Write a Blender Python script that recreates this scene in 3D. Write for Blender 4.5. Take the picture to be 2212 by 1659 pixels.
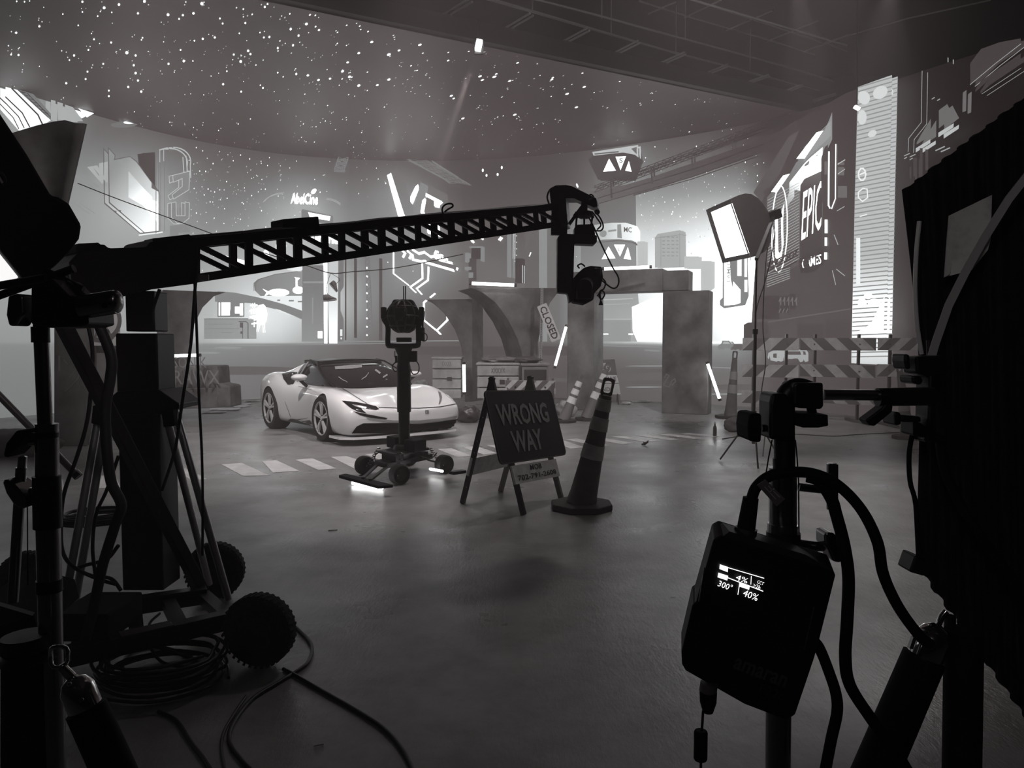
import bpy, bmesh, math, random
from math import pi, sin, cos, tan, atan2, atan, radians as R, sqrt, hypot
from mathutils import Vector as V, Matrix, geometry
sc = bpy.context.scene
for o in list(bpy.data.objects): bpy.data.objects.remove(o)
COL = sc.collection
rnd = random.Random(7)
# ------------------------------------------------------------------ camera
FPX, HC, PITCH = 1620.0, 1.47, atan(89.5/1620.0)
cd = bpy.data.cameras.new('camera'); cam = bpy.data.objects.new('camera', cd); COL.objects.link(cam)
cd.sensor_fit = 'HORIZONTAL'; cd.sensor_width = 36; cd.lens = 36*FPX/2212; cd.clip_end = 200; cd.clip_start = .02
cam.location = (0, 0, HC); cam.rotation_euler = (pi/2-PITCH, 0, 0); sc.camera = cam
# ------------------------------------------------------------------ world, exposure
w = bpy.data.worlds.new('world'); sc.world = w; w.use_nodes = True
w.node_tree.nodes['Background'].inputs[0].default_value = (.006, .004, .004, 1)
w.node_tree.nodes['Background'].inputs[1].default_value = 1
vs = sc.view_settings; vs.view_transform = 'Standard'; vs.look = 'None'; vs.exposure = 0; vs.gamma = 1; vs.use_curve_mapping = False
cy = sc.cycles; cy.use_light_tree = False; cy.use_denoising = True; cy.max_bounces = 6; cy.diffuse_bounces = 3; cy.glossy_bounces = 3
cy.transmission_bounces = 4; cy.volume_bounces = 0; cy.transparent_max_bounces = 8
cy.sample_clamp_indirect = 4; cy.caustics_reflective = False; cy.caustics_refractive = False

def lamp(kind, name, loc, energy, color=(1, .89, .885), rot=None, **kw):
    ld = bpy.data.lights.new(name, kind); ld.energy = energy; ld.color = color
    for k, v in kw.items(): setattr(ld, k, v)
    o = bpy.data.objects.new(name, ld); COL.objects.link(o); o.location = loc
    if rot is not None: o.rotation_euler = rot
    return o
def aim(o, target):
    o.rotation_euler = (V(target)-o.location).to_track_quat('-Z', 'Y').to_euler()
# unseen ceiling spots: some for the floor's light pools, others added for brightness
for (lx, ly, lz, tx, ty, tz, e, sz) in ((-.9, 9.2, 8.9, -1.25, 6.6, 0, 1500, .26), (4.2, 10.5, 9.2, 3.7, 7.9, 0, 1200, .42), (-4.5, 8.5, 8.4, -3.1, 8.2, 0, 1300, .5),
        (-3.5, 4.0, 8.8, -3.0, 13.5, .8, 4300, .80), (3.5, 4.5, 8.8, 3.2, 15, 1.2, 3600, .8), (0, 9.0, 9.2, -1.6, 11.5, 0, 2000, .9), (2.2, 10.4, 9.2, 1.6, 7.0, 0, 620, 1.0), (-.6, 9.4, 9.2, -.8, 6.4, 0, 90, .9)):
    l = lamp('SPOT', 'studio_spot', (lx, ly, lz), e, spot_size=sz, spot_blend=1.0, shadow_soft_size=.3); aim(l, (tx, ty, tz))

l = lamp('SPOT', 'added_grid_fill', (.5, 3.0, 3.4), 700, spot_size=1.0, spot_blend=1.0, shadow_soft_size=.3); aim(l, (3.0, 11.5, 8.4))  # unseen lamp added to brighten the hanging pipes
l = lamp('SPOT', 'added_fill', (-1.3, -2.2, 3.0), 40, spot_size=.75, spot_blend=1.0, shadow_soft_size=.3); aim(l, (1.15, 1.5, 1.75))  # unseen lamp added behind the camera to lift strap and window patch
l = lamp('SPOT', 'added_fill', (2.5, -.6, 3.4), 150, spot_size=.42, spot_blend=1.0, shadow_soft_size=.3); aim(l, (-1.25, 2.1, 2.05))  # second unseen lamp, added to brighten the cloth flap at upper left
# ------------------------------------------------------------------ pixel rays into the world
def ray(px, py):
    a, b = (px-1106)/FPX, (829.5-py)/FPX
    return V((a, b*sin(PITCH)+cos(PITCH), b*cos(PITCH)-sin(PITCH)))
def P(px, py, y):                       # point at distance y in front of the camera position
    d = ray(px, py); t = y/d.y; return V((d.x*t, y, HC+d.z*t))
def Z(px, py, z=0.0):                   # point at height z
    d = ray(px, py); t = (z-HC)/d.z; return V((d.x*t, d.y*t, z))
def S(px, y): return px*y/FPX           # size in metres of px pixels at distance y

# ------------------------------------------------------------------ materials
def g(v, a=1.0, kk=.26):                        # sRGB grey level to the warm-toned linear grey of the picture
    l = (max(v, 0)/255.0)**2.2; t = min(1, max(0, (150-v)/150.0)); k = 1-kk*t
    return (l, l*k, l*k, a)
_m = {}
def mat(name, v=60, rough=.5, metal=0.0, emit=None, noise=0.0, nscale=6.0, bump=0.0, spec=.5, coat=0.0, alpha=None):
    if name in _m: return _m[name]
    m = bpy.data.materials.new(name); m.use_nodes = True; nt = m.node_tree; b = nt.nodes['Principled BSDF']
    c = g(v); b.inputs['Base Color'].default_value = c; b.inputs['Roughness'].default_value = rough
    b.inputs['Metallic'].default_value = metal; b.inputs['Specular IOR Level'].default_value = spec
    if coat: b.inputs['Coat Weight'].default_value = coat; b.inputs['Coat Roughness'].default_value = .05
    if emit is not None:
        b.inputs['Emission Color'].default_value = (1, .985, .98, 1); b.inputs['Emission Strength'].default_value = emit
    if noise or bump:
        tc = nt.nodes.new('ShaderNodeTexCoord'); n = nt.nodes.new('ShaderNodeTexNoise')
        n.inputs['Scale'].default_value = nscale; n.inputs['Detail'].default_value = 6; n.inputs['Roughness'].default_value = .62
        nt.links.new(tc.outputs['Object'], n.inputs['Vector'])
        if noise:
            r = nt.nodes.new('ShaderNodeValToRGB'); r.color_ramp.elements[0].position = .32; r.color_ramp.elements[1].position = .7
            r.color_ramp.elements[0].color = g(v*(1-noise)); r.color_ramp.elements[1].color = g(v*(1+noise))
            nt.links.new(n.outputs[0], r.inputs[0]); nt.links.new(r.outputs[0], b.inputs['Base Color'])
        if bump:
            bp = nt.nodes.new('ShaderNodeBump'); bp.inputs['Strength'].default_value = bump; bp.inputs['Distance'].default_value = .02
            nt.links.new(n.outputs[0], bp.inputs['Height']); nt.links.new(bp.outputs[0], b.inputs['Normal'])
    if alpha is not None: b.inputs['Alpha'].default_value = alpha
    _m[name] = m; return m
def screen_mat(big=False):
    key = 'screen%d' % big
    if key in _m: return _m[key]
    m = bpy.data.materials.new('screen_picture'); m.use_nodes = True; nt = m.node_tree; b = nt.nodes['Principled BSDF']
    b.inputs['Base Color'].default_value = (.012, .01, .01, 1); b.inputs['Roughness'].default_value = .45
    a = nt.nodes.new('ShaderNodeAttribute'); a.attribute_name = 'picture'
    nt.links.new(a.outputs['Color'], b.inputs['Emission Color']); b.inputs['Emission Strength'].default_value = 1.0
    if not big: m.cycles.emission_sampling = 'NONE'
    _m[key] = m; return m

# ------------------------------------------------------------------ objects
def tag(o, label=None, cat=None, group=None, kind=None):
    if label: o['label'] = label
    if cat: o['category'] = cat
    if group: o['group'] = group
    if kind: o['kind'] = kind
    return o
def thing(name, label, cat, loc=(0, 0, 0), rz=0.0, group=None):
    o = bpy.data.objects.new(name, None); COL.objects.link(o); o.location = loc; o.rotation_euler = (0, 0, rz)
    o.empty_display_size = .1
    bpy.context.view_layer.update()
    return tag(o, label, cat, group)
def link(name, me, m, parent=None):
    o = bpy.data.objects.new(name, me); COL.objects.link(o)
    if m: me.materials.append(m)
    if parent:
        o.parent = parent
    return o
def copy_tree(o, parent=None):
    c = o.copy(); COL.objects.link(c); c.parent = parent
    for ch in list(o.children): copy_tree(ch, c)
    return c

def frame_z(d, up=V((0, 0, 1))):        # rotation whose z axis is d
    d = V(d).normalized()
    if abs(d.dot(up)) > .999: up = V((0, 1, 0))
    x = up.cross(d).normalized(); y = d.cross(x)
    return Matrix((x, y, d)).transposed()
class MB:
    """collects shapes; coordinates are world ones, build(parent) turns them into the parent's frame"""
    def __init__(s): s.v, s.f = [], []
    def add(s, vs, fs):
        n = len(s.v); s.v += [V(v) for v in vs]; s.f += [tuple(n+i for i in f) for f in fs]; return s
    def box(s, c, size, rot=None):
        c = V(c); hx, hy, hz = size[0]/2, size[1]/2, size[2]/2
        M = rot if rot is not None else Matrix.Identity(3)
        vs = [c+M@V((x*hx, y*hy, z*hz)) for x in (-1, 1) for y in (-1, 1) for z in (-1, 1)]
        return s.add(vs, [(0, 1, 3, 2), (4, 6, 7, 5), (0, 4, 5, 1), (2, 3, 7, 6), (0, 2, 6, 4), (1, 5, 7, 3)])
    def bar(s, p, q, a, b=None, up=V((0, 0, 1))):       # square section rod from p to q: a across, b along up
        p, q = V(p), V(q); b = b or a; M = frame_z(q-p, up)
        return s.box((p+q)/2, (a, b, (q-p).length), M)
    def rings(s, rs, closed=False, cap=True):
        n = len(rs[0]); k = len(rs); vs = [v for r in rs for v in r]; fs = []
        for i in range(k if closed else k-1):
            a, b = i*n, ((i+1) % k)*n
            for j in range(n): fs.append((a+j, a+(j+1) % n, b+(j+1) % n, b+j))
        if cap and not closed: fs += [tuple(range(n))[::-1], tuple(range((k-1)*n, k*n))]
        return s.add(vs, fs)
    def cyl(s, p, q, r, r2=None, n=16):
        p, q = V(p), V(q); r2 = r if r2 is None else r2; M = frame_z(q-p)
        return s.rings([[c+M@V((cos(2*pi*i/n)*k, sin(2*pi*i/n)*k, 0)) for i in range(n)] for c, k in ((p, r), (q, r2))])
    def lathe(s, prof, o, axis=(0, 0, 1), n=24, up=V((0, 0, 1)), cap=True):   # prof: (radius, height)
        M = frame_z(axis, up); o = V(o)
        return s.rings([[o+M@V((cos(2*pi*i/n)*max(r, 1e-4), sin(2*pi*i/n)*max(r, 1e-4), h)) for i in range(n)] for r, h in prof], cap=cap)
    def tube(s, pts, r, n=8, smooth=0, closed=False):
        pts = [V(p) for p in pts]
        if smooth: pts = spline(pts, smooth, closed)
        rs = []; up = None; k = len(pts)
        for i, p in enumerate(pts):
            a = pts[i-1] if (i or closed) else p; b = pts[(i+1) % k] if (i < k-1 or closed) else p
            d = (b-a)
            if d.length < 1e-7: d = V((0, 0, 1))
            d.normalize()
            if up is None: up = V((0, 0, 1)) if abs(d.z) < .9 else V((1, 0, 0))
            x = up-d*up.dot(d)
            if x.length < 1e-5: x = d.orthogonal()
            x.normalize(); up = x; y = d.cross(x)
            rr = r[i] if isinstance(r, (list, tuple)) else r
            rs.append([p+(x*cos(2*pi*j/n)+y*sin(2*pi*j/n))*rr for j in range(n)])
        return s.rings(rs, closed)
    def prism(s, poly, M, o, depth):     # poly in the xy plane of M at o, extruded along M's z both ways
        o = V(o); n = len(poly); a = [o+M@V((x, y, -depth/2)) for x, y in poly]; b = [o+M@V((x, y, depth/2)) for x, y in poly]
        tris = geometry.tessellate_polygon([[V((x, y, 0)) for x, y in poly]])
        fs = [tuple(t) for t in tris]+[tuple(n+i for i in t)[::-1] for t in tris]
        fs += [(i, (i+1) % n, n+(i+1) % n, n+i) for i in range(n)]
        return s.add(a+b, fs)
    def ball(s, c, r, n=14, sc3=(1, 1, 1), M=None):
        M = M or Matrix.Identity(3); c = V(c); rs = []
        for i in range(1, n//2):
            t = pi*i/(n//2); rs.append([c+M@V((sin(t)*cos(2*pi*j/n)*r*sc3[0], sin(t)*sin(2*pi*j/n)*r*sc3[1], cos(t)*r*sc3[2])) for j in range(n)])
        return s.rings(rs)
    def build(s, name, m, parent=None, smooth=None, bevel=0, kind=None, label=None, seg=2):
        me = bpy.data.meshes.new(name); vs = s.v
        if parent:
            I = parent.matrix_world.inverted(); vs = [I@v for v in vs]
        me.from_pydata([tuple(v) for v in vs], [], s.f); me.validate()
        b = bmesh.new(); b.from_mesh(me); bmesh.ops.recalc_face_normals(b, faces=b.faces[:]); b.to_mesh(me); b.free()
        if smooth is not None:
            me.shade_smooth(); me.set_sharp_from_angle(angle=R(smooth))
        o = link(name, me, m, parent)
        if bevel:
            bv = o.modifiers.new('edge', 'BEVEL'); bv.width = bevel; bv.segments = seg; bv.limit_method = 'ANGLE'; bv.angle_limit = R(40)
        if kind: o['kind'] = kind
        if label: o['label'] = label
        bpy.context.view_layer.update()
        return o
def spline(pts, k=6, closed=False):
    pts = [V(p) for p in pts]; n = len(pts); out = []
    for i in range(n if closed else n-1):
        p0 = pts[(i-1) % n] if (i or closed) else pts[0]*2-pts[1]
        p1, p2 = pts[i], pts[(i+1) % n]; p3 = pts[(i+2) % n] if (i+2 < n or closed) else p2*2-p1
        for j in range(k):
            t = j/k; out.append(.5*((2*p1)+(p2-p0)*t+(2*p0-5*p1+4*p2-p3)*t*t+(3*p1-p0-3*p2+p3)*t**3))
    if not closed: out.append(pts[-1])
    return out
def rrect(w, h, r, n=4):
    out = []
    for cx, cy, a in ((w/2-r, h/2-r, 0), (-w/2+r, h/2-r, 90), (-w/2+r, -h/2+r, 180), (w/2-r, -h/2+r, 270)):
        for i in range(n+1):
            t = R(a+90*i/n); out.append((cx+r*cos(t), cy+r*sin(t)))
    return out
def text_faces(body, size=1.0, bold=0.0, spacing=1.0, align='CENTER'):
    """letters as faces in the xy plane: (verts2d, faces); cap height is about 0.73*size"""
    cu = bpy.data.curves.new('t', 'FONT'); cu.body = body; cu.size = size; cu.align_x = align; cu.align_y = 'CENTER'
    cu.offset = bold; cu.space_character = spacing; cu.resolution_u = 2; cu.fill_mode = 'FRONT'
    o = bpy.data.objects.new('t', cu); COL.objects.link(o)
    me = bpy.data.meshes.new_from_object(o.evaluated_get(bpy.context.evaluated_depsgraph_get()))
    vs = [(v.co.x, v.co.y) for v in me.vertices]; fs = [tuple(p.vertices) for p in me.polygons]
    bpy.data.objects.remove(o); bpy.data.curves.remove(cu); bpy.data.meshes.remove(me)
    return vs, fs
def lettering(parent, body, M, o, w=None, h=None, m=None, bold=0.0, spacing=1.0, lift=.002, name='lettering', thick=.001, label=None):
    """text on a plane (M's z is its normal), scaled to width w and height h"""
    vs, fs = text_faces(body, 1.0, bold, spacing)
    xs = [v[0] for v in vs]; ys = [v[1] for v in vs]; cx, cyy = (max(xs)+min(xs))/2, (max(ys)+min(ys))/2
    sx = w/(max(xs)-min(xs)) if w else None; sy = h/(max(ys)-min(ys)) if h else None
    sx = sx or sy; sy = sy or sx; o = V(o)
    mb = MB(); mb.add([o+M@V(((x-cx)*sx, (y-cyy)*sy, lift)) for x, y in vs], fs)
    return mb.build(name, m, parent, label=label)

# ------------------------------------------------------------------ LED wall: plan curve of the curved screen, 6.4 m high
WH = 6.4
top = [(0, 188), (95, 215), (190, 245), (400, 310), (560, 333), (720, 345), (860, 350), (1000, 350), (1140, 342), (1290, 325), (1420, 305), (1560, 280), (1660, 262), (1740, 242), (1840, 207), (1950, 165), (2080, 123), (2212, 85)]
plan = [Z(x, y, WH) for x, y in top]; plan = [V((p.x, p.y, 0)) for p in plan]
d0 = (plan[0]-plan[2]).normalized(); d1 = (plan[-1]-plan[-3]).normalized()
plan = [plan[0]+d0*7, plan[0]+d0*3]+plan+[plan[-1]+d1*3, plan[-1]+d1*7]
for _ in range(2):
    plan = [plan[0]]+[(plan[i-1]+plan[i]*2+plan[i+1])/4 for i in range(1, len(plan)-1)]+[plan[-1]]
WL = spline(plan, 4)
WN = []
for i in range(len(WL)):
    d = (WL[min(i+1, len(WL)-1)]-WL[max(i-1, 0)]).normalized(); WN.append(V((d.y, -d.x, 0)))
    if WN[-1].dot(V((0, 9, 0))-WL[i]) < 0: WN[-1] = -WN[-1]
def wall_hit(px, py, off=0.0):
    d = ray(px, py)
    for i in range(len(WL)-1):
        a, b = WL[i], WL[i+1]; ex, ey = b.x-a.x, b.y-a.y
        den = d.x*ey-d.y*ex
        if abs(den) < 1e-9: continue
        t = (a.x*ey-a.y*ex)/den; s = (a.x*d.y-a.y*d.x)/den
        if t > 0 and -1e-6 <= s <= 1+1e-6:
            n = WN[i].lerp(WN[i+1], s)
            return V((d.x*t, d.y*t, HC+d.z*t))+n*off
    return None
def pix(p):
    r = V(p)-V((0, 0, HC)); z = r.y*cos(PITCH)-r.z*sin(PITCH); u = r.y*sin(PITCH)+r.z*cos(PITCH)
    return 1106+FPX*r.x/z, 829.5-FPX*u/z
GX = [0, 200, 400, 600, 800, 1000, 1200, 1300, 1400, 1500, 1600, 1680, 1800, 2000, 2212]
GY = [200, 300, 400, 500, 600, 700, 738, 746, 800, 900]
GV = [[120, 105, 95, 88, 84, 80, 80, 85, 92, 82, 68, 60, 52, 48, 44],
      [150, 118, 98, 92, 86, 80, 82, 92, 104, 98, 82, 70, 56, 52, 48],
      [158, 132, 112, 104, 98, 88, 92, 112, 138, 150, 150, 90, 66, 56, 52],
      [165, 150, 132, 122, 112, 98, 105, 150, 185, 210, 235, 110, 72, 60, 56],
      [170, 165, 158, 160, 122, 104, 118, 180, 225, 270, 320, 130, 80, 64, 58],
      [165, 168, 178, 185, 122, 98, 125, 185, 240, 330, 380, 130, 84, 66, 58],
      [160, 165, 176, 176, 116, 96, 122, 170, 230, 330, 350, 120, 84, 66, 58],
      [128, 128, 130, 122, 100, 90, 98, 116, 128, 150, 150, 108, 90, 70, 60],
      [122, 122, 116, 106, 92, 86, 90, 98, 104, 112, 114, 100, 92, 76, 64],
      [118, 118, 108, 100, 88, 84, 88, 94, 98, 104, 104, 98, 94, 80, 70]]
for j in range(len(GY)):
    for i in range(len(GX)):
        if GX[i] <= 700 and GY[j] >= 400: GV[j][i] *= 1.12
        if GY[j] >= 746: GV[j][i] *= 1.13
        if 1300 <= GX[i] <= 1600 and 500 <= GY[j] <= 738: GV[j][i] *= 1.2
        if GX[i] >= 1680: GV[j][i] *= .84
GLOW = [(657, 470, 60, 75), (590, 620, 110, 60), (715, 650, 48, 70), (862, 440, 62, 60), (930, 565, 60, 34), (1345, 360, 42, 40), (290, 430, 80, 60), (1330, 530, 70, 45), (1560, 600, 110, 60), (60, 240, 70, 60), (880, 610, 50, 22), (1080, 590, 60, 14), (560, 690, 50, 40)]
def base_v(px, py):
    return grid_v(px, py)+(sum(a*math.exp(-((px-x)**2+(py-y)**2)/(2*s*s)) for x, y, s, a in GLOW) if py < 742 else 0)
def grid_v(px, py):
    x = min(max(px, GX[0]), GX[-1]); y = min(max(py, GY[0]), GY[-1])
    i = max(k for k in range(len(GX)-1) if GX[k] <= x or k == 0); j = max(k for k in range(len(GY)-1) if GY[k] <= y or k == 0)
    u = (x-GX[i])/(GX[i+1]-GX[i]); t = (y-GY[j])/(GY[j+1]-GY[j])
    return (GV[j][i]*(1-u)+GV[j][i+1]*u)*(1-t)+(GV[j+1][i]*(1-u)+GV[j+1][i+1]*u)*t
HZ = 0.80                                # how much of the screen's own light the haze lets through, set by eye
def scr(v):
    c = g(v, 1, .5); return (c[0]*HZ, c[1]*HZ, c[2]*HZ, 1)
def paint(me, f):
    a = me.color_attributes.new('picture', 'FLOAT_COLOR', 'POINT')
    for i, v in enumerate(me.vertices): a.data[i].color = f(i, v)
led = thing('led_wall', 'tall curved video wall showing a foggy neon city at night', 'video wall', (0, 18, 0))
def led_surface():
    zs = [0, .25, .5, .75, 1, 1.15, 1.25, 1.32, 1.38, 1.43, 1.47, 1.5, 1.6, 1.8, 2.1, 2.4, 2.7, 3, 3.3, 3.6, 4, 4.3, 4.6, 5, 5.5, 6, WH]
    vs, fs, cols = [], [], []
    for p in WL:
        for z in zs: vs.append(V((p.x, p.y, z)))
    n = len(zs)
    for i in range(len(WL)-1):
        for j in range(n-1): fs.append((i*n+j, (i+1)*n+j, (i+1)*n+j+1, i*n+j+1))
    me = bpy.data.meshes.new('display_surface'); me.from_pydata([tuple(v-led.location) for v in vs], [], fs); me.validate()
    def f(i, v):
        px, py = pix(vs[i]); return scr(base_v(px, py))
    paint(me, f); link('display_surface', me, screen_mat(True), led)
    mb = MB()                             # the cabinets behind the panels give the wall its thickness
    for i in range(0, len(WL)-1):
        a, b = WL[i]-WN[i]*.16, WL[i+1]-WN[i+1]*.16
        mb.bar(a+V((0, 0, WH/2)), b+V((0, 0, WH/2)), .28, WH)
    mb.build('panel_cabinets', mat('panel_back', 28, .6), led)
led_surface()
_lay = [0]
def disp(name, polys, val, layer=None, faces=None, label=None, step=24, parent=None):
    """part of the picture on the wall: polys = outlines (picture pixels), faces = ready 2D faces; val = grey or f(px,py)"""
    _lay[0] += 1; off = .004+.0011*(_lay[0] if layer is None else layer)
    b = bmesh.new()
    def poly(pl):
        tri = geometry.tessellate_polygon([[V((x, y, 0)) for x, y in pl]])
        vv = [b.verts.new((x, y, 0)) for x, y in pl]
        for t in tri:
            try: b.faces.new([vv[i] for i in t])
            except ValueError: pass
    for pl in polys or []: poly(pl)
    if faces:
        vv = [b.verts.new((x, y, 0)) for x, y in faces[0]]
        for t in faces[1]:
            try: b.faces.new([vv[i] for i in t])
            except ValueError: pass
    xs = [v.co.x for v in b.verts]; ys = [v.co.y for v in b.verts]
    def cut(axis, c):
        co = V((c, 0, 0)) if axis == 0 else V((0, c, 0)); no = V((1, 0, 0)) if axis == 0 else V((0, 1, 0))
        bmesh.ops.bisect_plane(b, geom=b.verts[:]+b.edges[:]+b.faces[:], plane_co=co, plane_no=no, dist=1e-5)
    c = math.floor(min(xs)/step)*step+step
    while c < max(xs): cut(0, c); c += step
    if callable(val):
        c = math.floor(min(ys)/step)*step+step
        while c < max(ys): cut(1, c); c += step
    vals = []
    for v in list(b.verts):
        px, py = v.co.x, v.co.y; h = wall_hit(px, py, off)
        if h.z > WH: h.z = WH
        if h.z < .003: h.z = .003
        vals.append(val(px, py) if callable(val) else val); v.co = h-led.location
    b.normal_update()
    for fc in b.faces:                      # face the room
        c = fc.calc_center_median()+led.location
        if fc.normal.dot(V((0, 9, 2))-c) < 0: fc.normal_flip()
    me = bpy.data.meshes.new(name); b.to_mesh(me); b.free()
    paint(me, lambda i, v: scr(vals[i]))
    o = link(name, me, screen_mat(), parent or led)
    if label: o['label'] = label
    return o
def ellipse(cx, cy, rx, ry, n=20, a0=0, a1=360, rot=0):
    out = []
    for i in range(n):
        t = R(a0+(a1-a0)*i/(n if a1-a0 >= 360 else n-1)); x, y = rx*cos(t), ry*sin(t)
        out.append((cx+x*cos(R(rot))-y*sin(R(rot)), cy+x*sin(R(rot))+y*cos(R(rot))))
    return out
def stroke(pts, w, closed=False):        # polyline of width w as quads
    out = []; n = len(pts)
    for i in range(n if closed else n-1):
        (x0, y0), (x1, y1) = pts[i], pts[(i+1) % n]; L = hypot(x1-x0, y1-y0) or 1
        nx, ny = -(y1-y0)/L*w/2, (x1-x0)/L*w/2; ex, ey = (x1-x0)/L*w*.4, (y1-y0)/L*w*.4
        out.append([(x0+nx-ex, y0+ny-ey), (x1+nx+ex, y1+ny+ey), (x1-nx+ex, y1-ny+ey), (x0-nx-ex, y0-ny-ey)])
    return out
def disp_text(name, body, c, ux, uy, val, bold=0.0, spacing=1.0, label=None, layer=None):
    """text centred at pixel c; ux = pixel vector of its full width, uy = pixel vector of its full height (upwards)"""
    vs, fs = text_faces(body, 1.0, bold, spacing); xs = [v[0] for v in vs]; ys = [v[1] for v in vs]
    x0, x1, y0, y1 = min(xs), max(xs), min(ys), max(ys)
    out = []
    for x, y in vs:
        u = (x-x0)/(x1-x0)-.5; t = (y-y0)/(y1-y0)-.5
        out.append((c[0]+ux[0]*u+uy[0]*t, c[1]+ux[1]*u+uy[1]*t))
    return disp(name, None, val, faces=(out, fs), label=label, layer=layer)
def lin2(p0, v0, p1, v1):                # grey ramp between two pixels
    dx, dy = p1[0]-p0[0], p1[1]-p0[1]; L = dx*dx+dy*dy
    return lambda x, y: v0+(v1-v0)*min(1, max(0, ((x-p0[0])*dx+(y-p0[1])*dy)/L))
def rects(*rs): return [[(a, b), (c, b), (c, d), (a, d)] for a, b, c, d in rs]
def picture():
    D = disp
    # far left: the lit underside of a structure and a hanging hexagonal panel
    D('bright_skylight', [[(0, 190), (26, 197), (98, 262), (70, 280), (40, 282), (0, 236)]], 330)
    D('skylight_bars', stroke([(0, 212), (36, 246), (52, 276)], 2.5)+stroke([(0, 225), (28, 254), (40, 278)], 2)+stroke([(14, 194), (70, 250), (82, 275)], 3), 70)
    D('skylight_girder', [[(28, 196), (60, 205), (100, 250), (98, 262)]], 145)
    D('skylight_girder_lines', stroke([(34, 200), (92, 256)], 1.2)+stroke([(46, 203), (98, 256)], 1.2)+[stroke([(36+i*8, 201+i*7.4), (44+i*8, 203+i*7.4)], 1.2)[0] for i in range(7)], 60)
    D('lit_louvres', [[(98, 218), (108, 220), (110, 260), (98, 262)], [(112, 222), (124, 226), (122, 262), (113, 261)], [(128, 228), (146, 234), (168, 264), (132, 264)]], 210)
    D('bright_corner', [[(157, 236), (192, 247), (176, 256), (170, 250)]], 360)
    D('lens_glint', [ellipse(263, 270, 25, 6, 18)], 135); D('lens_glint_core', [ellipse(268, 267, 12, 3.5, 14)], 330)
    D('panel_frame', [[(222, 319), (239, 337), (237, 346), (270, 339), (285, 350), (335, 416), (335, 502), (302, 505), (224, 440)]], 120)
    D('hexagonal_panel', [[(224, 324), (237, 338), (235, 348), (270, 341), (284, 352), (333, 417), (333, 500), (302, 503), (226, 438)]], lin2((226, 380), 172, (330, 470), 330))
    D('panel_highlight', [[(267, 372), (300, 408), (332, 440), (332, 488), (300, 446), (267, 428)]], lin2((267, 400), 250, (330, 470), 480))
    D('panel_ledge', stroke([(300, 508), (341, 503)], 3), 300)
    D('lit_slats', [[(187, 361), (198, 359), (220, 392), (220, 398)], [(213, 353), (222, 351), (222, 397), (213, 386)]], 210)
    D('faint_streaks', stroke([(155, 395), (188, 415)], 2)+stroke([(160, 440), (192, 462)], 2)+stroke([(164, 380), (200, 405)], 4), 172)
    D('tower_edges', stroke([(327, 330), (327, 505)], 1.5)+stroke([(333, 330), (333, 420)], 1.2)+stroke([(346, 352), (346, 500)], 1), 135)
    D('tower_shadow', [[(296, 333), (325, 331), (325, 405), (300, 372)]], 82)
    # neon sign with stacked letters
    D('neon_arch', stroke([(344, 350), (344, 325)], 1.6)+stroke([(344, 324), (352, 322)], 3)+stroke([(356, 322), (362, 322)], 3)+stroke(ellipse(366, 352, 38, 31, 9, -90, 10), 2.6)+stroke([(403, 356), (404, 386)], 2.4)+stroke([(394, 340), (396, 372), (400, 372)], 2), 225)
    D('stacked_letters', [[(364, 381), (402, 372), (400, 412), (366, 432), (362, 423), (385, 405), (385, 388), (365, 396)], [(361, 440), (371, 438), (372, 468), (378, 468), (378, 450), (383, 450), (383, 468), (391, 468), (391, 438), (401, 440), (400, 473), (386, 484), (374, 484), (361, 471)], [(366, 488), (404, 485), (402, 502), (377, 503), (376, 512), (366, 512)]], 158)
    for pl in ([(364, 381), (402, 372), (400, 412), (366, 432), (362, 423), (385, 405), (385, 388), (365, 396)], [(361, 440), (371, 438), (372, 468), (391, 468), (391, 438), (401, 440), (400, 473), (386, 484), (374, 484), (361, 471)]):
        D('letter_outline', stroke(pl, 1.3, True), 240)
    # mid left: company sign, roof lines, lit hoarding
    disp_text('glowing_name_sign', 'AbelCine', (657, 431), (58, 3), (1, -22), 520, bold=.0)
    D('sign_leaf', [ellipse(677, 415, 6, 4, 12, rot=-30)], 480)
    D('roof_arcs', stroke(ellipse(612, 447, 47, 28, 10, 200, 268), 1.3)+stroke(ellipse(700, 455, 40, 24, 8, 278, 330), 1.3)+stroke([(634, 446), (690, 452)], 1), 210)
    D('hoarding', [[(651, 454), (719, 469), (719, 484), (651, 477)]], 150); D('hoarding_glow', [[(664, 461), (713, 470), (711, 479), (668, 473)]], 520)
    disp_text('broken_letters', 'unma', (703, 519), (62, 6), (0, -13), 480, bold=.03)
    D('lit_windows', [[(566, 548), (574, 536), (579, 560), (568, 556)], [(596, 528), (604, 531), (604, 545), (596, 544)], [(440, 543), (470, 551), (530, 566), (530, 572), (450, 549)]], 430)
    # big leaning letters
    D('letter_v_side', [[(846, 377), (855, 371), (870, 377), (896, 462), (874, 466)]], lin2((850, 380), 128, (880, 460), 150))
    D('letter_v_edge', [[(837, 382), (846, 377), (876, 470), (862, 472)]], 540)
    D('letter_v_arm', [[(911, 397), (926, 404), (912, 460), (893, 460)]], 158); D('letter_v_arm_edge', [[(888, 428), (899, 406), (905, 401), (905, 410), (892, 442), (888, 438)]], 520)
    D('letter_c', [[(933, 405), (968, 422), (968, 444), (926, 424)], [(924, 428), (940, 432), (938, 462), (918, 462)]], 128)
    D('letter_c_edge', [[(922, 420), (958, 438), (952, 443), (921, 427)], [(910, 462), (914, 436), (921, 430), (918, 462)], [(940, 432), (952, 440), (950, 450), (940, 448)], [(925, 486), (950, 487), (952, 512), (925, 505)]], 500)
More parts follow.
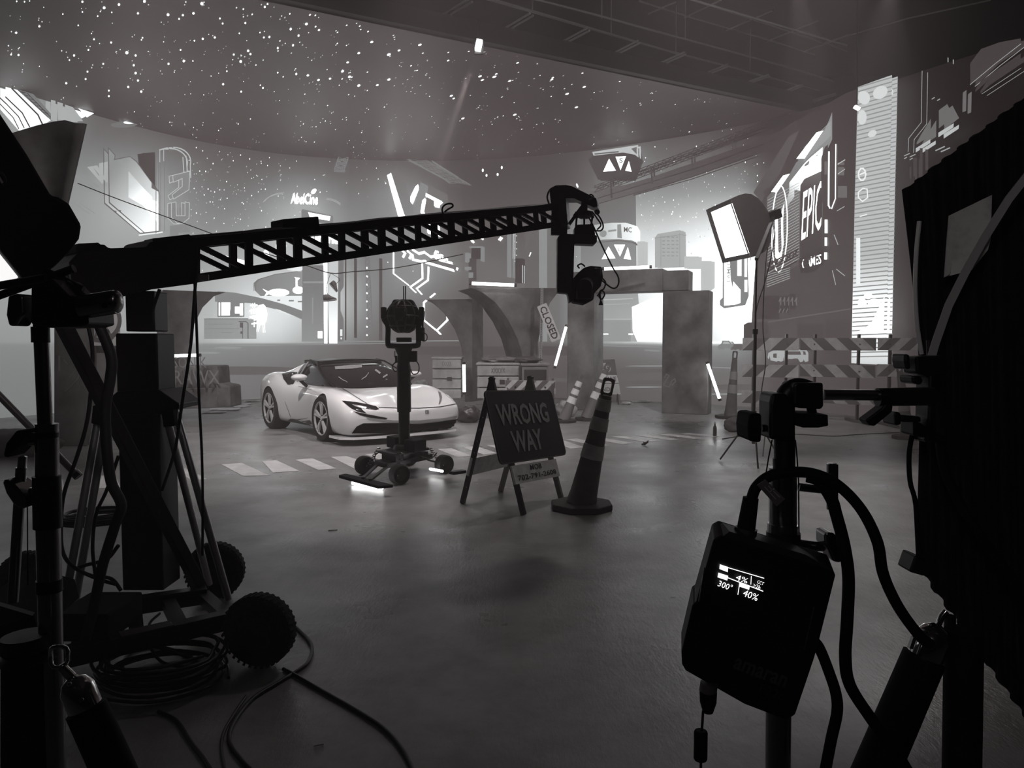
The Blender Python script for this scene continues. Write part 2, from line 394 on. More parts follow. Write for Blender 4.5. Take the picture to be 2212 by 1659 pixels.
    D('neon_script', sum([stroke([(868+i*14, 541+i*3), (876+i*14, 548+i*3), (872+i*14, 556+i*3)], 3.6) for i in range(2)], [])+stroke([(893, 541), (906, 549), (918, 546), (932, 556), (946, 553)], 4)+stroke([(892, 552), (893, 562), (912, 566), (920, 565)], 4)
      + sum([stroke(ellipse(945+i*10, 552+i*7, 4, 8-i, 7, 0, 300), 3.5) for i in range(5)], []), 470)
    D('neon_bar_shadow', stroke([(935, 568), (984, 580)], 12), 130); D('neon_bar', stroke([(922, 568), (981, 585)], 4.5), 540)
    D('neon_hexagon', stroke([(851, 547), (851, 592), (884, 617)], 2.2)+stroke([(913, 567), (914, 602), (887, 621), (899, 632)], 2.2)+stroke([(927, 578), (926, 606), (901, 624), (912, 636)], 2.2)
      + stroke([(923, 649), (917, 654), (917, 692), (943, 713)], 2.6)+stroke([(968, 677), (968, 692), (945, 714), (953, 722)], 2.4)+stroke([(931, 643), (941, 635)], 2), 480)
    # dark tower behind the arches and its fittings
    def lattice(x0, y0, x1, y1, wx, wy, n, t=1.1):
        out = stroke([(x0, y0), (x1, y1)], t)+stroke([(x0+wx, y0+wy), (x1+wx, y1+wy)], t)
        for i in range(n):
            a, b = i/n, (i+1)/n
            p = (x0+(x1-x0)*a, y0+(y1-y0)*a); q = (x0+(x1-x0)*b, y0+(y1-y0)*b)
            out += stroke([p, (q[0]+wx, q[1]+wy)], t)+stroke([(p[0]+wx, p[1]+wy), q], t)
        return out
    D('roof_truss', lattice(882, 346, 976, 397, 42, 4, 7, 1.2), 138); D('roof_truss_lines', stroke([(878, 345), (960, 388), (972, 397)], 1.6)+stroke([(935, 351), (994, 387)], 1.6), 145)
    D('short_truss', lattice(731, 342, 722, 368, 21, 2, 3, 1.4)+stroke([(722, 371), (745, 372)], 2), 150)
    D('mast', lattice(789, 556, 797, 726, 9, 0, 16, 1), 132); D('mast_lamps', [ellipse(793, 580+i*18, 1.6, 1.8, 8) for i in range(9)], 460)
    D('tower_ribs', rects((765, 560, 771, 730), (820, 560, 826, 735), (745, 556, 748, 735), (1016, 560, 1030, 735)), 88)
    D('tower_fittings', rects((1008, 548, 1018, 568), (1007, 578, 1022, 585), (1016, 590, 1026, 602), (1018, 534, 1048, 538), (1042, 538, 1048, 566), (1100, 500, 1106, 600), (1112, 500, 1115, 602)), 158)
    D('tower_recess', rects((1118, 560, 1135, 612), (1022, 538, 1042, 560)), 72)
    D('tower_edge_light', stroke([(1114, 502), (1113, 560)], 1.6)+stroke([(1134, 575), (1134, 612)], 1.6)+[ellipse(1117, 510+i*14, 1.5, 1.5, 6) for i in range(5)], 250)
    D('lit_column', rects((1139, 500, 1170, 735)), 116); D('lit_column_face', rects((1170, 480, 1188, 738)), 168); D('lit_column_side', rects((1188, 470, 1200, 738)), 130)
    D('stray_lights', stroke([(1020, 518), (1024, 524)], 4)+stroke([(1086, 515), (1082, 520)], 3)+stroke([(1152, 548), (1149, 555)], 2)+[ellipse(1044, 517, 2, 2.5, 8), ellipse(1042, 666, 2.4, 2.4, 8)], 460)
    # left street: ramp, round building, shops, signs
    D('domed_building', [[(547, 612), (556, 604), (590, 594), (640, 588), (700, 590), (700, 648), (610, 650), (575, 645), (562, 640), (549, 628)]], lin2((550, 600), 152, (700, 650), 190))
    D('domed_building_rim', stroke([(547, 628), (547, 612), (556, 604), (590, 594), (640, 588)], 1.2), 120)
    D('glow_patches', [ellipse(640, 580, 22, 6, 16), [(560, 640), (650, 640), (650, 690), (600, 672), (560, 655)]], 300)
    D('eave_lamps', rects((595, 648, 606, 651), (621, 649, 632, 652), (640, 651, 650, 654)), 150)
    D('fish_sign', [ellipse(598, 633, 24, 8, 18), [(562, 625), (574, 630), (580, 631), (580, 635), (566, 641), (571, 633)]], 560)
    D('tree_sign', [ellipse(642, 628, 13, 8, 12), [(636, 622), (636, 603), (633, 600), (646, 602), (640, 608), (641, 622)]], 520)
    D('street_ramp', [[(462, 630), (500, 633), (560, 645), (610, 658), (650, 672), (650, 690), (600, 670), (540, 655), (462, 652)]], 152)
    D('tall_block', rects((651, 575, 698, 738)), lin2((650, 620), 142, (650, 735), 172)); D('tall_block_trim', rects((653, 609, 697, 613), (672, 644, 675, 700)), 178)
    D('shop_front', rects((438, 690, 548, 732)), lin2((440, 690), 170, (548, 730), 190)); D('shop_lines', rects((438, 688, 530, 690), (440, 700, 500, 701), (440, 710, 510, 711), (470, 718, 500, 719)), 150)
    D('sign_frame', rects((467, 651, 521, 685)), 150); D('lit_shop_sign', rects((470, 654, 498, 682), (511, 656, 518, 682)), 560); D('sign_badge', rects((500, 663, 512, 678)), 430)
    D('street_glyphs', stroke([(540, 660), (549, 660)], 3)+stroke([(544, 656), (544, 664)], 2)+stroke([(538, 672), (551, 668)], 3)+stroke([(541, 668), (541, 678)], 2)+stroke([(547, 669), (549, 677)], 2)+stroke([(539, 685), (552, 685)], 3)+stroke([(545, 682), (543, 692), (550, 690)], 2.4)+stroke([(538, 700), (550, 698)], 3)+stroke([(543, 697), (543, 706)], 2.4), 520)
    D('blaze', [ellipse(562, 680, 10, 22, 18)], 600); D('blaze_splash', stroke([(556, 700), (552, 716)], 2)+stroke([(566, 700), (567, 718)], 2), 400)
    D('street_pole', stroke([(529, 731), (529, 698), (524, 695), (509, 695)], 1.8)+stroke([(517, 731), (517, 708)], 1.4)+rects((511, 697, 518, 708), (512, 716, 516, 721)), 110)
    D('small_notice', rects((685, 716, 695, 731)), 480)
    D('kiosk_edge', [[(697, 556), (706, 556), (706, 742), (700, 742)]], 430); D('kiosk_screen', [[(709, 558), (730, 554), (728, 742), (711, 742)]], lin2((710, 600), 250, (710, 740), 360))
    D('kiosk_side', [[(731, 553), (742, 552), (742, 620), (735, 632), (735, 672), (742, 690), (742, 738), (729, 738)]], 138); D('kiosk_lamps', rects((734, 712, 739, 726), (735, 729, 738, 733)), 300)
    # middle: round tower with billboards
    D('round_tower', [[(1262, 420), (1376, 400), (1378, 600), (1390, 738), (1262, 738)]], lin2((1270, 430), 118, (1385, 700), 205))
    D('roof_cap', [[(1278, 350), (1300, 332), (1388, 330), (1392, 352), (1376, 392), (1300, 392)]], 90)
    D('roof_ring', [[(1287, 333), (1387, 318), (1388, 345), (1380, 339), (1355, 334), (1290, 341)]], 235); D('roof_ring_shade', [[(1292, 336), (1345, 331), (1345, 334), (1292, 339)], [(1372, 326), (1384, 322), (1384, 338)]], 130)
    D('lit_triangles', [[(1324, 347), (1339, 373), (1311, 375)], [(1338, 343), (1361, 342), (1349, 372)], [(1367, 352), (1373, 375), (1359, 373)]], 440)
    disp_text('triangle_letter', 'S', (1350, 351), (8, 0), (0, -10), 150, bold=.02)
    D('billboard_band', [[(1290, 489), (1330, 484), (1360, 484), (1380, 490), (1386, 500), (1386, 527), (1374, 522), (1345, 519), (1310, 520), (1290, 524)]], lin2((1290, 500), 215, (1386, 510), 330))
    D('band_details', [ellipse(1311, 507, 8, 8, 14), [(1322, 500), (1340, 498), (1340, 502), (1322, 504)], [(1342, 488), (1350, 487), (1352, 518), (1342, 516)]], 175)
    D('band_rim', stroke([(1290, 527), (1345, 522), (1375, 526), (1385, 532)], 2), 120)
    disp_text('billboard_letters', 'MC', (1365, 499), (17, 1), (0, -11), 110, bold=.01)
    D('lit_triangles', [[(1323, 535), (1338, 560), (1308, 562)], [(1335, 531), (1359, 531), (1348, 556)], [(1365, 536), (1372, 563), (1356, 561)]], 520)
    disp_text('triangle_letter', 'L', (1346, 541), (6, 0), (0, -7), 200, bold=.02)
    D('tower_floor_lines', stroke([(1285, 650), (1376, 646)], 2)+stroke([(1285, 690), (1385, 690)], 1.6)+stroke([(1280, 660), (1370, 657)], 1), 225)
    # bridge across the sky
    D('bridge_deck', [[(1288, 424), (1400, 392), (1520, 352), (1640, 312), (1700, 288), (1738, 262), (1740, 300), (1680, 322), (1560, 362), (1420, 410), (1292, 444)]], lin2((1300, 430), 118, (1700, 290), 70))
    D('bridge_girders', lattice(1292, 420, 1730, 258, 0, -14, 26, 1.4)+stroke([(1292, 410), (1420, 366), (1560, 318), (1738, 254)], 2)+stroke([(1292, 446), (1500, 388), (1640, 340)], 1.6)+stroke([(1300, 432), (1520, 366), (1690, 306)], 2), lin2((1300, 430), 84, (1700, 290), 48))
    D('bridge_pylons', sum([stroke([(1330+i*88, 430-i*30), (1328+i*88, 396-i*31)], 4) for i in range(4)], []), 84)
    # bright sky end: skyscrapers, glare
    D('rounded_skyscraper', [[(1424, 516), (1430, 508), (1478, 500), (1485, 503), (1486, 578), (1424, 580)]], 205); D('skyscraper_windows', stroke([(1424, 517), (1486, 509)], 1.2)+rects(*[(1440+10*(i % 4), 514+8*(i//4), 1446+10*(i % 4), 516+8*(i//4)) for i in range(24)])+stroke([(1437, 512), (1437, 578)], 1)+stroke([(1478, 506), (1478, 578)], 1), 168)
    D('skyline_blocks', rects((1386, 524, 1403, 582), (1488, 556, 1520, 582), (1524, 566, 1548, 640)), 232)
    D('doorway_glare', [[(1374, 664), (1432, 640), (1432, 738), (1386, 738), (1376, 716)]], 420); D('ramp_glare', [[(1532, 640), (1640, 560), (1640, 738), (1532, 738)]], lin2((1532, 700), 300, (1640, 640), 430))
    D('lower_tier', rects((1285, 692, 1372, 738)), 180)
    D('wall_strip_light', stroke([(1285, 722), (1322, 722)], 2.4)+stroke([(1368, 722), (1376, 722)], 3), 420)
    # lamed sign
    D('sign_backing', [[(1566, 650), (1572, 644), (1572, 556), (1626, 540), (1630, 640), (1622, 660), (1575, 667), (1566, 660)]], 150)
    D('lit_hanging_sign', [[(1575, 566), (1590, 563), (1591, 605), (1612, 628), (1612, 655), (1600, 659), (1575, 661)]], 500); D('lit_hanging_sign', rects((1604, 560, 1614, 598), (1620, 556, 1626, 600), (1620, 606, 1627, 632)), 330)
    disp_text('vertical_word', 'LAMED', (1585, 587), (1, -46), (-7, 0), 175, bold=.01)
    # right: the building with the big slanted billboard
    D('billboard_building', [[(1646, 560), (1630, 470), (1668, 395), (1700, 345), (1730, 302), (1745, 262), (1850, 205), (1876, 196), (1876, 742), (1634, 742), (1640, 640)]], lin2((1660, 700), 96, (1860, 260), 60))
    D('building_shoulder', [[(1640, 420), (1720, 300), (1745, 285), (1700, 380), (1668, 420), (1660, 440)]], 96)
    D('billboard_face', [[(1671, 430), (1680, 420), (1722, 381), (1740, 350), (1800, 288), (1812, 262), (1818, 246), (1818, 305), (1806, 330), (1798, 350), (1796, 548), (1732, 580), (1670, 612)]], lin2((1680, 560), 96, (1800, 300), 165))
    D('billboard_glow', [[(1720, 400), (1760, 352), (1797, 322), (1797, 400), (1768, 400), (1740, 420), (1700, 470)]], lin2((1700, 460), 120, (1792, 345), 560))
    D('billboard_dark_panel', [[(1747, 404), (1756, 390), (1796, 372), (1796, 548), (1746, 572)]], lin2((1770, 380), 120, (1770, 420), 74))
    D('billboard_scanlines', sum([stroke([(1673, 436+i*6), (1744, 398+i*6)], 1.1) for i in range(28)], [])+sum([stroke([(1755, 352-i*3.2+i*0), (1815, 296-i*3.2)], .9) for i in range(10)], []), 210)
    D('billboard_lamps', [[(1681, 418), (1708, 383), (1723, 379), (1694, 419)], [(1738, 347), (1784, 290), (1799, 286), (1757, 346)]], 560)
    D('round_emblem', stroke(ellipse(1700, 497, 17.5, 92, 40, rot=1.5), 2.3, True), 470)
    D('emblem_letter', [[(1685, 522), (1689, 480), (1697, 452), (1696, 478), (1697, 545), (1701, 550), (1705, 540), (1703, 466), (1710, 444), (1708, 480), (1709, 530), (1704, 560), (1697, 566), (1690, 556), (1691, 500), (1688, 508)]], 520)
    disp_text('billboard_word', 'EPIC', (1774, 457), (44, -26), (5, -106), 560, bold=.0, spacing=1.0)
    D('name_plate', [[(1744, 566), (1750, 556), (1796, 534), (1800, 545), (1798, 572), (1780, 588), (1748, 592)]], 66)
    disp_text('billboard_small_word', 'GAMES', (1773, 566), (43, -12), (0, -21), 520, bold=.01, spacing=.95)
    D('plate_bars', stroke([(1746, 560), (1800, 538)], 2.2)+stroke([(1748, 568), (1798, 548)], 2.2), 70)
    D('billboard_truss', lattice(1671, 574, 1742, 540, 0, 14, 5, 2.6)+stroke([(1668, 600), (1740, 566)], 2.6), 62)
    D('lower_stripes', sum([stroke([(1672, 596+i*5), (1724, 580+i*4.4)], 1.6) for i in range(6)], []), 180)
    D('neon_pods', stroke([(1812, 332), (1811, 446)], 3.4)+stroke([(1827, 316), (1826, 432), (1818, 453)], 2.2)+stroke([(1811, 446), (1814, 452)], 3), 400)
    D('pod_shells', [[(1795, 345), (1803, 322), (1810, 316), (1809, 448), (1800, 450), (1795, 430)], [(1815, 318), (1824, 312), (1823, 430), (1815, 440)]], 78)
    D('pod_windows', rects((1832, 354, 1846, 360), (1832, 364, 1846, 382), (1832, 405, 1852, 430), (1802, 352, 1808, 380)), 120); D('pod_window_lines', stroke([(1832, 358), (1847, 349)], 2)+stroke([(1832, 379), (1847, 369)], 1.5)+stroke([(1830, 458), (1846, 449)], 1.2), 230)
    D('bracket_lamps', rects((1803, 477, 1809, 506), (1803, 515, 1808, 533), (1802, 547, 1808, 562)), 470)
    D('cable_glints', stroke([(1824, 510), (1832, 530)], 1.8)+stroke([(1829, 583), (1847, 597)], 1.6)+stroke([(1820, 586), (1827, 616)], 1.6), 210)
    D('building_base_panels', rects((1650, 640, 1700, 690), (1702, 640, 1722, 676), (1724, 636, 1738, 668)), 74); D('base_ledge', stroke([(1676, 696), (1860, 668)], 3), 112)
    D('wall_glyphs', sum([stroke([(1700+i*9, 652), (1704+i*9, 644), (1704+i*9, 660)], 2) for i in range(5)], [])+sum([stroke([(1700+i*8, 676), (1704+i*8, 668)], 2) for i in range(3)], []), 130)
    D('round_bunker', [[(1620, 702), (1630, 697), (1668, 696), (1676, 702), (1677, 740), (1620, 740)]], 84)
    D('lower_bays', rects((1742, 700, 1800, 742), (1806, 690, 1858, 742)), 84)
    # tall lit strip
    D('strip_tower_screen', [[(1877, 190), (1950, 168), (1944, 420), (1936, 788), (1862, 784), (1870, 420)]], lambda x, y: 226 if y < 560 else (226+(y-560)*1.1 if y < 700 else 360-(y-700)*1.2))
    D('strip_lines', sum([stroke([(1876.5-(i*9.3)*.022, 194+i*9.3), (1949.5-(i*9.3)*.022, 173+i*9.3*1.034)], 2.6) for i in range(64) if 194+i*9.3 < 778], []), 168)
    D('strip_bubbles', [ellipse(1925, 205, 17, 13, 16, rot=-35), ellipse(1890, 216, 13, 15, 14, rot=-20), ellipse(1886, 258, 10, 16, 14), ellipse(1908, 293, 10, 7, 14, rot=-30)], 262)
    D('strip_bubbles', [ellipse(1899, 640, 9, 7, 12), ellipse(1886, 655, 10, 10, 12), ellipse(1912, 655, 14, 9, 12), [(1905, 700), (1934, 640), (1932, 720), (1868, 722)]], 400)
    D('strip_glyphs', stroke(ellipse(1886, 380, 8, 13, 10), 3, True)+stroke([(1882, 380), (1892, 376)], 3)+stroke([(1878, 418), (1888, 410), (1897, 412), (1898, 430), (1887, 438), (1878, 430)], 2.4, True)+stroke([(1882, 470), (1896, 466)], 2.4)+rects((1873, 516, 1882, 616)), 300)
    # far right: windows between dark pipes
    D('pipe_windows', [[(2003, 312), (2012, 296), (2033, 262), (2033, 298), (2003, 317)], [(2050, 244), (2068, 231), (2082, 258), (2050, 283)], [(2101, 207), (2109, 201), (2108, 246), (2100, 249)]], 128)
    D('sill_lights', [[(2001, 325), (2032, 306), (2032, 314), (2001, 334)], [(2049, 292), (2082, 272), (2081, 281), (2049, 302)]], 225)
    D('arched_window', [[(2117, 144), (2140, 114), (2180, 100), (2225, 92), (2225, 104), (2170, 140), (2117, 190)]], 86); D('arched_window_lower', [[(2128, 200), (2140, 182), (2225, 124), (2225, 136), (2150, 186), (2128, 206)]], 82)
    D('pipe_highlights', stroke([(2117, 190), (2170, 146), (2225, 104)], 1.4)+stroke([(2015, 160), (2013, 270), (1986, 304), (1985, 332)], 1.3)+stroke([(2044, 330), (2062, 322)], 2.6)+stroke([(2036, 220), (2041, 217)], 2)+stroke([(2070, 133), (2070, 141)], 2)+stroke([(1977, 341), (1988, 336)], 2)+stroke([(1977, 347), (1982, 344)], 2)+stroke([(2142, 210), (2225, 156)], 1), 190)
    D('lower_pipe_windows', rects((1988, 365, 1992, 390), (1996, 345, 2004, 385), (2010, 325, 2016, 370)), 82)
    # street cars shown on the wall
    for nm, sx, px, py, v in (('street_car', 1.0, 1563, 756, 150), ('street_car', .55, 1517, 745, 130), ('street_car', .7, 1592, 757, 112)):
        D(nm, [[(px+x*sx, py+y*sx) for x, y in ((0, -2), (1, -10), (7, -13), (10, -20), (25, -20), (30, -13), (33, -10), (34, -1), (28, 0), (26, -4), (8, -4), (6, 0))]], v)
    D('street_car_glass', [[(1574, 743), (1576, 738), (1586, 738), (1590, 743)]], 215)
    D('street_sports_car', [[(1675, 772), (1677, 762), (1688, 757), (1700, 755), (1711, 757), (1711, 779), (1704, 781), (1701, 770), (1697, 781), (1682, 778), (1680, 768), (1678, 776)]], 205)
    D('street_sports_car_rear', [[(1714, 758), (1716, 755), (1752, 755), (1757, 762), (1757, 780), (1750, 782), (1744, 774), (1724, 774), (1718, 782), (1714, 778)]], 195)
    D('street_sports_car_shade', [[(1720, 759), (1750, 759), (1752, 766), (1718, 766)], [(1722, 775), (1744, 775), (1746, 782), (1720, 782)], [(1688, 764), (1696, 763), (1696, 773), (1688, 772)]], 100)
    # street surface
    D('kerb_lines', stroke([(430, 748), (600, 745), (900, 741)], 1.6)+stroke([(740, 738), (1000, 736)], 2)+stroke([(1285, 746), (1430, 750)], 2)+stroke([(430, 752), (520, 756)], 2)+stroke([(1480, 790), (1600, 795)], 1.6)+stroke([(1405, 756), (1430, 758)], 3), 165)
    D('puddle_glints', [ellipse(485, 751, 28, 2.6, 14), ellipse(440, 762, 24, 2, 12), ellipse(540, 746, 60, 1.2, 12), ellipse(1420, 790, 60, 1, 10), ellipse(1590, 850, 50, 1, 10), ellipse(1400, 835, 40, 1, 10)], 178)
    D('road_patches', [ellipse(520, 800, 160, 9, 20), ellipse(1380, 800, 80, 5, 20), ellipse(1400, 825, 110, 4, 20), ellipse(1600, 835, 60, 6, 16), ellipse(1150, 820, 90, 6, 16)], 112)
    D('road_dark_band', [[(860, 748), (1280, 748), (1280, 768), (860, 766)]], 92)
picture()

# ------------------------------------------------------------------ LED ceiling with its star field
ce = thing('led_ceiling', 'overhead video ceiling showing white stars, joined to the curved wall', 'video ceiling', (0, 16, WH))
CEV = [((0, 0), 46), ((300, 0), 54), ((560, 0), 62), ((0, 180), 78), ((250, 180), 76), ((400, 250), 80), ((700, 120), 80), ((700, 330), 88), ((900, 340), 92),
       ((1000, 120), 68), ((1000, 340), 84), ((1290, 200), 66), ((1290, 320), 80), ((1600, 240), 64), ((1740, 242), 56), ((780, 220), 96)]
def ceil_v(px, py):
    s = t = 0
    for (x, y), v in CEV:
        k = 1/((x-px)**2+(y-py)**2+900); k *= k; s += k*v; t += k
    return s/t*.9
E0, E1 = Z(560, 0, WH), Z(1743, 244, WH)
def edge_y(x): return E0.y+(E1.y-E0.y)*(x-E0.x)/(E1.x-E0.x)
def ceiling_mesh():
    # columns of points between the front edge line and the wall curve
    W = [p for p in WL if p.y > edge_y(p.x)-.05 and p.x < E1.x+.1]
    d = V((E1.x-E0.x, E1.y-E0.y, 0)).normalized(); A = V((E0.x, E0.y, 0))-d*11; B = V((E1.x, E1.y, 0))
    n, k = 44, 12; rows = []
    def wallpt(t):
        f = t*(len(W)-1); i = min(int(f), len(W)-2); return W[i].lerp(W[i+1], f-i)
    for i in range(n+1):
        t = i/n; a, b = A.lerp(B, t), wallpt(t); rows.append([a.lerp(b, (j/k)) for j in range(k+1)])
    vs = [V((p.x, p.y, WH)) for r in rows for p in r]; fs = []
    for i in range(n):
        for j in range(k): fs.append((i*(k+1)+j, i*(k+1)+j+1, (i+1)*(k+1)+j+1, (i+1)*(k+1)+j))
    me = bpy.data.meshes.new('display_surface'); me.from_pydata([tuple(v-ce.location) for v in vs], [], fs)
    b = bmesh.new(); b.from_mesh(me); b.normal_update()
    for f in b.faces:
        if f.normal.z > 0: f.normal_flip()
    b.to_mesh(me); b.free()
    def f(i, v):
        if vs[i].y < 1.5: return scr(46)
        px, py = pix(vs[i]); return scr(ceil_v(px, max(py, -200)))
    paint(me, f); link('display_surface', me, screen_mat(True), ce)
    mb = MB(); mb.bar(A+V((0, 0, WH+.17)), B+V((0, 0, WH+.17)), .3, .3); mb.build('ceiling_edge_frame', mat('truss_dark', 40, .6), ce)
    # backing board
    me2 = bpy.data.meshes.new('backing'); me2.from_pydata([tuple(v-ce.location+V((0, 0, .3))) for v in vs], [], fs); link('panel_cabinets', me2, mat('panel_back'), ce)
ceiling_mesh()
def stars(name, pts, parent, z=None):
    vs, fs, vals = [], [], []
    for (px, py, a, b_, rot, v) in pts:
        e = ellipse(px, py, a, b_, 8, rot=rot); n = len(vs); ok = True; q = []
        for (x, y) in e:
            if z is not None: h = Z(x, y, z)
            else:
                h = wall_hit(x, y, .004)
                if h is None or h.z > WH-.01: ok = False; break
            q.append(h)
        if not ok: continue
        for h in q: vs.append(h-parent.location); vals.append(v)
        fs.append(tuple(range(n, n+8)))
    me = bpy.data.meshes.new(name); me.from_pydata([tuple(v) for v in vs], [], fs)
    b = bmesh.new(); b.from_mesh(me); b.normal_update()
    for f in b.faces:
        c = f.calc_center_median()+parent.location
        if f.normal.dot(V((0, 9, 1.5))-c) < 0: f.normal_flip()
    b.to_mesh(me); b.free()
    paint(me, lambda i, v: scr(vals[i])); o = link(name, me, screen_mat(), parent); o['kind'] = 'stuff'; return o
def top_edge(px):
    for i in range(len(top)-1):
        if top[i][0] <= px <= top[i+1][0]:
            u = (px-top[i][0])/(top[i+1][0]-top[i][0]); return top[i][1]*(1-u)+top[i+1][1]*u
    return 188
def ceil_edge(px): return (px-560)*.2066 if px > 560 else -1e3
def make_stars():
    r = random.Random(11); pts = []
    big = [(36, 3, 2), (53, 4, 2), (178, 4, 3), (178, 26, 2), (225, 17, 4), (211, 35, 2), (257, 10, 3.5), (298, 29, 3), (312, 3, 4), (363, 32, 4), (387, 41, 2.5), (395, 33, 3), (418, 29, 3.5),
           (436, 8, 4.5), (475, 40, 2.5), (481, 51, 2.5), (530, 50, 2.8), (517, 72, 2), (572, 15, 3), (578, 9, 2.5), (626, 30, 2), (662, 52, 4), (628, 63, 3.5), (645, 77, 3.2), (689, 65, 3), (35, 71, 3), (85, 57, 3), (169, 55, 2), (203, 85, 2.5),
           (240, 92, 2.8), (274, 114, 4.5), (293, 120, 3), (289, 141, 3), (293, 158, 3.4), (298, 174, 3), (223, 138, 2.5), (160, 120, 3), (191, 108, 2.5), (305, 198, 3.2), (277, 188, 3), (235, 196, 2.5), (235, 208, 2.6), (143, 180, 3), (189, 155, 2.6), (185, 171, 2.6),
           (464, 81, 3), (438, 84, 3), (420, 88, 2.2), (390, 108, 2.4), (364, 138, 3), (397, 132, 3.4), (520, 133, 3.8), (505, 118, 2.8), (536, 110, 3.4), (541, 117, 3), (600, 104, 3), (633, 98, 3.2), (582, 80, 3), (570, 81, 2.6),
           (40, 119, 3), (24, 118, 2.4), (482, 182, 3), (490, 154, 2), (521, 198, 2.6), (568, 190, 2.6), (600, 157, 2.2), (665, 163, 3.4), (640, 160, 3.2), (688, 173, 3.4), (713, 170, 3.2),
           (740, 154, 4), (755, 166, 4), (775, 185, 4.2), (815, 184, 3.4), (840, 172, 4.2), (751, 135, 3.4), (862, 109, 3.6), (907, 97, 4.4), (840, 118, 5), (775, 115, 3.6), (803, 91, 4), (968, 131, 3), (975, 207, 4), (1118, 136, 3.2),
           (1037, 165, 4.4), (1068, 166, 5), (1101, 175, 4), (1042, 173, 4), (1000, 256, 4), (1112, 248, 4.4), (1072, 160, 3), (1192, 172, 3.6), (1225, 203, 4.4), (1194, 168, 3), (1262, 188, 4), (1245, 232, 4), (980, 213, 3)]
    for x, y, s in big:
        k = min(1, max(0, (x-500)/500)); pts.append((x, y, s*(.75+.2*k), s*(.75-.4*k), -20 if x > 650 else -60, 460))
    n = 0
    while n < 640:
        x = r.uniform(0, 1620)**1.0; y = r.uniform(-20, 345)
        if y > top_edge(x)-4 or y < ceil_edge(x)+6: continue
        dens = .3+.7*min(1, y/150) if x < 450 else 1
        if x > 1250: dens *= .45
        if x < 260 and y > 150: dens *= .25
        if x > 620: dens *= 1.7
        if r.random() > dens: continue
        u = y/345; s = (1.6-.85*u)*r.uniform(.5, 1.2)
        k = min(1, max(0, (x-450)/500)); rot = -18-40*(1-k)
        pts.append((x, y, s*(1+.7*k), s*(1-.5*k), rot, r.choice([170, 210, 260, 320, 420])))
        if r.random() < .3:
            pts.append((x+r.uniform(-9, 9), y+r.uniform(-7, 7), s*(1+.9*k)*.8, s*(1-.35*k)*.8, rot, 300)); n += 1
        n += 1
    stars('star_field', pts, ce, WH-.006)
    pts = []
    n = 0
    while n < 560:                        # the stars go on, smaller, on the wall's own sky
        x = r.uniform(390, 1700); y = r.uniform(240, 600)
        if y < top_edge(x)+3: continue
        if x < 700: d = 1 if (x > 405 and y < 330+(x < 620)*175) else .25
        elif x < 870: d = .25 if y < 420 else .05
        elif x < 1200: d = .02
        elif 1280 < x < 1640: d = .9 if y < 560 else 0
        else: d = .15
        if x > 1380 and y < 330+ (1740-x)*.35-40: d = .3
        if r.random() > d: continue
        s = r.uniform(.6, 1.35); pts.append((x, y, s*.8, s*1.25, 0, r.choice([230, 300, 420]))); n += 1
    pts += [(1043, 368, 2.2, 3.5, 0, 450), (1051, 379, 2, 3, 0, 450), (1075, 377, 2.2, 3.2, 0, 450), (1084, 362, 2, 3.5, 0, 450), (1247, 401, 2, 5, -20, 450), (793, 538, 1.6, 3, 0, 420)]
    stars('star_field', pts, led)
make_stars()

# ------------------------------------------------------------------ floor, studio shell
def floor_mat():
    m = bpy.data.materials.new('wet_concrete_floor'); m.use_nodes = True; nt = m.node_tree; L = nt.links.new; b = nt.nodes['Principled BSDF']
    tc = nt.nodes.new('ShaderNodeTexCoord')
    def noise(scale, det=8, ro=.6, vec=None, stretch=None):
        n = nt.nodes.new('ShaderNodeTexNoise'); n.inputs['Scale'].default_value = scale; n.inputs['Detail'].default_value = det; n.inputs['Roughness'].default_value = ro
        mp = nt.nodes.new('ShaderNodeMapping'); L(tc.outputs['Object'], mp.inputs[0])
        if stretch: mp.inputs['Scale'].default_value = stretch
        L(mp.outputs[0], n.inputs['Vector']); return n
    def ramp(src, p0, c0, p1, c1):
        r = nt.nodes.new('ShaderNodeValToRGB'); e = r.color_ramp.elements
        e[0].position, e[0].color = p0, c0; e[1].position, e[1].color = p1, c1; L(src, r.inputs[0]); return r
    big, mid, fine = noise(.55, 5), noise(2.3, 9, .68), noise(38, 4, .7, None, (1, .35, 1))
    col = ramp(mid.outputs[0], .28, g(112), .74, g(160)); L(col.outputs[0], b.inputs['Base Color'])
    ro = ramp(big.outputs[0], .36, (.24, .24, .24, 1), .64, (.46, .46, .46, 1)); L(ro.outputs[0], b.inputs['Roughness'])
    mix = nt.nodes.new('ShaderNodeMix'); mix.data_type = 'FLOAT'; mix.inputs[0].default_value = .35
    L(mid.outputs[0], mix.inputs[2]); L(fine.outputs[0], mix.inputs[3])
    bp = nt.nodes.new('ShaderNodeBump'); bp.inputs['Strength'].default_value = .55; bp.inputs['Distance'].default_value = .012
    L(mix.outputs[0], bp.inputs['Height']); L(bp.outputs[0], b.inputs['Normal'])
    return m
fl = MB().box((0, 8, -.05), (44, 36, .1)).build('floor', floor_mat(), kind='structure')
dk = mat('studio_black_wall', 26, .85, spec=.2)
MB().box((0, 8, 10.6), (44, 36, .2)).build('ceiling', dk, kind='structure')
MB().box((0, 26.1, 5.3), (44, .2, 10.6)).build('wall_back', dk, kind='structure')
MB().box((-22.1, 8, 5.3), (.2, 36, 10.6)).build('wall_left', dk, kind='structure')
MB().box((22.1, 8, 5.3), (.2, 36, 10.6)).build('wall_right', dk, kind='structure')
MB().box((0, -10.1, 5.3), (44, .2, 10.6)).build('wall_front', dk, kind='structure')

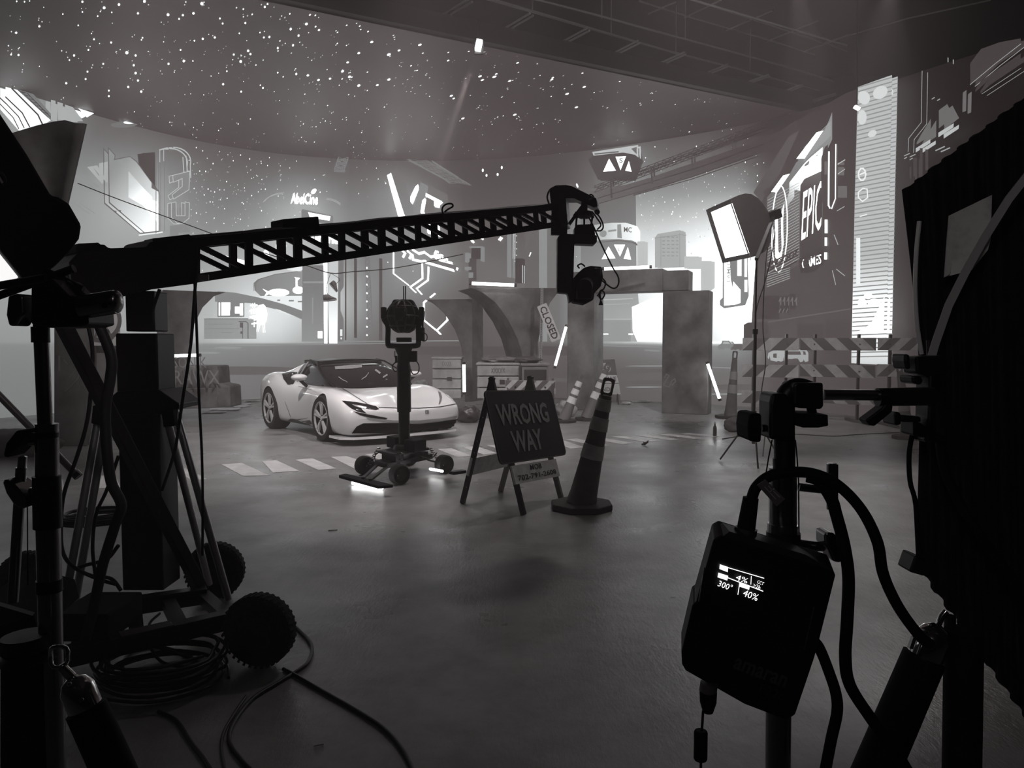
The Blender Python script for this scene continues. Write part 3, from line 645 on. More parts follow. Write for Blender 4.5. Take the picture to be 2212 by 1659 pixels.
# ------------------------------------------------------------------ helpers for set pieces
def plan_at(px, A, B):                   # where the vertical plane through A, B (plan points) is seen at column px
    k = (px-1106)/FPX; d = B-A
    s = (k*A.y-A.x)/(d.x-k*d.y); return A+d*s
def xy(px, y): p = ray(px, 740); return V((p.x*y/p.y, y, 0))
def zat(px, py, y): return P(px, py, y).z
def loft(mb, pix2, y, off, zmin=.0):     # outline seen at depth y, pushed back by off
    f = [P(px, py, y) for px, py in pix2]
    for p in f: p.z = max(p.z, zmin)
    b = [p+V(off) for p in f]; n = len(f)
    tris = geometry.tessellate_polygon([[V((x, -y_, 0)) for x, y_ in pix2]])
    mb.add(f+b, [tuple(t) for t in tris]+[tuple(n+i for i in t)[::-1] for t in tris]+[(i, (i+1) % n, n+(i+1) % n, n+i) for i in range(n)])
    return mb
def plane_hit(px, py, o, n):
    d = ray(px, py); c = V((0, 0, HC)); t = (V(o)-c).dot(n)/d.dot(n); return c+d*t
CONC = mat('set_concrete', 106, .75, noise=.28, nscale=2.2, bump=.5)
CONC2 = mat('set_concrete_dark', 96, .8, noise=.3, nscale=2.6, bump=.5)
TUBE = mat('led_tube_glow', 230, .4, emit=7.0)
METAL = mat('tube_cap_metal', 90, .35, metal=1)
BLK = mat('black_metal', 26, .42, spec=.35)
BLKM = mat('black_matte', 20, .75, spec=.2)
def tube_light(p, q, label, r=.022, group='glowing tubes set around the arches'):
    p, q = V(p), V(q); d = (q-p).normalized(); t = thing('light_tube', label, 'tube light', p, group=None)
    MB().cyl(p+d*.05, q-d*.05, r, n=12).build('glowing_tube', TUBE, t, smooth=40)
    for a, b in ((p, p+d*.05), (q-d*.05, q)): MB().cyl(a, b, r*1.08, n=12).build('end_cap', METAL, t, smooth=40)
    return t
# ------------------------------------------------------------------ stepped concrete portal
pa, pb = xy(1225, 16.4), xy(1530, 15.2)
def pbox(mb, x0, x1, y0, y1, th=.55, ztop=None, floor=False, A=pa, B=pb, push=0):
    a, b = plan_at(x0, A, B), plan_at(x1, A, B); n = V(((b-a).y, -(b-a).x, 0)).normalized()
    if n.y > 0: n = -n
    c = (a+b)/2-n*(th/2+push); z1 = zat((x0+x1)/2, y0, (a.y+b.y)/2); z0 = 0 if floor else zat((x0+x1)/2, y1, (a.y+b.y)/2)
    mb.bar(V((*(a-n*(th/2+push)).xy, (z0+z1)/2)), V((*(b-n*(th/2+push)).xy, (z0+z1)/2)), th, z1-z0); return n
t = thing('concrete_portal', 'stepped concrete doorway frame standing in front of the video wall', 'doorway', (pb.x, pb.y, 0))
m_ = MB(); pbox(m_, 1430, 1530, 628, 0, floor=True, th=.5); m_.build('right_pillar', CONC, t, bevel=.015)
m_ = MB(); pbox(m_, 1225, 1283, 632, 0, floor=True, th=.7); m_.build('left_pillar', CONC, t, bevel=.015)
m_ = MB(); pbox(m_, 1225, 1429.6, 584, 632, th=.5); pbox(m_, 1429.6, 1485, 584, 627.5, th=.5); m_.build('lintel', CONC, t, bevel=.015)
nn = V((-(pb-pa).y, (pb-pa).x, 0)).normalized()
tg = stroke([(1436, 815), (1440, 808), (1446, 812), (1440, 820), (1434, 832), (1446, 836), (1452, 822), (1458, 818), (1460, 824), (1452, 832)], 2.2)
mb = MB()
for q in tg:
    pts = []
    for x, y in q:
        o = plan_at(x, pa, pb); n_ = V(((pb-pa).y, -(pb-pa).x, 0)).normalized(); n_ = n_ if n_.y < 0 else -n_
        pts.append(V((o.x, o.y, zat(x, y, o.y)))+n_*.006)
    mb.add(pts, [(0, 1, 2, 3)])
mb.build('graffiti', mat('graffiti_paint', 150, .8), t)
tube_light(P(1300, 581, 15.3), P(1405, 578, 15.3)+V((0, -.15, 0)), 'long glowing tube lying along the top of the portal lintel', .03)
tube_light(P(1556, 866, 15.0), P(1527, 781, 15.1), 'glowing tube leaning on the right side of the portal', .03)
tube_light(P(1198, 795, 15.6), P(1224, 702, 15.9), 'glowing tube leaning against the left pillar of the portal', .028)
tube_light(P(1003, 852, 14.6), P(1002, 782, 14.6), 'upright glowing tube standing behind the right front wheel of the car', .03)
# ------------------------------------------------------------------ flared arch columns
def arch(name, label, outline, y, off, m=CONC2, extra=None):
    t = thing(name, label, 'column', xy(outline[0][0], y)); loft(MB(), outline, y, off).build('flared_shaft', m, t, bevel=.01)
    return t
c1 = arch('arch_column', 'concrete column flaring into two arch halves, stained, behind the wrong way sign',
    [(1018, 622), (1222, 622), (1205, 632), (1188, 655), (1172, 695), (1162, 740), (1160, 860), (1131, 860), (1129, 770), (1118, 732), (1098, 692), (1072, 655), (1042, 632)], 15.4, (-.35, .85, 0))
MB().box(P(1125, 868, 15.8)+V((0, .2, 0)), (1.0, 1.0, .5)).build('plinth', CONC2, c1, bevel=.02)
c2 = arch('arch_column', 'narrow concrete column with a quarter arch, behind the upright glowing tube',
    [(918, 647), (1020, 646), (1020, 868), (1004, 868), (1002, 790), (996, 750), (982, 712), (960, 678), (936, 656)], 16.3, (.22, .5, 0))
c3 = arch('arch_column', 'concrete column with an arch half reaching right, seen behind the crane post',
    [(352, 626), (488, 631), (462, 640), (438, 664), (420, 700), (408, 745), (405, 880), (352, 880)], 14.6, (-.5, .8, 0))
tube_light(P(1014, 612, 15.2), P(1116, 616, 15.2), 'glowing tube lying on top of the stained arch column', .032)
# pillar at the far left with a parking style sign plate
pl = thing('concrete_pillar', 'graffitied concrete pillar at the far left behind the light stand', 'pillar', xy(150, 10.6))
loft(MB(), [(117, 640), (187, 640), (187, 967), (117, 967)], 10.6, (-.1, .5, 0)).build('shaft', CONC, pl, bevel=.01)
loft(MB(), [(187, 745), (262, 745), (262, 952), (187, 952)], 11.0, (0, .12, 0)).build('side_panel', mat('panel_pale', 128, .7, noise=.15, nscale=3), pl)
mb = MB()
for q in stroke([(150, 815), (172, 790), (162, 800), (176, 796), (168, 818), (150, 838), (140, 845)], 1.6)+stroke([(128, 770), (128, 800)], 4)+stroke([(138, 778), (146, 786)], 1.5):
    mb.add([P(x, y, 10.59) for x, y in q], [(0, 1, 2, 3)])
mb.build('graffiti', mat('graffiti_paint', 150, .8), pl)
sg = thing('sign_plate', 'pale square sign with a dark ring and walking figure left of the crane post', 'sign', P(205, 747, 10.9))
loft(MB(), [(158, 640), (258, 640), (258, 747), (158, 747)], 10.9, (0, .02, 0)).build('plate', mat('sign_white', 205, .5), sg)
def ring_faces(mb, cx, cy, r0, r1, y, n=40):
    a = [P(cx+cos(2*pi*i/n)*r0, cy+sin(2*pi*i/n)*r0, y) for i in range(n)]; b = [P(cx+cos(2*pi*i/n)*r1, cy+sin(2*pi*i/n)*r1, y) for i in range(n)]
    mb.add(a+b, [(i, (i+1) % n, n+(i+1) % n, n+i) for i in range(n)])
mb = MB(); ring_faces(mb, 216, 692, 38, 47, 10.893)
for q in stroke([(214, 690), (232, 716), (240, 730)], 9)+stroke([(205, 730), (213, 705)], 5)+[[(208, 690), (222, 690), (226, 706), (214, 706)]]: mb.add([P(x, y, 10.892) for x, y in q], [(0, 1, 2, 3)])
mb.build('printed_symbol', mat('sign_grey_print', 105, .6), sg)
# heap of concrete blocks with graffiti
hp = thing('block_wall', 'low heap of broken concrete blocks with pale graffiti, right of the crane post', 'wall', Z(420, 880))
mb = MB()
for q in ([(330, 776), (372, 776), (372, 880), (330, 880)], [(374, 790), (470, 790), (474, 838), (374, 838)], [(376, 838), (492, 838), (496, 880), (372, 884)], [(466, 828), (496, 834), (498, 880), (470, 880)]):
    loft(mb, q, 14.3-.1*len(mb.v)/8, (0, .6, 0))
hb = mb.build('blocks', mat('rubble_concrete', 104, .85, noise=.3, nscale=3, bump=.6), hp, bevel=.03)
M0 = Matrix(((1, 0, 0), (0, 0, -1), (0, 1, 0)))
for b_, (x, y), wd, hh in (('SONIK', (410, 783), .62, .2), ('RAWX', (425, 815), .85, .26)):
    lettering(hp, b_, M0, P(x, y, 13.9), wd, hh, mat('graffiti_paint', 150), lift=.0, name='graffiti')
tube_light(P(370, 769, 14.0), P(434, 767, 14.0), 'glowing tube lying on the block heap right of the crane post', .028)
# scattered papers
for i, (x, y, s_, rr) in enumerate(((485, 886, .62, .2), (512, 879, .5, -.3), (528, 874, .3, .5), (462, 892, .45, .1), (1386, 868, .5, -.1), (545, 868, .35, .3))):
    p = Z(x, y); q = MB(); r0 = random.Random(i)
    vs = [(a, b_) for b_ in (-.5, -.17, .17, .5) for a in (-.5, -.25, 0, .25, .5)]
    q.add([p+V((a*s_*cos(rr)-b_*s_*.8*sin(rr), a*s_*sin(rr)+b_*s_*.8*cos(rr), .008+r0.random()*.03)) for a, b_ in vs], [(j*5+k, j*5+k+1, (j+1)*5+k+1, (j+1)*5+k) for j in range(3) for k in range(4)])
    o = q.build('litter_sheet', mat('litter_paper', 190, .7)); tag(o, 'crumpled pale sheet of litter lying inside the portal opening' if x > 900 else 'crumpled pale sheets of litter on the floor left of the car', 'litter', 'loose sheets of litter left of the car' if x < 900 else None)
# ------------------------------------------------------------------ crates, barrier, striped board behind the sign
def crate(name, label, px0, px1, py0, py1, y, depth, m, cat='crate', ribs=3, lab=True):
    t = thing(name, label, cat, xy(px0, y)); x0, x1 = P(px0, py1, y).x, P(px1, py1, y).x; z0, z1 = max(0, P(px0, py1, y).z), P(px0, py0, y).z
    h = (z1-z0)/ribs; mb = MB()
    for i in range(ribs): mb.box(((x0+x1)/2, y+depth/2, z0+h*(i+.5)), (x1-x0, depth, h-.02))
    mb.box(((x0+x1)/2, y+depth/2+.02, (z0+z1)/2), (x1-x0-.05, depth-.05, z1-z0-.01)); mb.build('box', m, t, bevel=.012)
    MB().box(((x0+x1)/2, y+depth/2, z1+.015), (x1-x0+.04, depth+.04, .04)).build('lid', m, t, bevel=.01)
    MB().box(((x0+x1)/2+.1*(x1-x0), y-.006, z0+.5*(z1-z0)), (.1, .012, .08)).build('latch', mat('latch_dark', 60), t)
    if lab: lettering(t, 'XXXXX', M0, ((x0+x1)/2, y-.003, z1-.5*h), .34*(x1-x0), .09, mat('stencil_grey', 78), name='stencil')
    return t
WOODC = mat('crate_faded', 150, .7, noise=.14, nscale=5)
crate('storage_crate', 'wide pale slatted storage crate behind the wrong way sign', 1031, 1121, 788, 862, 14.1, .9, WOODC)
crate('storage_crate', 'pale slatted crate stacked behind the right headlight of the car', 934, 996, 775, 862, 15.2, .7, WOODC, ribs=4)
tp = thing('plastic_tote', 'clear plastic tote holding dark things, right of the wide crate', 'box', xy(1128, 13.9))
x0, x1 = P(1128, 0, 13.9).x, P(1187, 0, 13.9).x; za, zb_ = zat(1150, 862, 13.9), zat(1150, 790, 13.9)
MB().box(((x0+x1)/2, 14.2, (zb_+.62)/2), (x1-x0, .6, zb_-.62)).build('shell', mat('tote_plastic', 120, .2), tp, bevel=.03)
MB().box(((x0+x1)/2, 13.885, (zb_+.68)/2), (x1-x0-.08, .02, (zb_-.62)*.55)).build('dark_contents', mat('tote_dark', 50, .5), tp, bevel=.01)
MB().box(((x0+x1)/2, 14.2, zb_+.02), (x1-x0+.06, .66, .05)).build('lid', mat('tote_plastic', 120, .2), tp, bevel=.015)
MB().box(((x0+x1)/2, 14.2, .3), (x1-x0+.05, .7, .6)).build('stand_box', WOODC, tp, bevel=.01)
def lump(name, label, cat, c, size, seed, m, flat=.0):
    r = random.Random(seed); b = bmesh.new(); bmesh.ops.create_icosphere(b, subdivisions=4, radius=1)
    ph = [V((r.uniform(2, 7), r.uniform(2, 7), r.uniform(2, 7))) for _ in range(7)]
    for v in b.verts:
        k = 1+sum(.07*sin(p.x*v.co.x+i)*sin(p.y*v.co.y+2*i)*cos(p.z*v.co.z) for i, p in enumerate(ph)); k += .05*abs(sin(11*v.co.x+7*v.co.z))
        v.co = V((v.co.x*k*size[0]/2, v.co.y*k*size[1]/2, max(v.co.z*k, -.82)*size[2]/2))
    me = bpy.data.meshes.new(name); b.to_mesh(me); b.free(); me.shade_flat() if flat else me.shade_smooth()
    o = link(name, me, m); mz = min(v.co.z for v in me.vertices); o.location = (c[0], c[1], c[2]-mz); tag(o, label, cat); return o
TARP = mat('tarp_grey', 105, .5, noise=.2, nscale=8)
c_ = P(1082, 786, 14.5); lump('folded_tarp', 'flat folded tarp lying on the wide slatted crate', 'tarp', (c_.x, 14.5, zat(1082, 787, 14.1)+.03), (.75, .5, .12), 3, TARP)
c_ = P(1140, 786, 14.2); lump('folded_tarp', 'dark folded tarp lying on the clear plastic tote', 'tarp', (c_.x, 14.2, zb_+.045), (.5, .4, .14), 5, mat('tarp_dark', 75, .5))
BAGM = mat('plastic_bag', 165, .25, noise=.2, nscale=9, bump=.5)
for (x, y, w_, h_, sd, l_, m) in ((908, 862, .5, .55, 8, 'crumpled clear plastic sheeting behind the windscreen of the car', BAGM), (1222, 900, .42, .36, 9, 'crumpled plastic bag on the floor left of the striped cones', BAGM),
        (1012, 912, .42, .34, 10, 'dark rubbish bag on the floor beside the right headlight of the car', mat('bag_dark', 62, .35)), (1352, 874, .24, .08, 12, 'small flattened litter heap right of the bike lane sign', BAGM)):
    p = Z(x, y); lump('plastic_bag', l_, 'bag', (p.x, p.y, 0), (w_, w_, h_), sd, m)
STR_W = mat('board_white', 178, .6, noise=.08, nscale=9); STR_O = mat('board_orange', 98, .6)
def striped_board(parent, A, B, z0, z1, n, flip, th=.03, lean=1.0):
    """board from plan point A to B with n slanted stripes"""
    d = (B-A); L = d.length; u = d.normalized(); nrm = V((u.y, -u.x, 0)); nrm = nrm if nrm.y < 0 else -nrm
    h = z1-z0; bd = MB().bar(V((*A.xy, (z0+z1)/2))-nrm*th/2, V((*B.xy, (z0+z1)/2))-nrm*th/2, th, h).build('board', STR_W, parent)
    mb = MB(); w_ = L/n/2; s = h*lean*(1 if flip else -1)
    for i in range(-2, n+2):
        q = [(i*2*w_, 0), (i*2*w_+w_, 0), (i*2*w_+w_+s, h), (i*2*w_+s, h)]
        # clip to the board
        def clip(pl, k, sign):
            out = []
            for j in range(len(pl)):
                a, b = pl[j], pl[(j+1) % len(pl)]; fa, fb = (a[0]-k)*sign, (b[0]-k)*sign
                if fa >= 0: out.append(a)
                if fa*fb < 0: t_ = fa/(fa-fb); out.append((a[0]+(b[0]-a[0])*t_, a[1]+(b[1]-a[1])*t_))
            return out
        q = clip(clip(q, 0, 1), L, -1)
        if len(q) > 2: mb.add([A+u*x+V((0, 0, z0+z))+nrm*.003 for x, z in q], [tuple(range(len(q)))])
    mb.build('stripes', STR_O, bd)
    bt = MB()
    for f in (.2, .8): c = A+u*L*f+V((0, 0, (z0+z1)/2))+nrm*.008; bt.cyl(c+nrm*.008, c-nrm*.004, .013, n=10)
    bt.build('bolt', METAL, bd)
    return bd
bc = thing('striped_barricade', 'small striped folding barricade half hidden behind the wrong way sign', 'barricade', Z(1150, 905))
A_, B_ = xy(1092, 12.2), xy(1200, 12.0)
striped_board(bc, A_, B_, zat(1150, 850, 12.1), zat(1150, 822, 12.1), 4, True); striped_board(bc, A_+V((0, .02, 0)), B_+V((0, .02, 0)), zat(1150, 900, 12.1), zat(1150, 872, 12.1), 4, True)
for s_ in (A_, B_):
    for e in (-.25, .35): MB().bar(V((s_.x+(.04 if s_ is A_ else -.04), s_.y+e+.05, 0)), V((s_.x+(.04 if s_ is A_ else -.04), s_.y+.05, zat(1150, 818, 12.1))), .04, .03).build('leg', METAL, bc)
# ------------------------------------------------------------------ big barricades on the right
def barricade(label, x0, x1, ya, yb, flips, foot):
    t = thing('road_barricade', label, 'barricade', xy(x0, ya)); A, B = xy(x0, ya), xy(x1, yb); ym = (ya+yb)/2; xm = (x0+x1)/2
    for (p0, p1), fl in zip(((730, 757), (788, 815), (845, 872)), flips):
        striped_board(t, A, B, zat(xm, p1, ym), zat(xm, p0, ym), 3 if x1-x0 > 130 else 2, fl)
    u = (B-A)
    for f in (.22, .8):
        c = A+u*f; MB().bar(c+V((0, .05, 0)), c+V((0, .05, zat(xm, 722, ym))), .045, .045).build('upright', METAL, t)
        MB().bar(c+V((0, -.45, .03)), c+V((0, .5, .03)), .05, .05).build('foot', METAL, t)
    return t
barricade('three-board striped barricade standing behind the distant light stand', 1604, 1726, 14.6, 14.2, (True, True, True), 0)
barricade('long three-board striped barricade in the middle of the right row', 1729, 1892, 14.3, 13.5, (False, False, False), 0)
barricade('three-board striped barricade partly behind the black curtained frame', 1896, 2040, 13.3, 12.5, (True, True, True), 0)
# ------------------------------------------------------------------ traffic channelizer cones
def cone(label, base, top, rb, rt, m_body, m_band, bands, base_r, hand=.15, n=22, group=None):
    t = thing('traffic_cone', label, 'traffic cone', base, group=group); base, top = V(base), V(top); d = (top-base).normalized()
    L = (top-base).length; s0 = base+V((0, 0, .045)); f = lambda k: rb+(rt-rb)*k
    prof = [(rb*1.06, .0), (rb*1.0, .06*L)]
    cuts = []
    for a, b in bands: cuts += [a, b]
    prof += [(f(k), k*L) for k in (.1, .3, .5, .7, .9, 1.0)]+[(rt*.5, L*1.01)]
    MB().lathe(prof, s0, d, n).build('cone_body', m_body, t, smooth=50)
    for a, b in bands:
        mb = MB(); mb.lathe([(f(a), a*L), (f(a)+.006, a*L+.003), (f(b)+.006, b*L-.003), (f(b), b*L)], s0, d, n); mb.build('reflective_band', m_band, t, smooth=50)
    M = frame_z(V((0, -1, 0)), d); M = Matrix((d.cross(V((0, 1, 0))).normalized(), d, d.cross(V((0, 1, 0))).normalized().cross(d))).transposed()
    o = s0+d*(L+hand/2); w_ = rt*1.9
    outer, inner = rrect(w_, hand, w_*.25), rrect(w_*.62, hand*.66, w_*.2)
    mb = MB(); k = len(outer); th = .018
    vs = [o+M@V((x, y, z)) for z in (-th, th) for P_ in (outer, inner) for x, y in P_]
    fs = []
    for i in range(k):
        j = (i+1) % k; fs += [(i, j, k+j, k+i), (2*k+i, 3*k+i, 3*k+j, 2*k+j), (i, 2*k+i, 2*k+j, j), (k+i, k+j, 3*k+j, 3*k+i)]
    mb.add(vs, fs); mb.build('handle', m_body, t)
    pr = [(base_r*cos(2*pi*(i+.5)/8), base_r*sin(2*pi*(i+.5)/8)) for i in range(8)]
    MB().prism(pr, Matrix.Identity(3), base+V((0, 0, .028)), .055).build('rubber_base', mat('rubber_base', 52, .8), t, bevel=.012)
    return t
CB = mat('cone_rubber', 84, .55, noise=.15, nscale=9, bump=.2); CW = mat('cone_white_band', 225, .35)
cb_ = Z(1256, 1098); tp_ = P(1308, 866, cb_.y)
cone('large scuffed traffic cone in the foreground beside the wrong way sign', cb_, tp_, .128, .055, CB, mat('cone_dirty_band', 190, .45, noise=.1, nscale=12), ((.42, .55), (.68, .8), (.86, .97)), .285, hand=.16)
b_ = Z(1218, 912); cone('white banded cone leaning right, left one of the two behind the big cone', b_, P(1253, 827, b_.y), .11, .05, mat('cone_rubber_far', 110, .6), CW, ((.42, .58), (.64, .78), (.84, .97)), .24, hand=.12)
b_ = Z(1268, 908); cone('white banded cone leaning right in front of the bike lane sign', b_, P(1309, 805, b_.y), .12, .05, mat('cone_rubber_far', 110, .6), CW, ((.4, .54), (.62, .74), (.8, .92)), .24, hand=.16)
b_ = Z(1578, 903); cone('worn banded cone standing between the portal and the distant light stand', b_, P(1587, 781, b_.y), .12, .05, CONC2, mat('cone_grey_band', 140, .6), ((.4, .55), (.64, .78)), .3, hand=.16)
b_ = Z(1960, 948); cone('thin cone leaning left against the striped boards beside the black frame', b_, P(1944, 812, b_.y), .1, .045, CONC2, mat('cone_grey_band', 140, .6), ((.4, .55), (.64, .78)), .22, hand=.18)
# ------------------------------------------------------------------ bike lane sign
bl = thing('bike_lane_sign', 'folding bike lane sign with a white bicycle symbol behind the cones', 'sign', Z(1310, 872))
yb_ = Z(1310, 872).y
loft(MB(), [(1279, 778), (1328, 776), (1342, 870), (1277, 868)], yb_, (0, .03, 0)).build('frame', mat('sign_frame', 120, .5), bl)
loft(MB(), [(1281, 780), (1327, 778), (1332, 808), (1280, 808)], yb_-.012, (0, .008, 0)).build('symbol_panel', mat('sign_dark_face', 112, .5), bl)
loft(MB(), [(1280, 810), (1332, 810), (1337, 827), (1279, 827)], yb_-.012, (0, .008, 0)).build('name_panel', mat('sign_pale_face', 245, .5), bl)
loft(MB(), [(1279, 829), (1337, 829), (1341, 852), (1278, 852)], yb_-.012, (0, .008, 0)).build('lower_panel', mat('sign_mid_face', 215, .5), bl)
mb = MB(); yy = yb_-.016
ring_faces(mb, 1288, 799, 5.8, 7.2, yy, 20); ring_faces(mb, 1312, 797, 5.8, 7.2, yy, 20)
for q in stroke([(1288, 799), (1293, 787), (1305, 787), (1300, 798), (1293, 788)], 1.4)+stroke([(1300, 798), (1312, 797), (1305, 786)], 1.4)+stroke([(1293, 787), (1291, 782), (1295, 782)], 1.4)+stroke([(1303, 785), (1308, 785)], 1.6): mb.add([P(x, y, yy) for x, y in q], [(0, 1, 2, 3)])
mb.build('bicycle_symbol', mat('sign_pale_face', 245), bl)
lettering(bl, 'BIKE LANE', M0, P(1307, 818.5, yb_-.014), S(48, yb_), S(10, yb_), mat('sign_black_print', 60), bold=.02)
lettering(bl, 'ENDS', M0, P(1309, 841, yb_-.014), S(30, yb_), S(9, yb_), mat('sign_grey_print', 105), bold=.02)
for x in (1284, 1334): MB().bar(P(x, 850, yb_+.02), Z(x+2, 874), .03, .03).build('leg', METAL, bl)
# ------------------------------------------------------------------ closed sign on a perforated post
cp = thing('closed_sign', 'slanted white CLOSED board on a perforated steel post', 'sign', xy(1168, 14.8))
yp = 14.8
MB().box(P(1170, 708, yp)+V((0, 0, 0)), (S(6.5, yp), .05, zat(0, 622, yp)-zat(0, 795, yp)))
MB().bar(P(1171, 622, yp), P(1166, 862, yp)+V((0, 0, -.05)), S(6, yp), S(6, yp)).build('post', mat('post_steel', 150, .5), cp)
mb = MB()
for i in range(44): c = P(1171-5*i/44, 625+i*5.1, yp-.035); mb.box(c, (.012, .012, .018))
mb.build('post_holes', mat('hole_dark', 40), cp, kind='stuff')
ctr = P(1186, 697, yp-.06); a_ = R(-67.5)
Mx = V((cos(a_), 0, sin(a_))); My = V((-sin(a_), 0, cos(a_))); Mr = Matrix((Mx, My, Mx.cross(My))).transposed()
MB().prism(rrect(S(83, yp), S(22, yp), .02), Mr, ctr, .012).build('board', mat('sign_white', 205), cp)
lettering(cp, 'CLOSED', Mr, ctr, S(74, yp), S(15, yp), mat('sign_black_print', 60), bold=.02, lift=.009)
# ------------------------------------------------------------------ shoes hanging on a wire, slack wires
WIRE = mat('black_wire', 24, .6)
o = MB().tube([P(168, 396, 13), P(260, 432, 13), P(445, 500, 13), P(560, 543, 13), P(660, 573, 13), P(714, 590, 13), P(760, 587, 12.9), P(860, 578, 12.6), P(1000, 549, 12.3)], .008, 6, smooth=4).build('overhead_wire', WIRE); tag(o, 'thin slack wire crossing above the car, shoes hanging from it', 'wire')
def shoe(label, c, ang, s=.3):
    t = thing('hanging_shoe', label, 'shoe', c); ca, sa = cos(ang), sin(ang)
    def W(x, y, z): return V(c)+V((x*ca-z*sa, y, x*sa+z*ca))*s
    mb = MB(); secs = [(-.48, .16, .02, .5), (-.3, .2, 0, .55), (-.05, .19, 0, .5), (.15, .2, 0, .34), (.35, .18, 0, .24), (.5, .08, .02, .16)]
    mb.rings([[W(x, w_*cos(2*pi*i/12), z0+.06+(z1-z0-.06)*(.5+.5*sin(2*pi*i/12))) for i in range(12)] for x, w_, z0, z1 in secs]); mb.build('upper', mat('shoe_dark', 88, .6, noise=.2, nscale=20), t, smooth=60)
    mb = MB(); mb.rings([[W(x, w_*1.08*cos(2*pi*i/12), z0-.03+.12*(.5+.5*sin(2*pi*i/12))) for i in range(12)] for x, w_, z0, z1 in secs]); mb.build('sole', mat('shoe_sole', 150, .6), t, smooth=60)
    MB().tube([W(-.1, 0, .45), W(-.2, 0, 1.0), P(714, 590, 13)], .004, 5, smooth=3).build('lace', WIRE, t)
shoe('upper trainer of the pair hanging from the wire', P(719, 622, 13.05), R(-50), .19)
shoe('lower trainer of the pair hanging from the wire', P(713, 650, 12.75), R(6), .22)
# ------------------------------------------------------------------ crosswalk bars on the floor (paint)
fl_ = bpy.data.objects['floor']
PAINT = mat('road_paint', 215, .5, noise=.1, nscale=4)
bars = [[(60, 1062), (142, 1058), (132, 1030), (60, 1032)], [(198, 1055), (260, 1052), (248, 1026), (207, 1028)], [(345, 1055), (352, 1020), (372, 1012), (385, 1030)], [(376, 1013), (400, 1011), (448, 1035), (412, 1036)],
        [(478, 1003), (522, 1000), (583, 1027), (525, 1028)], [(566, 996), (597, 994), (647, 1017), (590, 1021)], [(638, 993), (675, 990), (727, 1012), (688, 1015)], [(715, 987), (748, 985), (800, 1002), (765, 1012)],
        [(788, 981), (820, 979), (860, 995), (838, 1000)], [(945, 970), (975, 968), (1018, 984), (990, 988)], [(998, 966), (1030, 964), (1075, 979), (1046, 982)], [(1052, 962), (1082, 960), (1130, 975), (1104, 978)], [(1104, 959), (1130, 957), (1180, 972), (1156, 975)],
        [(1195, 953), (1217, 951), (1262, 966), (1232, 969)], [(1222, 949), (1246, 947), (1318, 962), (1290, 964)], [(1270, 946), (1292, 944), (1370, 957), (1345, 960)], [(1322, 943), (1346, 942), (1422, 953), (1396, 955)], [(1376, 941), (1396, 939), (1470, 949), (1446, 951)], [(1424, 939), (1446, 937), (1522, 946), (1500, 948)], [(1470, 936), (1490, 935), (1560, 942), (1540, 944)]]
for q in bars:
    MB().add([Z(x, y, .003) for x, y in q], [(0, 1, 2, 3)]).build('crosswalk_bar', PAINT, fl_)
# ------------------------------------------------------------------ distant softbox on a stand
sb = thing('softbox_light', 'large lit softbox on a tall thin stand in front of the billboard', 'light', Z(1630, 1000))
ys = Z(1630, 1000).y+.9
def PS(x, y, d=0): return P(x, y, ys+d)
# front opening: near frame corners, wedge to the rear hub
F4 = [PS(1526, 453, .3), PS(1579, 430, -.25), PS(1622, 556, -.25), PS(1562, 568, .3)]
hub = PS(1656, 470, .3)
def curve3(a, b, bul, n=6): return [a.lerp(b, i/n)+bul*sin(pi*i/n) for i in range(n+1)]
mid = sum(F4, V())/4; outd = (mid-hub).normalized()
mb = MB(); ribs_ = []
hr = .07
upz = (F4[0]-F4[3]).normalized(); sdz = (F4[1]-F4[0]).normalized()
hubc = [hub+(-sdz*hr+upz*hr), hub+(sdz*hr+upz*hr), hub+(sdz*hr-upz*hr), hub+(-sdz*hr-upz*hr)]
bul = [(F4[i]-mid).normalized()*.16 for i in range(4)]
cols_ = [curve3(F4[i], hubc[i], bul[i]) for i in range(4)]
rr_ = []
for k in range(7): rr_.append([cols_[0][k], cols_[1][k], cols_[2][k], cols_[3][k]])
vs_ = [v for r_ in rr_ for v in r_]; fs_ = [(k*4+i, k*4+(i+1) % 4, (k+1)*4+(i+1) % 4, (k+1)*4+i) for k in range(6) for i in range(4)]+[(24, 25, 26, 27)]
mb.add(vs_, fs_); mb.build('fabric_shell', mat('softbox_fabric', 62, .6, noise=.1, nscale=14), sb, smooth=60)
inn = [mid.lerp(p, .86)-outd*.03 for p in F4]
MB().add(inn, [(0, 1, 2, 3)]).build('lit_diffuser', mat('diffuser_glow', 240, .5, emit=6), sb)
mb = MB()
for i in range(4): mb.add([F4[i]+outd*.01, F4[(i+1) % 4]+outd*.01, inn[(i+1) % 4]+outd*.03, inn[i]+outd*.03], [(0, 1, 2, 3)])
mb.build('front_lip', mat('softbox_lip', 130, .6), sb)
mb = MB(); mb.bar(hub, hub+(hub-mid).normalized()*.22, .13, .13); mb.build('lamp_head', BLK, sb, bevel=.01)
st = Z(1630, 1003); hp_ = hub+(hub-mid).normalized()*.14; pox = P(1631, 740, st.y).x; ptop = zat(1631, 560, st.y)
MB().cyl((pox, st.y, 0.25), (pox, st.y, 1.6), .02, n=10).build('lower_pole', METAL, sb, smooth=40)
MB().cyl((pox, st.y, 1.55), (pox, st.y, ptop), .012, n=10).build('upper_pole', METAL, sb, smooth=40)
MB().bar((pox, st.y, ptop), hp_, .04, .03).build('bracket', BLK, sb)
for a_ in (20, 140, 260):
    MB().tube([(pox, st.y, .62), (pox+cos(R(a_))*.42, st.y+sin(R(a_))*.42, .02)], .011, 8).build('leg', METAL, sb)
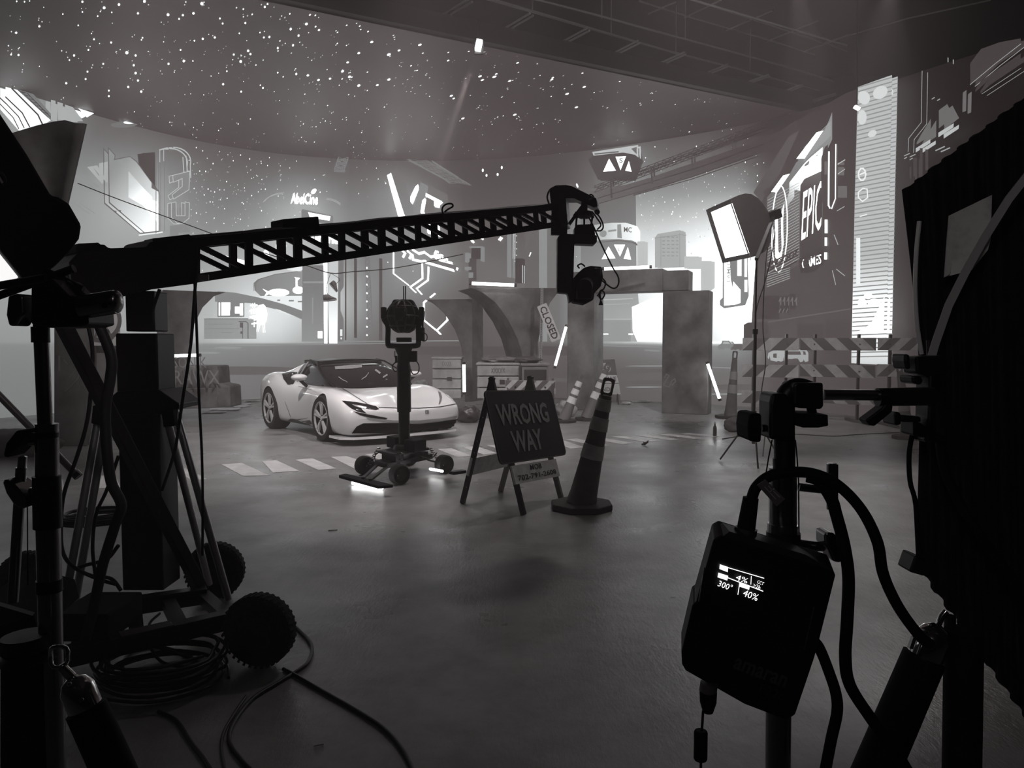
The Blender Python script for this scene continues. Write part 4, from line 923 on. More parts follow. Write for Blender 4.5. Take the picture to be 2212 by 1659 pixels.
for z_ in (.62, 1.6): MB().cyl((pox, st.y, z_-.03), (pox, st.y, z_+.03), .032, n=12).build('collar', BLK, sb, smooth=40)
MB().tube([hp_+V((0, 0, -.05)), P(1672, 520, ys), P(1655, 600, ys), P(1636, 660, ys), P(1632, 690, ys)], .007, 6, smooth=5).build('cable', WIRE, sb)
MB().tube([hp_+V((0, .03, -.05)), P(1655, 560, ys), P(1648, 700, ys), P(1654, 780, ys), P(1645, 850, ys), P(1655, 900, ys), P(1648, 985, st.y)], .007, 6, smooth=5).build('cable', WIRE, sb)
# things lying near the distant stand
sa_ = Z(1588, 932); sbag = lump('sandbag', 'dark sandbag lying on the floor in front of the thin cone and stand', 'sandbag', (sa_.x, sa_.y, 0), (.38, .3, .26), 21, mat('sandbag_cloth', 78, .7))
p = Z(1625, 930); lump('crumpled_paper', 'crumpled pale paper on the floor right of the sandbag', 'litter', (p.x, p.y, 0), (.3, .25, .2), 22, mat('litter_paper', 190), 1)
p = Z(1544, 942); bt = thing('small_bottle', 'small upright bottle on the floor in front of the sandbag', 'bottle', p)
MB().lathe([(.0, 0), (.028, 0), (.03, .02), (.03, .12), (.026, .15), (.012, .17), (.012, .2)], p, n=16).build('body', mat('bottle_dark', 70, .2), bt, smooth=50)
MB().lathe([(.014, 0), (.014, .03), (0, .03)], p+V((0, 0, .195)), n=12).build('cap', mat('litter_paper', 190), bt, smooth=40)
p = Z(1393, 962); mb = MB().tube([p+V((-.05, 0, .015)), p+V((.0, 0, .02)), p+V((.04, 0, .05)), p+V((.05, 0, .075))], [.008, .018, .014, .003], 7).tube([p+V((0, 0, .03)), p+V((-.03, .01, .05))], [.01, .003], 6)
tag(mb.build('twig', mat('bottle_dark', 70)), 'small dark curled scrap standing on the floor right of the big cone', 'litter')
MB().bar(Z(1526, 928)+V((0, 0, .02)), Z(1570, 918)+V((0, 0, .14)), .05, .015)

# ------------------------------------------------------------------ the white sports car
def make_car():
    FR, RR = Z(703, 953), Z(592, 925)
    h = (FR-RR); s = h.length/2.65; h.normalize(); lf = V((-h.y, h.x, 0))
    O = (FR+RR)/2+lf*.93
    sy = 1.03
    def W(x, y, z): return O+h*(x*s)+lf*(y*sy)+V((0, 0, z))
    t = thing('sports_car', 'low white open-backed sports car parked at the centre of the stage', 'car', O, atan2(h.y, h.x))
    WHITE = mat('car_paint_white', 238, .22, coat=1.0); GL = mat('car_glass', 34, .06, spec=.8, coat=.5); BK = mat('car_black_trim', 30, .35); RIM = mat('wheel_alloy', 205, .35, metal=.1); TY = mat('tyre_rubber', 34, .8)
    #      x     zb   wmax  zsh  wcr  zc
    ST = [(2.42, .27, .62, .47, .52, .48), (2.36, .17, .88, .53, .74, .51), (2.22, .12, .955, .60, .78, .55), (1.95, .11, .975, .68, .80, .60), (1.65, .11, .985, .76, .81, .665), (1.32, .12, .985, .80, .81, .715), (1.0, .12, .96, .80, .79, .765),
          (.6, .12, .925, .79, .78, .80), (.1, .12, .90, .80, .76, .82), (-.4, .12, .91, .83, .75, .84), (-.8, .12, .96, .90, .76, .88), (-1.15, .13, 1.0, .965, .79, .92), (-1.5, .14, 1.005, .98, .80, .94), (-1.85, .18, .985, .95, .78, .93), (-2.1, .28, .93, .90, .74, .90), (-2.24, .42, .84, .86, .66, .86)]
    vs, fs = [], []
    for (x, zb, wm, zs, wc, zc) in ST:
        hp = [(0, zb), (wm*.78, zb), (wm*.93, zb+.03), (wm*.985, zb+.16), (wm, zb+(zs-zb)*.55), (wm*.985, zb+(zs-zb)*.78), (wc+(wm-wc)*.55, zs-.025), (wc*.93, zs), (wc*.72, zs*.4+zc*.6), (wc*.4, zc), (0, zc+.01)]
        ring = [(y, z) for y, z in hp]+[(-y, z) for y, z in hp[-2:0:-1]]
        vs.append([(x, y, z) for y, z in ring])
    b = bmesh.new(); R_ = [[b.verts.new(p) for p in r] for r in vs]; n = len(vs[0])
    for i in range(len(R_)-1):
        for j in range(n): b.faces.new((R_[i][j], R_[i][(j+1) % n], R_[i+1][(j+1) % n], R_[i+1][j]))
    b.faces.new(R_[0][::-1]); b.faces.new(R_[-1])
    bmesh.ops.recalc_face_normals(b, faces=b.faces[:])
    me = bpy.data.meshes.new('body'); b.to_mesh(me); b.free()
    o = bpy.data.objects.new('body', me); COL.objects.link(o); me.materials.append(WHITE); me.materials.append(BK)
    sm = o.modifiers.new('s', 'SUBSURF'); sm.levels = sm.render_levels = 2
    cut = []
    for ax, r in ((1.325, .375), (-1.325, .39)):
        for sd in (-1, 1):
            cb = MB().cyl((ax, sd*.62, .34), (ax, sd*1.2, .34), r, n=40).build('c', BK); cut.append(cb)
            m = o.modifiers.new('b', 'BOOLEAN'); m.operation = 'DIFFERENCE'; m.object = cb; m.solver = 'EXACT'
            try: m.material_mode = 'TRANSFER'
            except Exception: pass
    bpy.context.view_layer.update()
    me2 = bpy.data.meshes.new_from_object(o.evaluated_get(bpy.context.evaluated_depsgraph_get()))
    for c in cut+[o]: bpy.data.objects.remove(c)
    for v in me2.vertices: v.co = t.matrix_world.inverted()@W(*v.co)
    me2.shade_smooth(); me2.set_sharp_from_angle(angle=R(35)); me2.name = 'body'
    body = bpy.data.objects.new('body', me2); COL.objects.link(body); body.parent = t
    def cab(name, sts, m, cap=True):
        rr = []
        for (x, wb, z0, wr, z1) in sts:
            hp = [(wb, z0-.10), (wb, z0), (wb*.62+wr*.38, z0+(z1-z0)*.5), (wr*1.06, z0+(z1-z0)*.86), (wr*.88, z1-.012), (wr*.45, z1), (0, z1+.004)]
            rr.append([W(x, y, z) for y, z in hp]+[W(x, -y, z) for y, z in hp[-2::-1]])
        mb = MB(); mb.rings(rr); c = mb.build(name, m, t)
        me = c.data; me.shade_smooth(); me.set_sharp_from_angle(angle=R(60)); ss = c.modifiers.new('s', 'SUBSURF'); ss.levels = ss.render_levels = 2
        return c
    glass = cab('cabin_glass', [(1.10, .60, .765, .56, .775), (.98, .67, .775, .60, .84), (.7, .735, .79, .61, .965), (.35, .76, .80, .585, 1.085), (.05, .765, .81, .57, 1.155), (-.3, .76, .82, .56, 1.185), (-.7, .74, .84, .54, 1.18), (-.74, .73, .85, .53, 1.17)], GL)
    cab('roof_shell', [(.12, .57, 1.13, .55, 1.165), (-.05, .575, 1.14, .555, 1.185), (-.35, .57, 1.15, .55, 1.20), (-.7, .56, 1.14, .54, 1.195), (-.82, .55, 1.12, .53, 1.16)], BK)
    cab('rear_buttress', [(-.66, .775, .85, .56, 1.15), (-.9, .78, .88, .54, 1.13), (-1.3, .77, .92, .46, 1.06), (-1.7, .70, .93, .38, .985), (-2.0, .6, .90, .3, .93)], WHITE)
    # thin light frames round the glass
    mb = MB()
    for sd in (-1, 1): mb.tube([W(1.08, sd*.64, .785), W(.7, sd*.70, .93), W(.35, sd*.665, 1.05), W(.08, sd*.60, 1.145), W(-.3, sd*.585, 1.185)], .014, 8, smooth=5)
    mb.tube([W(.1, -.58, 1.16), W(.16, -.3, 1.18), W(.18, 0, 1.185), W(.16, .3, 1.18), W(.1, .58, 1.16)], .013, 8, smooth=5)
    mb.build('windscreen_frame', BK, t, smooth=60)
    MB().tube([W(-.42, -.775, .84), W(-.36, -.70, 1.0), W(-.32, -.61, 1.15)], .016, 8, smooth=4).build('door_pillar_trim', mat('bright_trim', 200, .25, metal=.6), t, smooth=60)
    # wheels
    for ax, rad in ((1.325, .345), (-1.325, .355)):
        for sd in (-1, 1):
            c = W(ax, sd*.845, rad); ya = lf*sd
            wd = .27 if ax > 0 else .30; sg = 1
            prof = [(rad*.70, -wd/2), (rad*.93, -wd/2), (rad, -wd/2+.03), (rad, wd/2-.03), (rad*.93, wd/2), (rad*.74, wd/2), (rad*.72, wd/2-.03), (rad*.70, -wd/2)]
            tyre = MB().lathe(prof, c, ya, 40, cap=False).build('tyre', TY, t, smooth=40)
            MB().lathe([(rad*.71, wd/2-.04), (rad*.68, wd/2-.06), (rad*.66, -.02), (0, -.02)], c, ya, 40).build('rim_well', BLKM, tyre, smooth=35)
            rm = MB().lathe([(rad*.745, wd/2-.005), (rad*.70, wd/2-.0), (rad*.69, wd/2-.03), (rad*.735, wd/2-.03)], c, ya, 40, cap=False)
            fx = (h if abs(ya.dot(h)) < .5 else V((0, 0, 1)))
            for k in range(5):
                for e in (-.13, .13):
                    a0 = 2*pi*k/5+.3; a1 = a0+e
                    p = c+ya*(wd/2-.02)+(h*cos(a0)+V((0, 0, 1))*sin(a0))*.05; q = c+ya*(wd/2-.02)+(h*cos(a1)+V((0, 0, 1))*sin(a1))*rad*.72
                    rm.bar(p, q, .026, .03, up=ya)
            rm.lathe([(.0, .012), (.03, .012), (.035, -.03)], c+ya*(wd/2-.02), ya, 16)
            rm.build('wheel_rim', RIM, tyre, smooth=35)
    # mirrors
    for sd, lab in ((-1, None), (1, None)):
        c = W(.42, sd*1.0, .93)
        M3 = Matrix((h, lf, V((0, 0, 1)))).transposed()
        m_ = MB().ball(c, 1, 18, (.10, .13, .055), M3).build('mirror_cap', WHITE, t, smooth=80)
        MB().bar(c+V((0, 0, -.03)), W(.36, sd*.86, .78), .03, .05).build('mirror_stalk', BK, t, bevel=.006)
    # features that follow the bodywork, found where they sit on its surface
    from mathutils.bvhtree import BVHTree
    dg = bpy.context.evaluated_depsgraph_get(); vv, pp = [], []
    for ob in (body, glass, bpy.data.objects.get('rear_buttress')):
        e = ob.evaluated_get(dg); m = e.to_mesh(); n0 = len(vv)
        vv += [ob.matrix_world@v.co for v in m.vertices]; pp += [tuple(n0+i for i in p.vertices) for p in m.polygons]; e.to_mesh_clear()
    bvh = BVHTree.FromPolygons(vv, pp)
    def skin(name, polys, m, off=.005, step=5, label=None, thick=0):
        b = bmesh.new()
        for pl in polys:
            tri = geometry.tessellate_polygon([[V((x, y, 0)) for x, y in pl]]); q = [b.verts.new((x, y, 0)) for x, y in pl]
            for f in tri:
                try: b.faces.new([q[i] for i in f])
                except ValueError: pass
        for ax in (0, 1):
            lo, hi = min(v.co[ax] for v in b.verts), max(v.co[ax] for v in b.verts); c = math.floor(lo/step)*step+step
            while c < hi:
                bmesh.ops.bisect_plane(b, geom=b.verts[:]+b.edges[:]+b.faces[:], plane_co=(c, c, 0), plane_no=(1, 0, 0) if ax == 0 else (0, 1, 0), dist=1e-5); c += step
        cam_ = V((0, 0, HC)); dead = []
        for v in b.verts:
            d = ray(v.co.x, v.co.y).normalized(); hit, nrm, _, _ = bvh.ray_cast(cam_, d)
            if hit is None:
                hit, nrm, _, _ = bvh.find_nearest(cam_+d*12)
                dead.append(v) if (hit-(cam_+d*12)).length > 1.2 else None
            if nrm.dot(d) > 0: nrm = -nrm
            v.co = t.matrix_world.inverted()@(hit+nrm*off)
        bmesh.ops.delete(b, geom=dead, context='VERTS')
        b.normal_update(); me = bpy.data.meshes.new(name); b.to_mesh(me); b.free(); o_ = link(name, me, m, t)
        if label: o_['label'] = label
        return o_
    LENS = mat('headlight_lens', 30, .1, spec=.8)
    skin('headlight', [[(739, 866), (752, 867), (768, 869), (792, 873), (812, 878), (819, 884), (812, 886), (796, 884), (778, 880), (784, 887), (792, 893), (772, 889), (758, 882), (748, 874)]], LENS)
    skin('headlight_blade', [[(762, 888), (778, 892), (800, 896), (837, 903), (832, 906), (800, 902), (778, 897)]], BK)
    skin('headlight_reflector', [[(760, 874), (778, 877), (792, 881), (788, 883), (768, 879)]], mat('lamp_silver', 190, .2, metal=.7), off=.009, step=4)
    skin('headlight', [[(987, 874), (994, 866), (1005, 859), (1012, 868), (1015, 879), (1008, 886), (990, 896), (998, 888), (1008, 879), (1004, 868), (994, 876), (988, 882)]], LENS, step=4)
    skin('front_intake', [[(760, 935), (770, 921), (784, 914), (860, 914), (905, 916), (950, 911), (1000, 903), (1016, 900), (1017, 920), (1004, 924), (952, 930), (948, 939), (905, 941), (890, 935), (830, 934)]], mat('intake_black', 14, .8, spec=.1), off=.014, step=4)
    skin('bumper_crease_shade', [[(790, 902), (850, 908), (905, 908), (960, 903), (1012, 893), (1014, 897), (960, 908), (905, 914), (850, 913), (796, 906)]], mat('bumper_shadow_grey', 150, .35), off=.008, step=5)  # shade along the crease painted as a grey band on the bumper
    skin('bonnet_seam', stroke([(737, 838), (760, 852), (795, 874)], .9)+stroke([(818, 880), (860, 882), (905, 882), (950, 879), (988, 872)], 1.1), BK, off=.006)
    skin('bonnet_crescent', [[(946, 846), (952, 848), (955, 858), (953, 868), (949, 874), (947, 874), (950, 862)]], mat('crescent_grey', 120, .3), off=.006)
    skin('badge', stroke([(919, 887), (919, 893), (925, 893), (925, 887), (919, 887)], 1)+stroke([(922, 887), (924, 893)], 1), BK, off=.007, step=3)
    skin('side_intake', [[(609, 808), (622, 804), (642, 804), (642, 816), (634, 830), (622, 831), (613, 820)]], BK)
    skin('sill_skirt', [[(616, 913), (628, 904), (640, 906), (664, 918), (686, 930), (686, 934), (660, 924), (640, 913), (628, 911)]], BK)
    skin('door_seam', stroke([(628, 900), (622, 884), (616, 868)], .9)+stroke([(645, 834), (672, 842)], .9), mat('seam_grey', 120, .5), off=.004)
    MB().bar(W(2.3, -.85, .10), W(2.3, .85, .10), .03, .02).build('front_splitter', BK, t)
    lp = [W(2.16, -.985, .13), W(2.33, -.84, .13), W(2.43, -.45, .13), W(2.46, 0, .13), W(2.43, .45, .13), W(2.33, .84, .13), W(2.16, .985, .13)]
    mb = MB(); lo = [p+V((0, 0, -.035)) for p in lp]; bk = [p-h*.35 for p in lp]; bl_ = [p-h*.35 for p in lo]
    k = len(lp); mb.add(lp+lo+bk+bl_, [(i, i+1, k+i+1, k+i) for i in range(k-1)]+[(i, i+1, 2*k+i+1, 2*k+i) for i in range(k-1)]+[(k+i, k+i+1, 3*k+i+1, 3*k+i) for i in range(k-1)]+[(0, k, 3*k, 2*k), (k-1, 2*k-1, 4*k-1, 3*k-1)])
    mb.build('white_lip', WHITE, t)
    # pale shapes laid on the glass: cabin parts, plus glare painted as highlights
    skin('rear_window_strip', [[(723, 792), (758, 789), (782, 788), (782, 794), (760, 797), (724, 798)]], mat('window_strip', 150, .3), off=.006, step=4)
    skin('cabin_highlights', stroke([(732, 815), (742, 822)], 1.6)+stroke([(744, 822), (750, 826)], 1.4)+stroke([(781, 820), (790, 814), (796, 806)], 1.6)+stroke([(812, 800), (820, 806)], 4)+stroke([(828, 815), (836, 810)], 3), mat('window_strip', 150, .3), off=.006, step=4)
    return t
car = make_car()

# ------------------------------------------------------------------ remote controlled camera car with its stabilised head
def make_rig():
    FRc, FLc, RRc = Z(868, 1048), Z(783, 1024), Z(965, 1024)       # ground contacts of three wheels
    RLc = FLc+(RRc-FRc); ctr = (FRc+FLc+RRc+RLc)/4
    t = thing('camera_buggy', 'black remote camera buggy with a tall column in front of the white car', 'camera rig', (ctr.x, ctr.y, 0))
    fw = ((FRc+FLc)/2-(RRc+RLc)/2).normalized(); sd = (FRc-FLc).normalized(); up = V((0, 0, 1))
    TY = mat('buggy_tyre', 30, .8)
    for c in (FRc, FLc, RRc, RLc):
        r = .105; o = V((c.x, c.y, r)); s_ = sd if (c-ctr).dot(sd) > 0 else -sd
        ty = MB().lathe([(.05, -.05), (r*.9, -.055), (r, -.04), (r, .04), (r*.9, .055), (.06, .05), (.05, -.05)], o-s_*.05, s_, 28).build('wheel', TY, t, smooth=40)
        rm = MB().lathe([(.062, .046), (.05, .02), (.02, .03), (0, .03)], o-s_*.05, s_, 20)
        for k in range(6): a = pi*k/3; q = o-s_*.01+(fw*cos(a)+up*sin(a))*.055; rm.bar(o-s_*.012, q, .012, .01, up=s_)
        rm.build('wheel_hub', METAL, ty, smooth=40)
        # suspension arm and coil spring
        inn = ctr+(c-ctr)*.55+up*.16; MB().bar(inn, o-s_*.1, .03, .02).build('suspension_arm', BLK, t)
        a0, a1 = ctr+(c-ctr)*.6+up*.30, o-s_*.13+up*.0; pts = []
        for k in range(50):
            p = a0.lerp(a1, k/49); an = k*2*pi/7; pts.append(p+(fw*cos(an)+sd*sin(an))*.024)
        MB().tube(pts, .006, 5).build('coil_spring', mat('spring_steel', 150, .3, metal=.9), t)
    M3 = Matrix((fw, sd, up)).transposed()
    MB().box(ctr+up*.165, (.80, .26, .06), M3).box(ctr+up*.22+fw*.2, (.14, .3, .07), M3).box(ctr+up*.2-fw*.24, (.12, .3, .07), M3).build('chassis', BLK, t, bevel=.008)
    MB().box(ctr+up*.27, (.62, .36, .03), M3).build('deck_plate', BLK, t, bevel=.006)
    for e, lab in ((-1, 'l'), (1, 'r')):
        MB().box(ctr+up*.345+sd*e*.19-fw*.03+V((.0, 0, 0)), (.22, .21, .13), M3).build('battery_pack', BLKM, t, bevel=.012)
    # column: telescoping tubes
    cx, cyy = ctr.x, ctr.y
    zt = zat(870, 752, cyy); z1, z2 = zat(870, 884, cyy), zat(870, 826, cyy)
    MB().lathe([(.062, .26), (.062, z1)], (cx, cyy, 0), n=28).build('lower_column', BLK, t, smooth=40)
    MB().lathe([(.075, z1-.03), (.078, z1), (.078, zat(870, 792, cyy)), (.070, zat(870, 786, cyy)), (.066, zt-.08), (.10, zt), (.10, zt+.01)], (cx, cyy, 0), n=28).build('upper_column', BLK, t, smooth=40)
    MB().lathe([(.13, .285), (.11, .33), (.08, .345)], (cx, cyy, 0), n=24).build('column_base', BLK, t, smooth=40)
    MB().box(P(890, 770, cyy), (.11, .08, .12)).build('receiver_box', BLKM, t, bevel=.006)
    MB().box(P(856, 776, cyy), (.02, .05, .08)).cyl(P(853, 772, cyy), P(853, 758, cyy), .005).build('side_connector', BLK, t)
    MB().tube([P(898, 778, cyy), P(905, 790, cyy), P(903, 805, cyy), P(892, 808, cyy), P(886, 795, cyy)], .006, 6, smooth=5).build('cable_loop', WIRE, t)
    MB().tube([P(855, 782, cyy), P(848, 790, cyy), P(852, 802, cyy), P(860, 800, cyy)], .006, 6, smooth=5).build('cable_loop', WIRE, t)
    # yoke
    hc = P(870, 683, cyy); rr = S(34, cyy)
    pl = [(829, 672), (830, 690), (838, 706), (838, 742), (846, 747), (896, 747), (904, 740), (904, 706), (911, 690), (912, 672)]
    MB().tube([P(x, y, cyy) for x, y in pl], .03, 10, smooth=4).build('yoke', BLK, t, smooth=50)
    for x in (829, 911): MB().box(P(x, 676, cyy), (.055, .09, .13)).build('yoke_motor', BLK, t, bevel=.01)
    # camera ball: open cage of rings round a camera body
    cg = thing('x', None, None) ; bpy.data.objects.remove(cg)
    cage = MB()
    for k in range(5):
        a = pi*k/5; u = V((cos(a), sin(a), 0)); cage.tube([hc+u*rr*cos(2*pi*i/28)+up*rr*sin(2*pi*i/28) for i in range(28)], .013, 6, closed=True)
    for z_, f in ((-.6, .8), (0, 1), (.6, .8)): cage.tube([hc+V((cos(2*pi*i/28)*rr*f, sin(2*pi*i/28)*rr*f, rr*z_)) for i in range(28)], .012, 6, closed=True)
    cgo = cage.build('head_cage', BLK, t, smooth=60)
    MB().prism([(x*S(1, cyy), -y*S(1, cyy)) for x, y in ((-30, -14), (-20, -36), (20, -36), (32, -14), (33, 10), (22, 30), (12, 36), (-12, 36), (-22, 30), (-33, 10))], Matrix(((1, 0, 0), (0, 0, -1), (0, 1, 0))), hc+V((0, .06, 0)), .16).build('head_housing', BLKM, t, bevel=.02)
    MB().box(hc+V((-.01, -.06, .02)), (.13, .22, .14)).build('camera_body', BLK, t, bevel=.01); MB().cyl(hc+V((0, -.16, .0)), hc+V((0, -.24, .0)), .05).build('camera_lens', BLK, t, smooth=40)
    gl = MB()
    for x, y in ((858, 676), (868, 690), (874, 671), (884, 684), (863, 662)): gl.box(P(x, y, cyy-.18), (.012, .01, .03))
    gl.build('cage_glint_plates', mat('chrome', 200, .12, metal=1), t, kind='stuff')
    for x in (872, 876): MB().cyl(P(x, 648, cyy), P(x, 618, cyy), .006, n=8).build('antenna', WIRE, t)
    MB().box(P(873, 734, cyy), (.16, .1, .05)).build('yoke_box', BLKM, t, bevel=.008)
    MB().box(P(908, 722, cyy), (.09, .09, .15)).cyl(P(913, 708, cyy), P(913, 694, cyy), .01).build('side_monitor', BLKM, t, bevel=.008)
    MB().tube([P(912, 716, cyy-.05), P(922, 724, cyy-.05), P(921, 735, cyy-.05), P(912, 736, cyy-.05), P(914, 726, cyy-.05)], .005, 6, smooth=5).build('cable_loop', WIRE, t)
    # bumper board with the glowing tube under it
    f0 = (FRc+FLc)/2+fw*.22
    a, b = Z(754, 1034, .08), Z(832, 1054, .08)
    MB().prism([(-.42, -.07), (.36, -.09), (.40, .05), (-.46, .03)], Matrix(((b-a).normalized(), up.cross((b-a).normalized()), up)).transposed(), (a+b)/2+up*.02, .03).build('bumper_board', BLKM, t, bevel=.01)
    for e in (-.1, .1): MB().bar(ctr+fw*.36+sd*e+up*.15, (a+b)/2+(b-a)*e+up*.04, .03, .02).build('bumper_strut', BLK, t)
    q0, q1 = Z(762, 1043, .03), Z(826, 1053, .03)
    MB().cyl(q0, q1, .02, n=10).build('underglow_tube', mat('underglow', 230, .4, emit=9), t)
    q0, q1 = Z(929, 1013, .07), Z(956, 1018, .07); MB().cyl(q0, q1, .014, n=10).build('underglow_tube', mat('underglow', 230, .4, emit=9), t)
    MB().bar(Z(975, 1022, .1), Z(1002, 1018, .1), .08, .03).build('rear_bumper', BLK, t)
    for q in ([(812, 1003), (810, 985), (822, 976), (838, 975)], [(905, 985), (930, 990), (944, 978)], [(850, 990), (880, 1000), (900, 996)]):
        MB().tube([P(x, y, cyy-.05) for x, y in q], .006, 6, smooth=5).build('wire', WIRE, t)
    return t
make_rig()
# ------------------------------------------------------------------ wrong way sign on its folding frame
def make_sign():
    FL, FR_, RL, RR_ = Z(1131, 1112), Z(1214, 1084), Z(999, 1087), Z(1081, 1062)
    up = V((0, 0, 1)); ml, mr = (FL+RL)/2, (FR_+RR_)/2
    HL = V((ml.x, ml.y, zat(1064, 822, ml.y))); HR = V((mr.x, mr.y, zat(1152, 819, mr.y)))
    t = thing('wrong_way_sign', 'dark WRONG WAY road sign on a folding frame beside the large cone', 'sign', (FL+FR_+RL+RR_)/4)
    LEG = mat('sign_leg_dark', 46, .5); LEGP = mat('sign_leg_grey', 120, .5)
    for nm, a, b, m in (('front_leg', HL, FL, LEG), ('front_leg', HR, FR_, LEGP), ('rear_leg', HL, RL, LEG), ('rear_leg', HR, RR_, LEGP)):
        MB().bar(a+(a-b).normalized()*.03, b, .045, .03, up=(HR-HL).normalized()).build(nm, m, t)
    n = (FL-HL).cross(HR-HL).normalized(); n = n if n.y < 0 else -n
    ux = (HR-HL).normalized(); 
    o = HL+n*.035
    TL, TR, BR, BL = [plane_hit(x, y, o, n) for x, y in ((1047, 846), (1190, 841), (1222, 985), (1077, 1003))]
    cx = (TL+TR+BR+BL)/4; X = ((TR-TL)+(BR-BL)).normalized(); Y = n.cross(X); Y = Y if Y.z > 0 else -Y; M = Matrix((X, Y, X.cross(Y))).transposed()
    wd, ht = ((TR-TL).length+(BR-BL).length)/2, ((TL-BL).length+(TR-BR).length)/2
    MB().prism(rrect(wd, ht, .05, 5), M, cx, .014).build('sign_face', mat('wrong_way_red', 38, .45, spec=.35), t)
    rim = MB(); a, b = rrect(wd, ht, .05, 5), rrect(wd-.022, ht-.022, .042, 5); k = len(a); zf = .009 if M.col[2].dot(n) > 0 else -.009
    rim.add([cx+M@V((x, y, zf)) for x, y in a]+[cx+M@V((x, y, zf)) for x, y in b], [(i, (i+1) % k, k+(i+1) % k, k+i) for i in range(k)]); rim.build('border_line', mat('sign_rim_grey', 92, .4), t)
    Ml = Matrix((X, Y, n)).transposed()
    for w_, (p0, p1) in (('WRONG', ((1071, 893), (1182, 893))), ('WAY', ((1103, 950), (1170, 950)))):
        q0, q1 = plane_hit(*p0, o, n), plane_hit(*p1, o, n)
        u0, u1 = (q0-cx).dot(X), (q1-cx).dot(X); yc = .16*ht if w_ == 'WRONG' else -.22*ht
        ob = lettering(t, w_, Ml, cx+X*((u0+u1)/2)+Y*yc, abs(u1-u0), ht*.30, mat('sign_dull_letters', 165, .5), bold=.025, lift=.011)
    # lower board with stencilled words
    q = [plane_hit(x, y, o, n) for x, y in ((1103, 1007), (1198, 992), (1209, 1029), (1112, 1046))]
    c2 = sum(q, V())/4; w2, h2 = ((q[1]-q[0]).length+(q[2]-q[3]).length)/2, ((q[3]-q[0]).length+(q[2]-q[1]).length)/2
    MB().prism([(-w2/2, -h2/2), (w2/2, -h2/2), (w2/2, h2/2), (-w2/2, h2/2)], M, c2, .02).build('lower_board', mat('board_grey', 240, .6, noise=.08, nscale=12), t)
    lettering(t, 'MOB', Ml, c2+Y*h2*.26, w2*.26, h2*.3, mat('sign_black_print', 60), bold=.02, lift=.012)
    lettering(t, '702-791-2608', Ml, c2-Y*h2*.2, w2*.86, h2*.28, mat('sign_black_print', 60), bold=.02, lift=.012)
    # board across the rear legs
    a, b = HL.lerp(RL, .62), HR.lerp(RR_, .62); a2, b2 = a.lerp(RL, .38), b.lerp(RR_, .38)
    MB().bar((a+a2)/2-(b-a).normalized()*.03, (b+b2)/2, .02, .17, up=(HL-RL).normalized()).build('rear_board', mat('board_grey', 170, .6), t)
    hl = MB()
    for k in range(9): hl.cyl(HL.lerp(RL, .1+.095*k)-n*0+V((0, -.018, 0)), HL.lerp(RL, .1+.095*k)+V((0, -.022, 0)), .006, n=8)
    hl.build('leg_holes', mat('hole_light', 180, .6), t, kind='stuff')
make_sign()

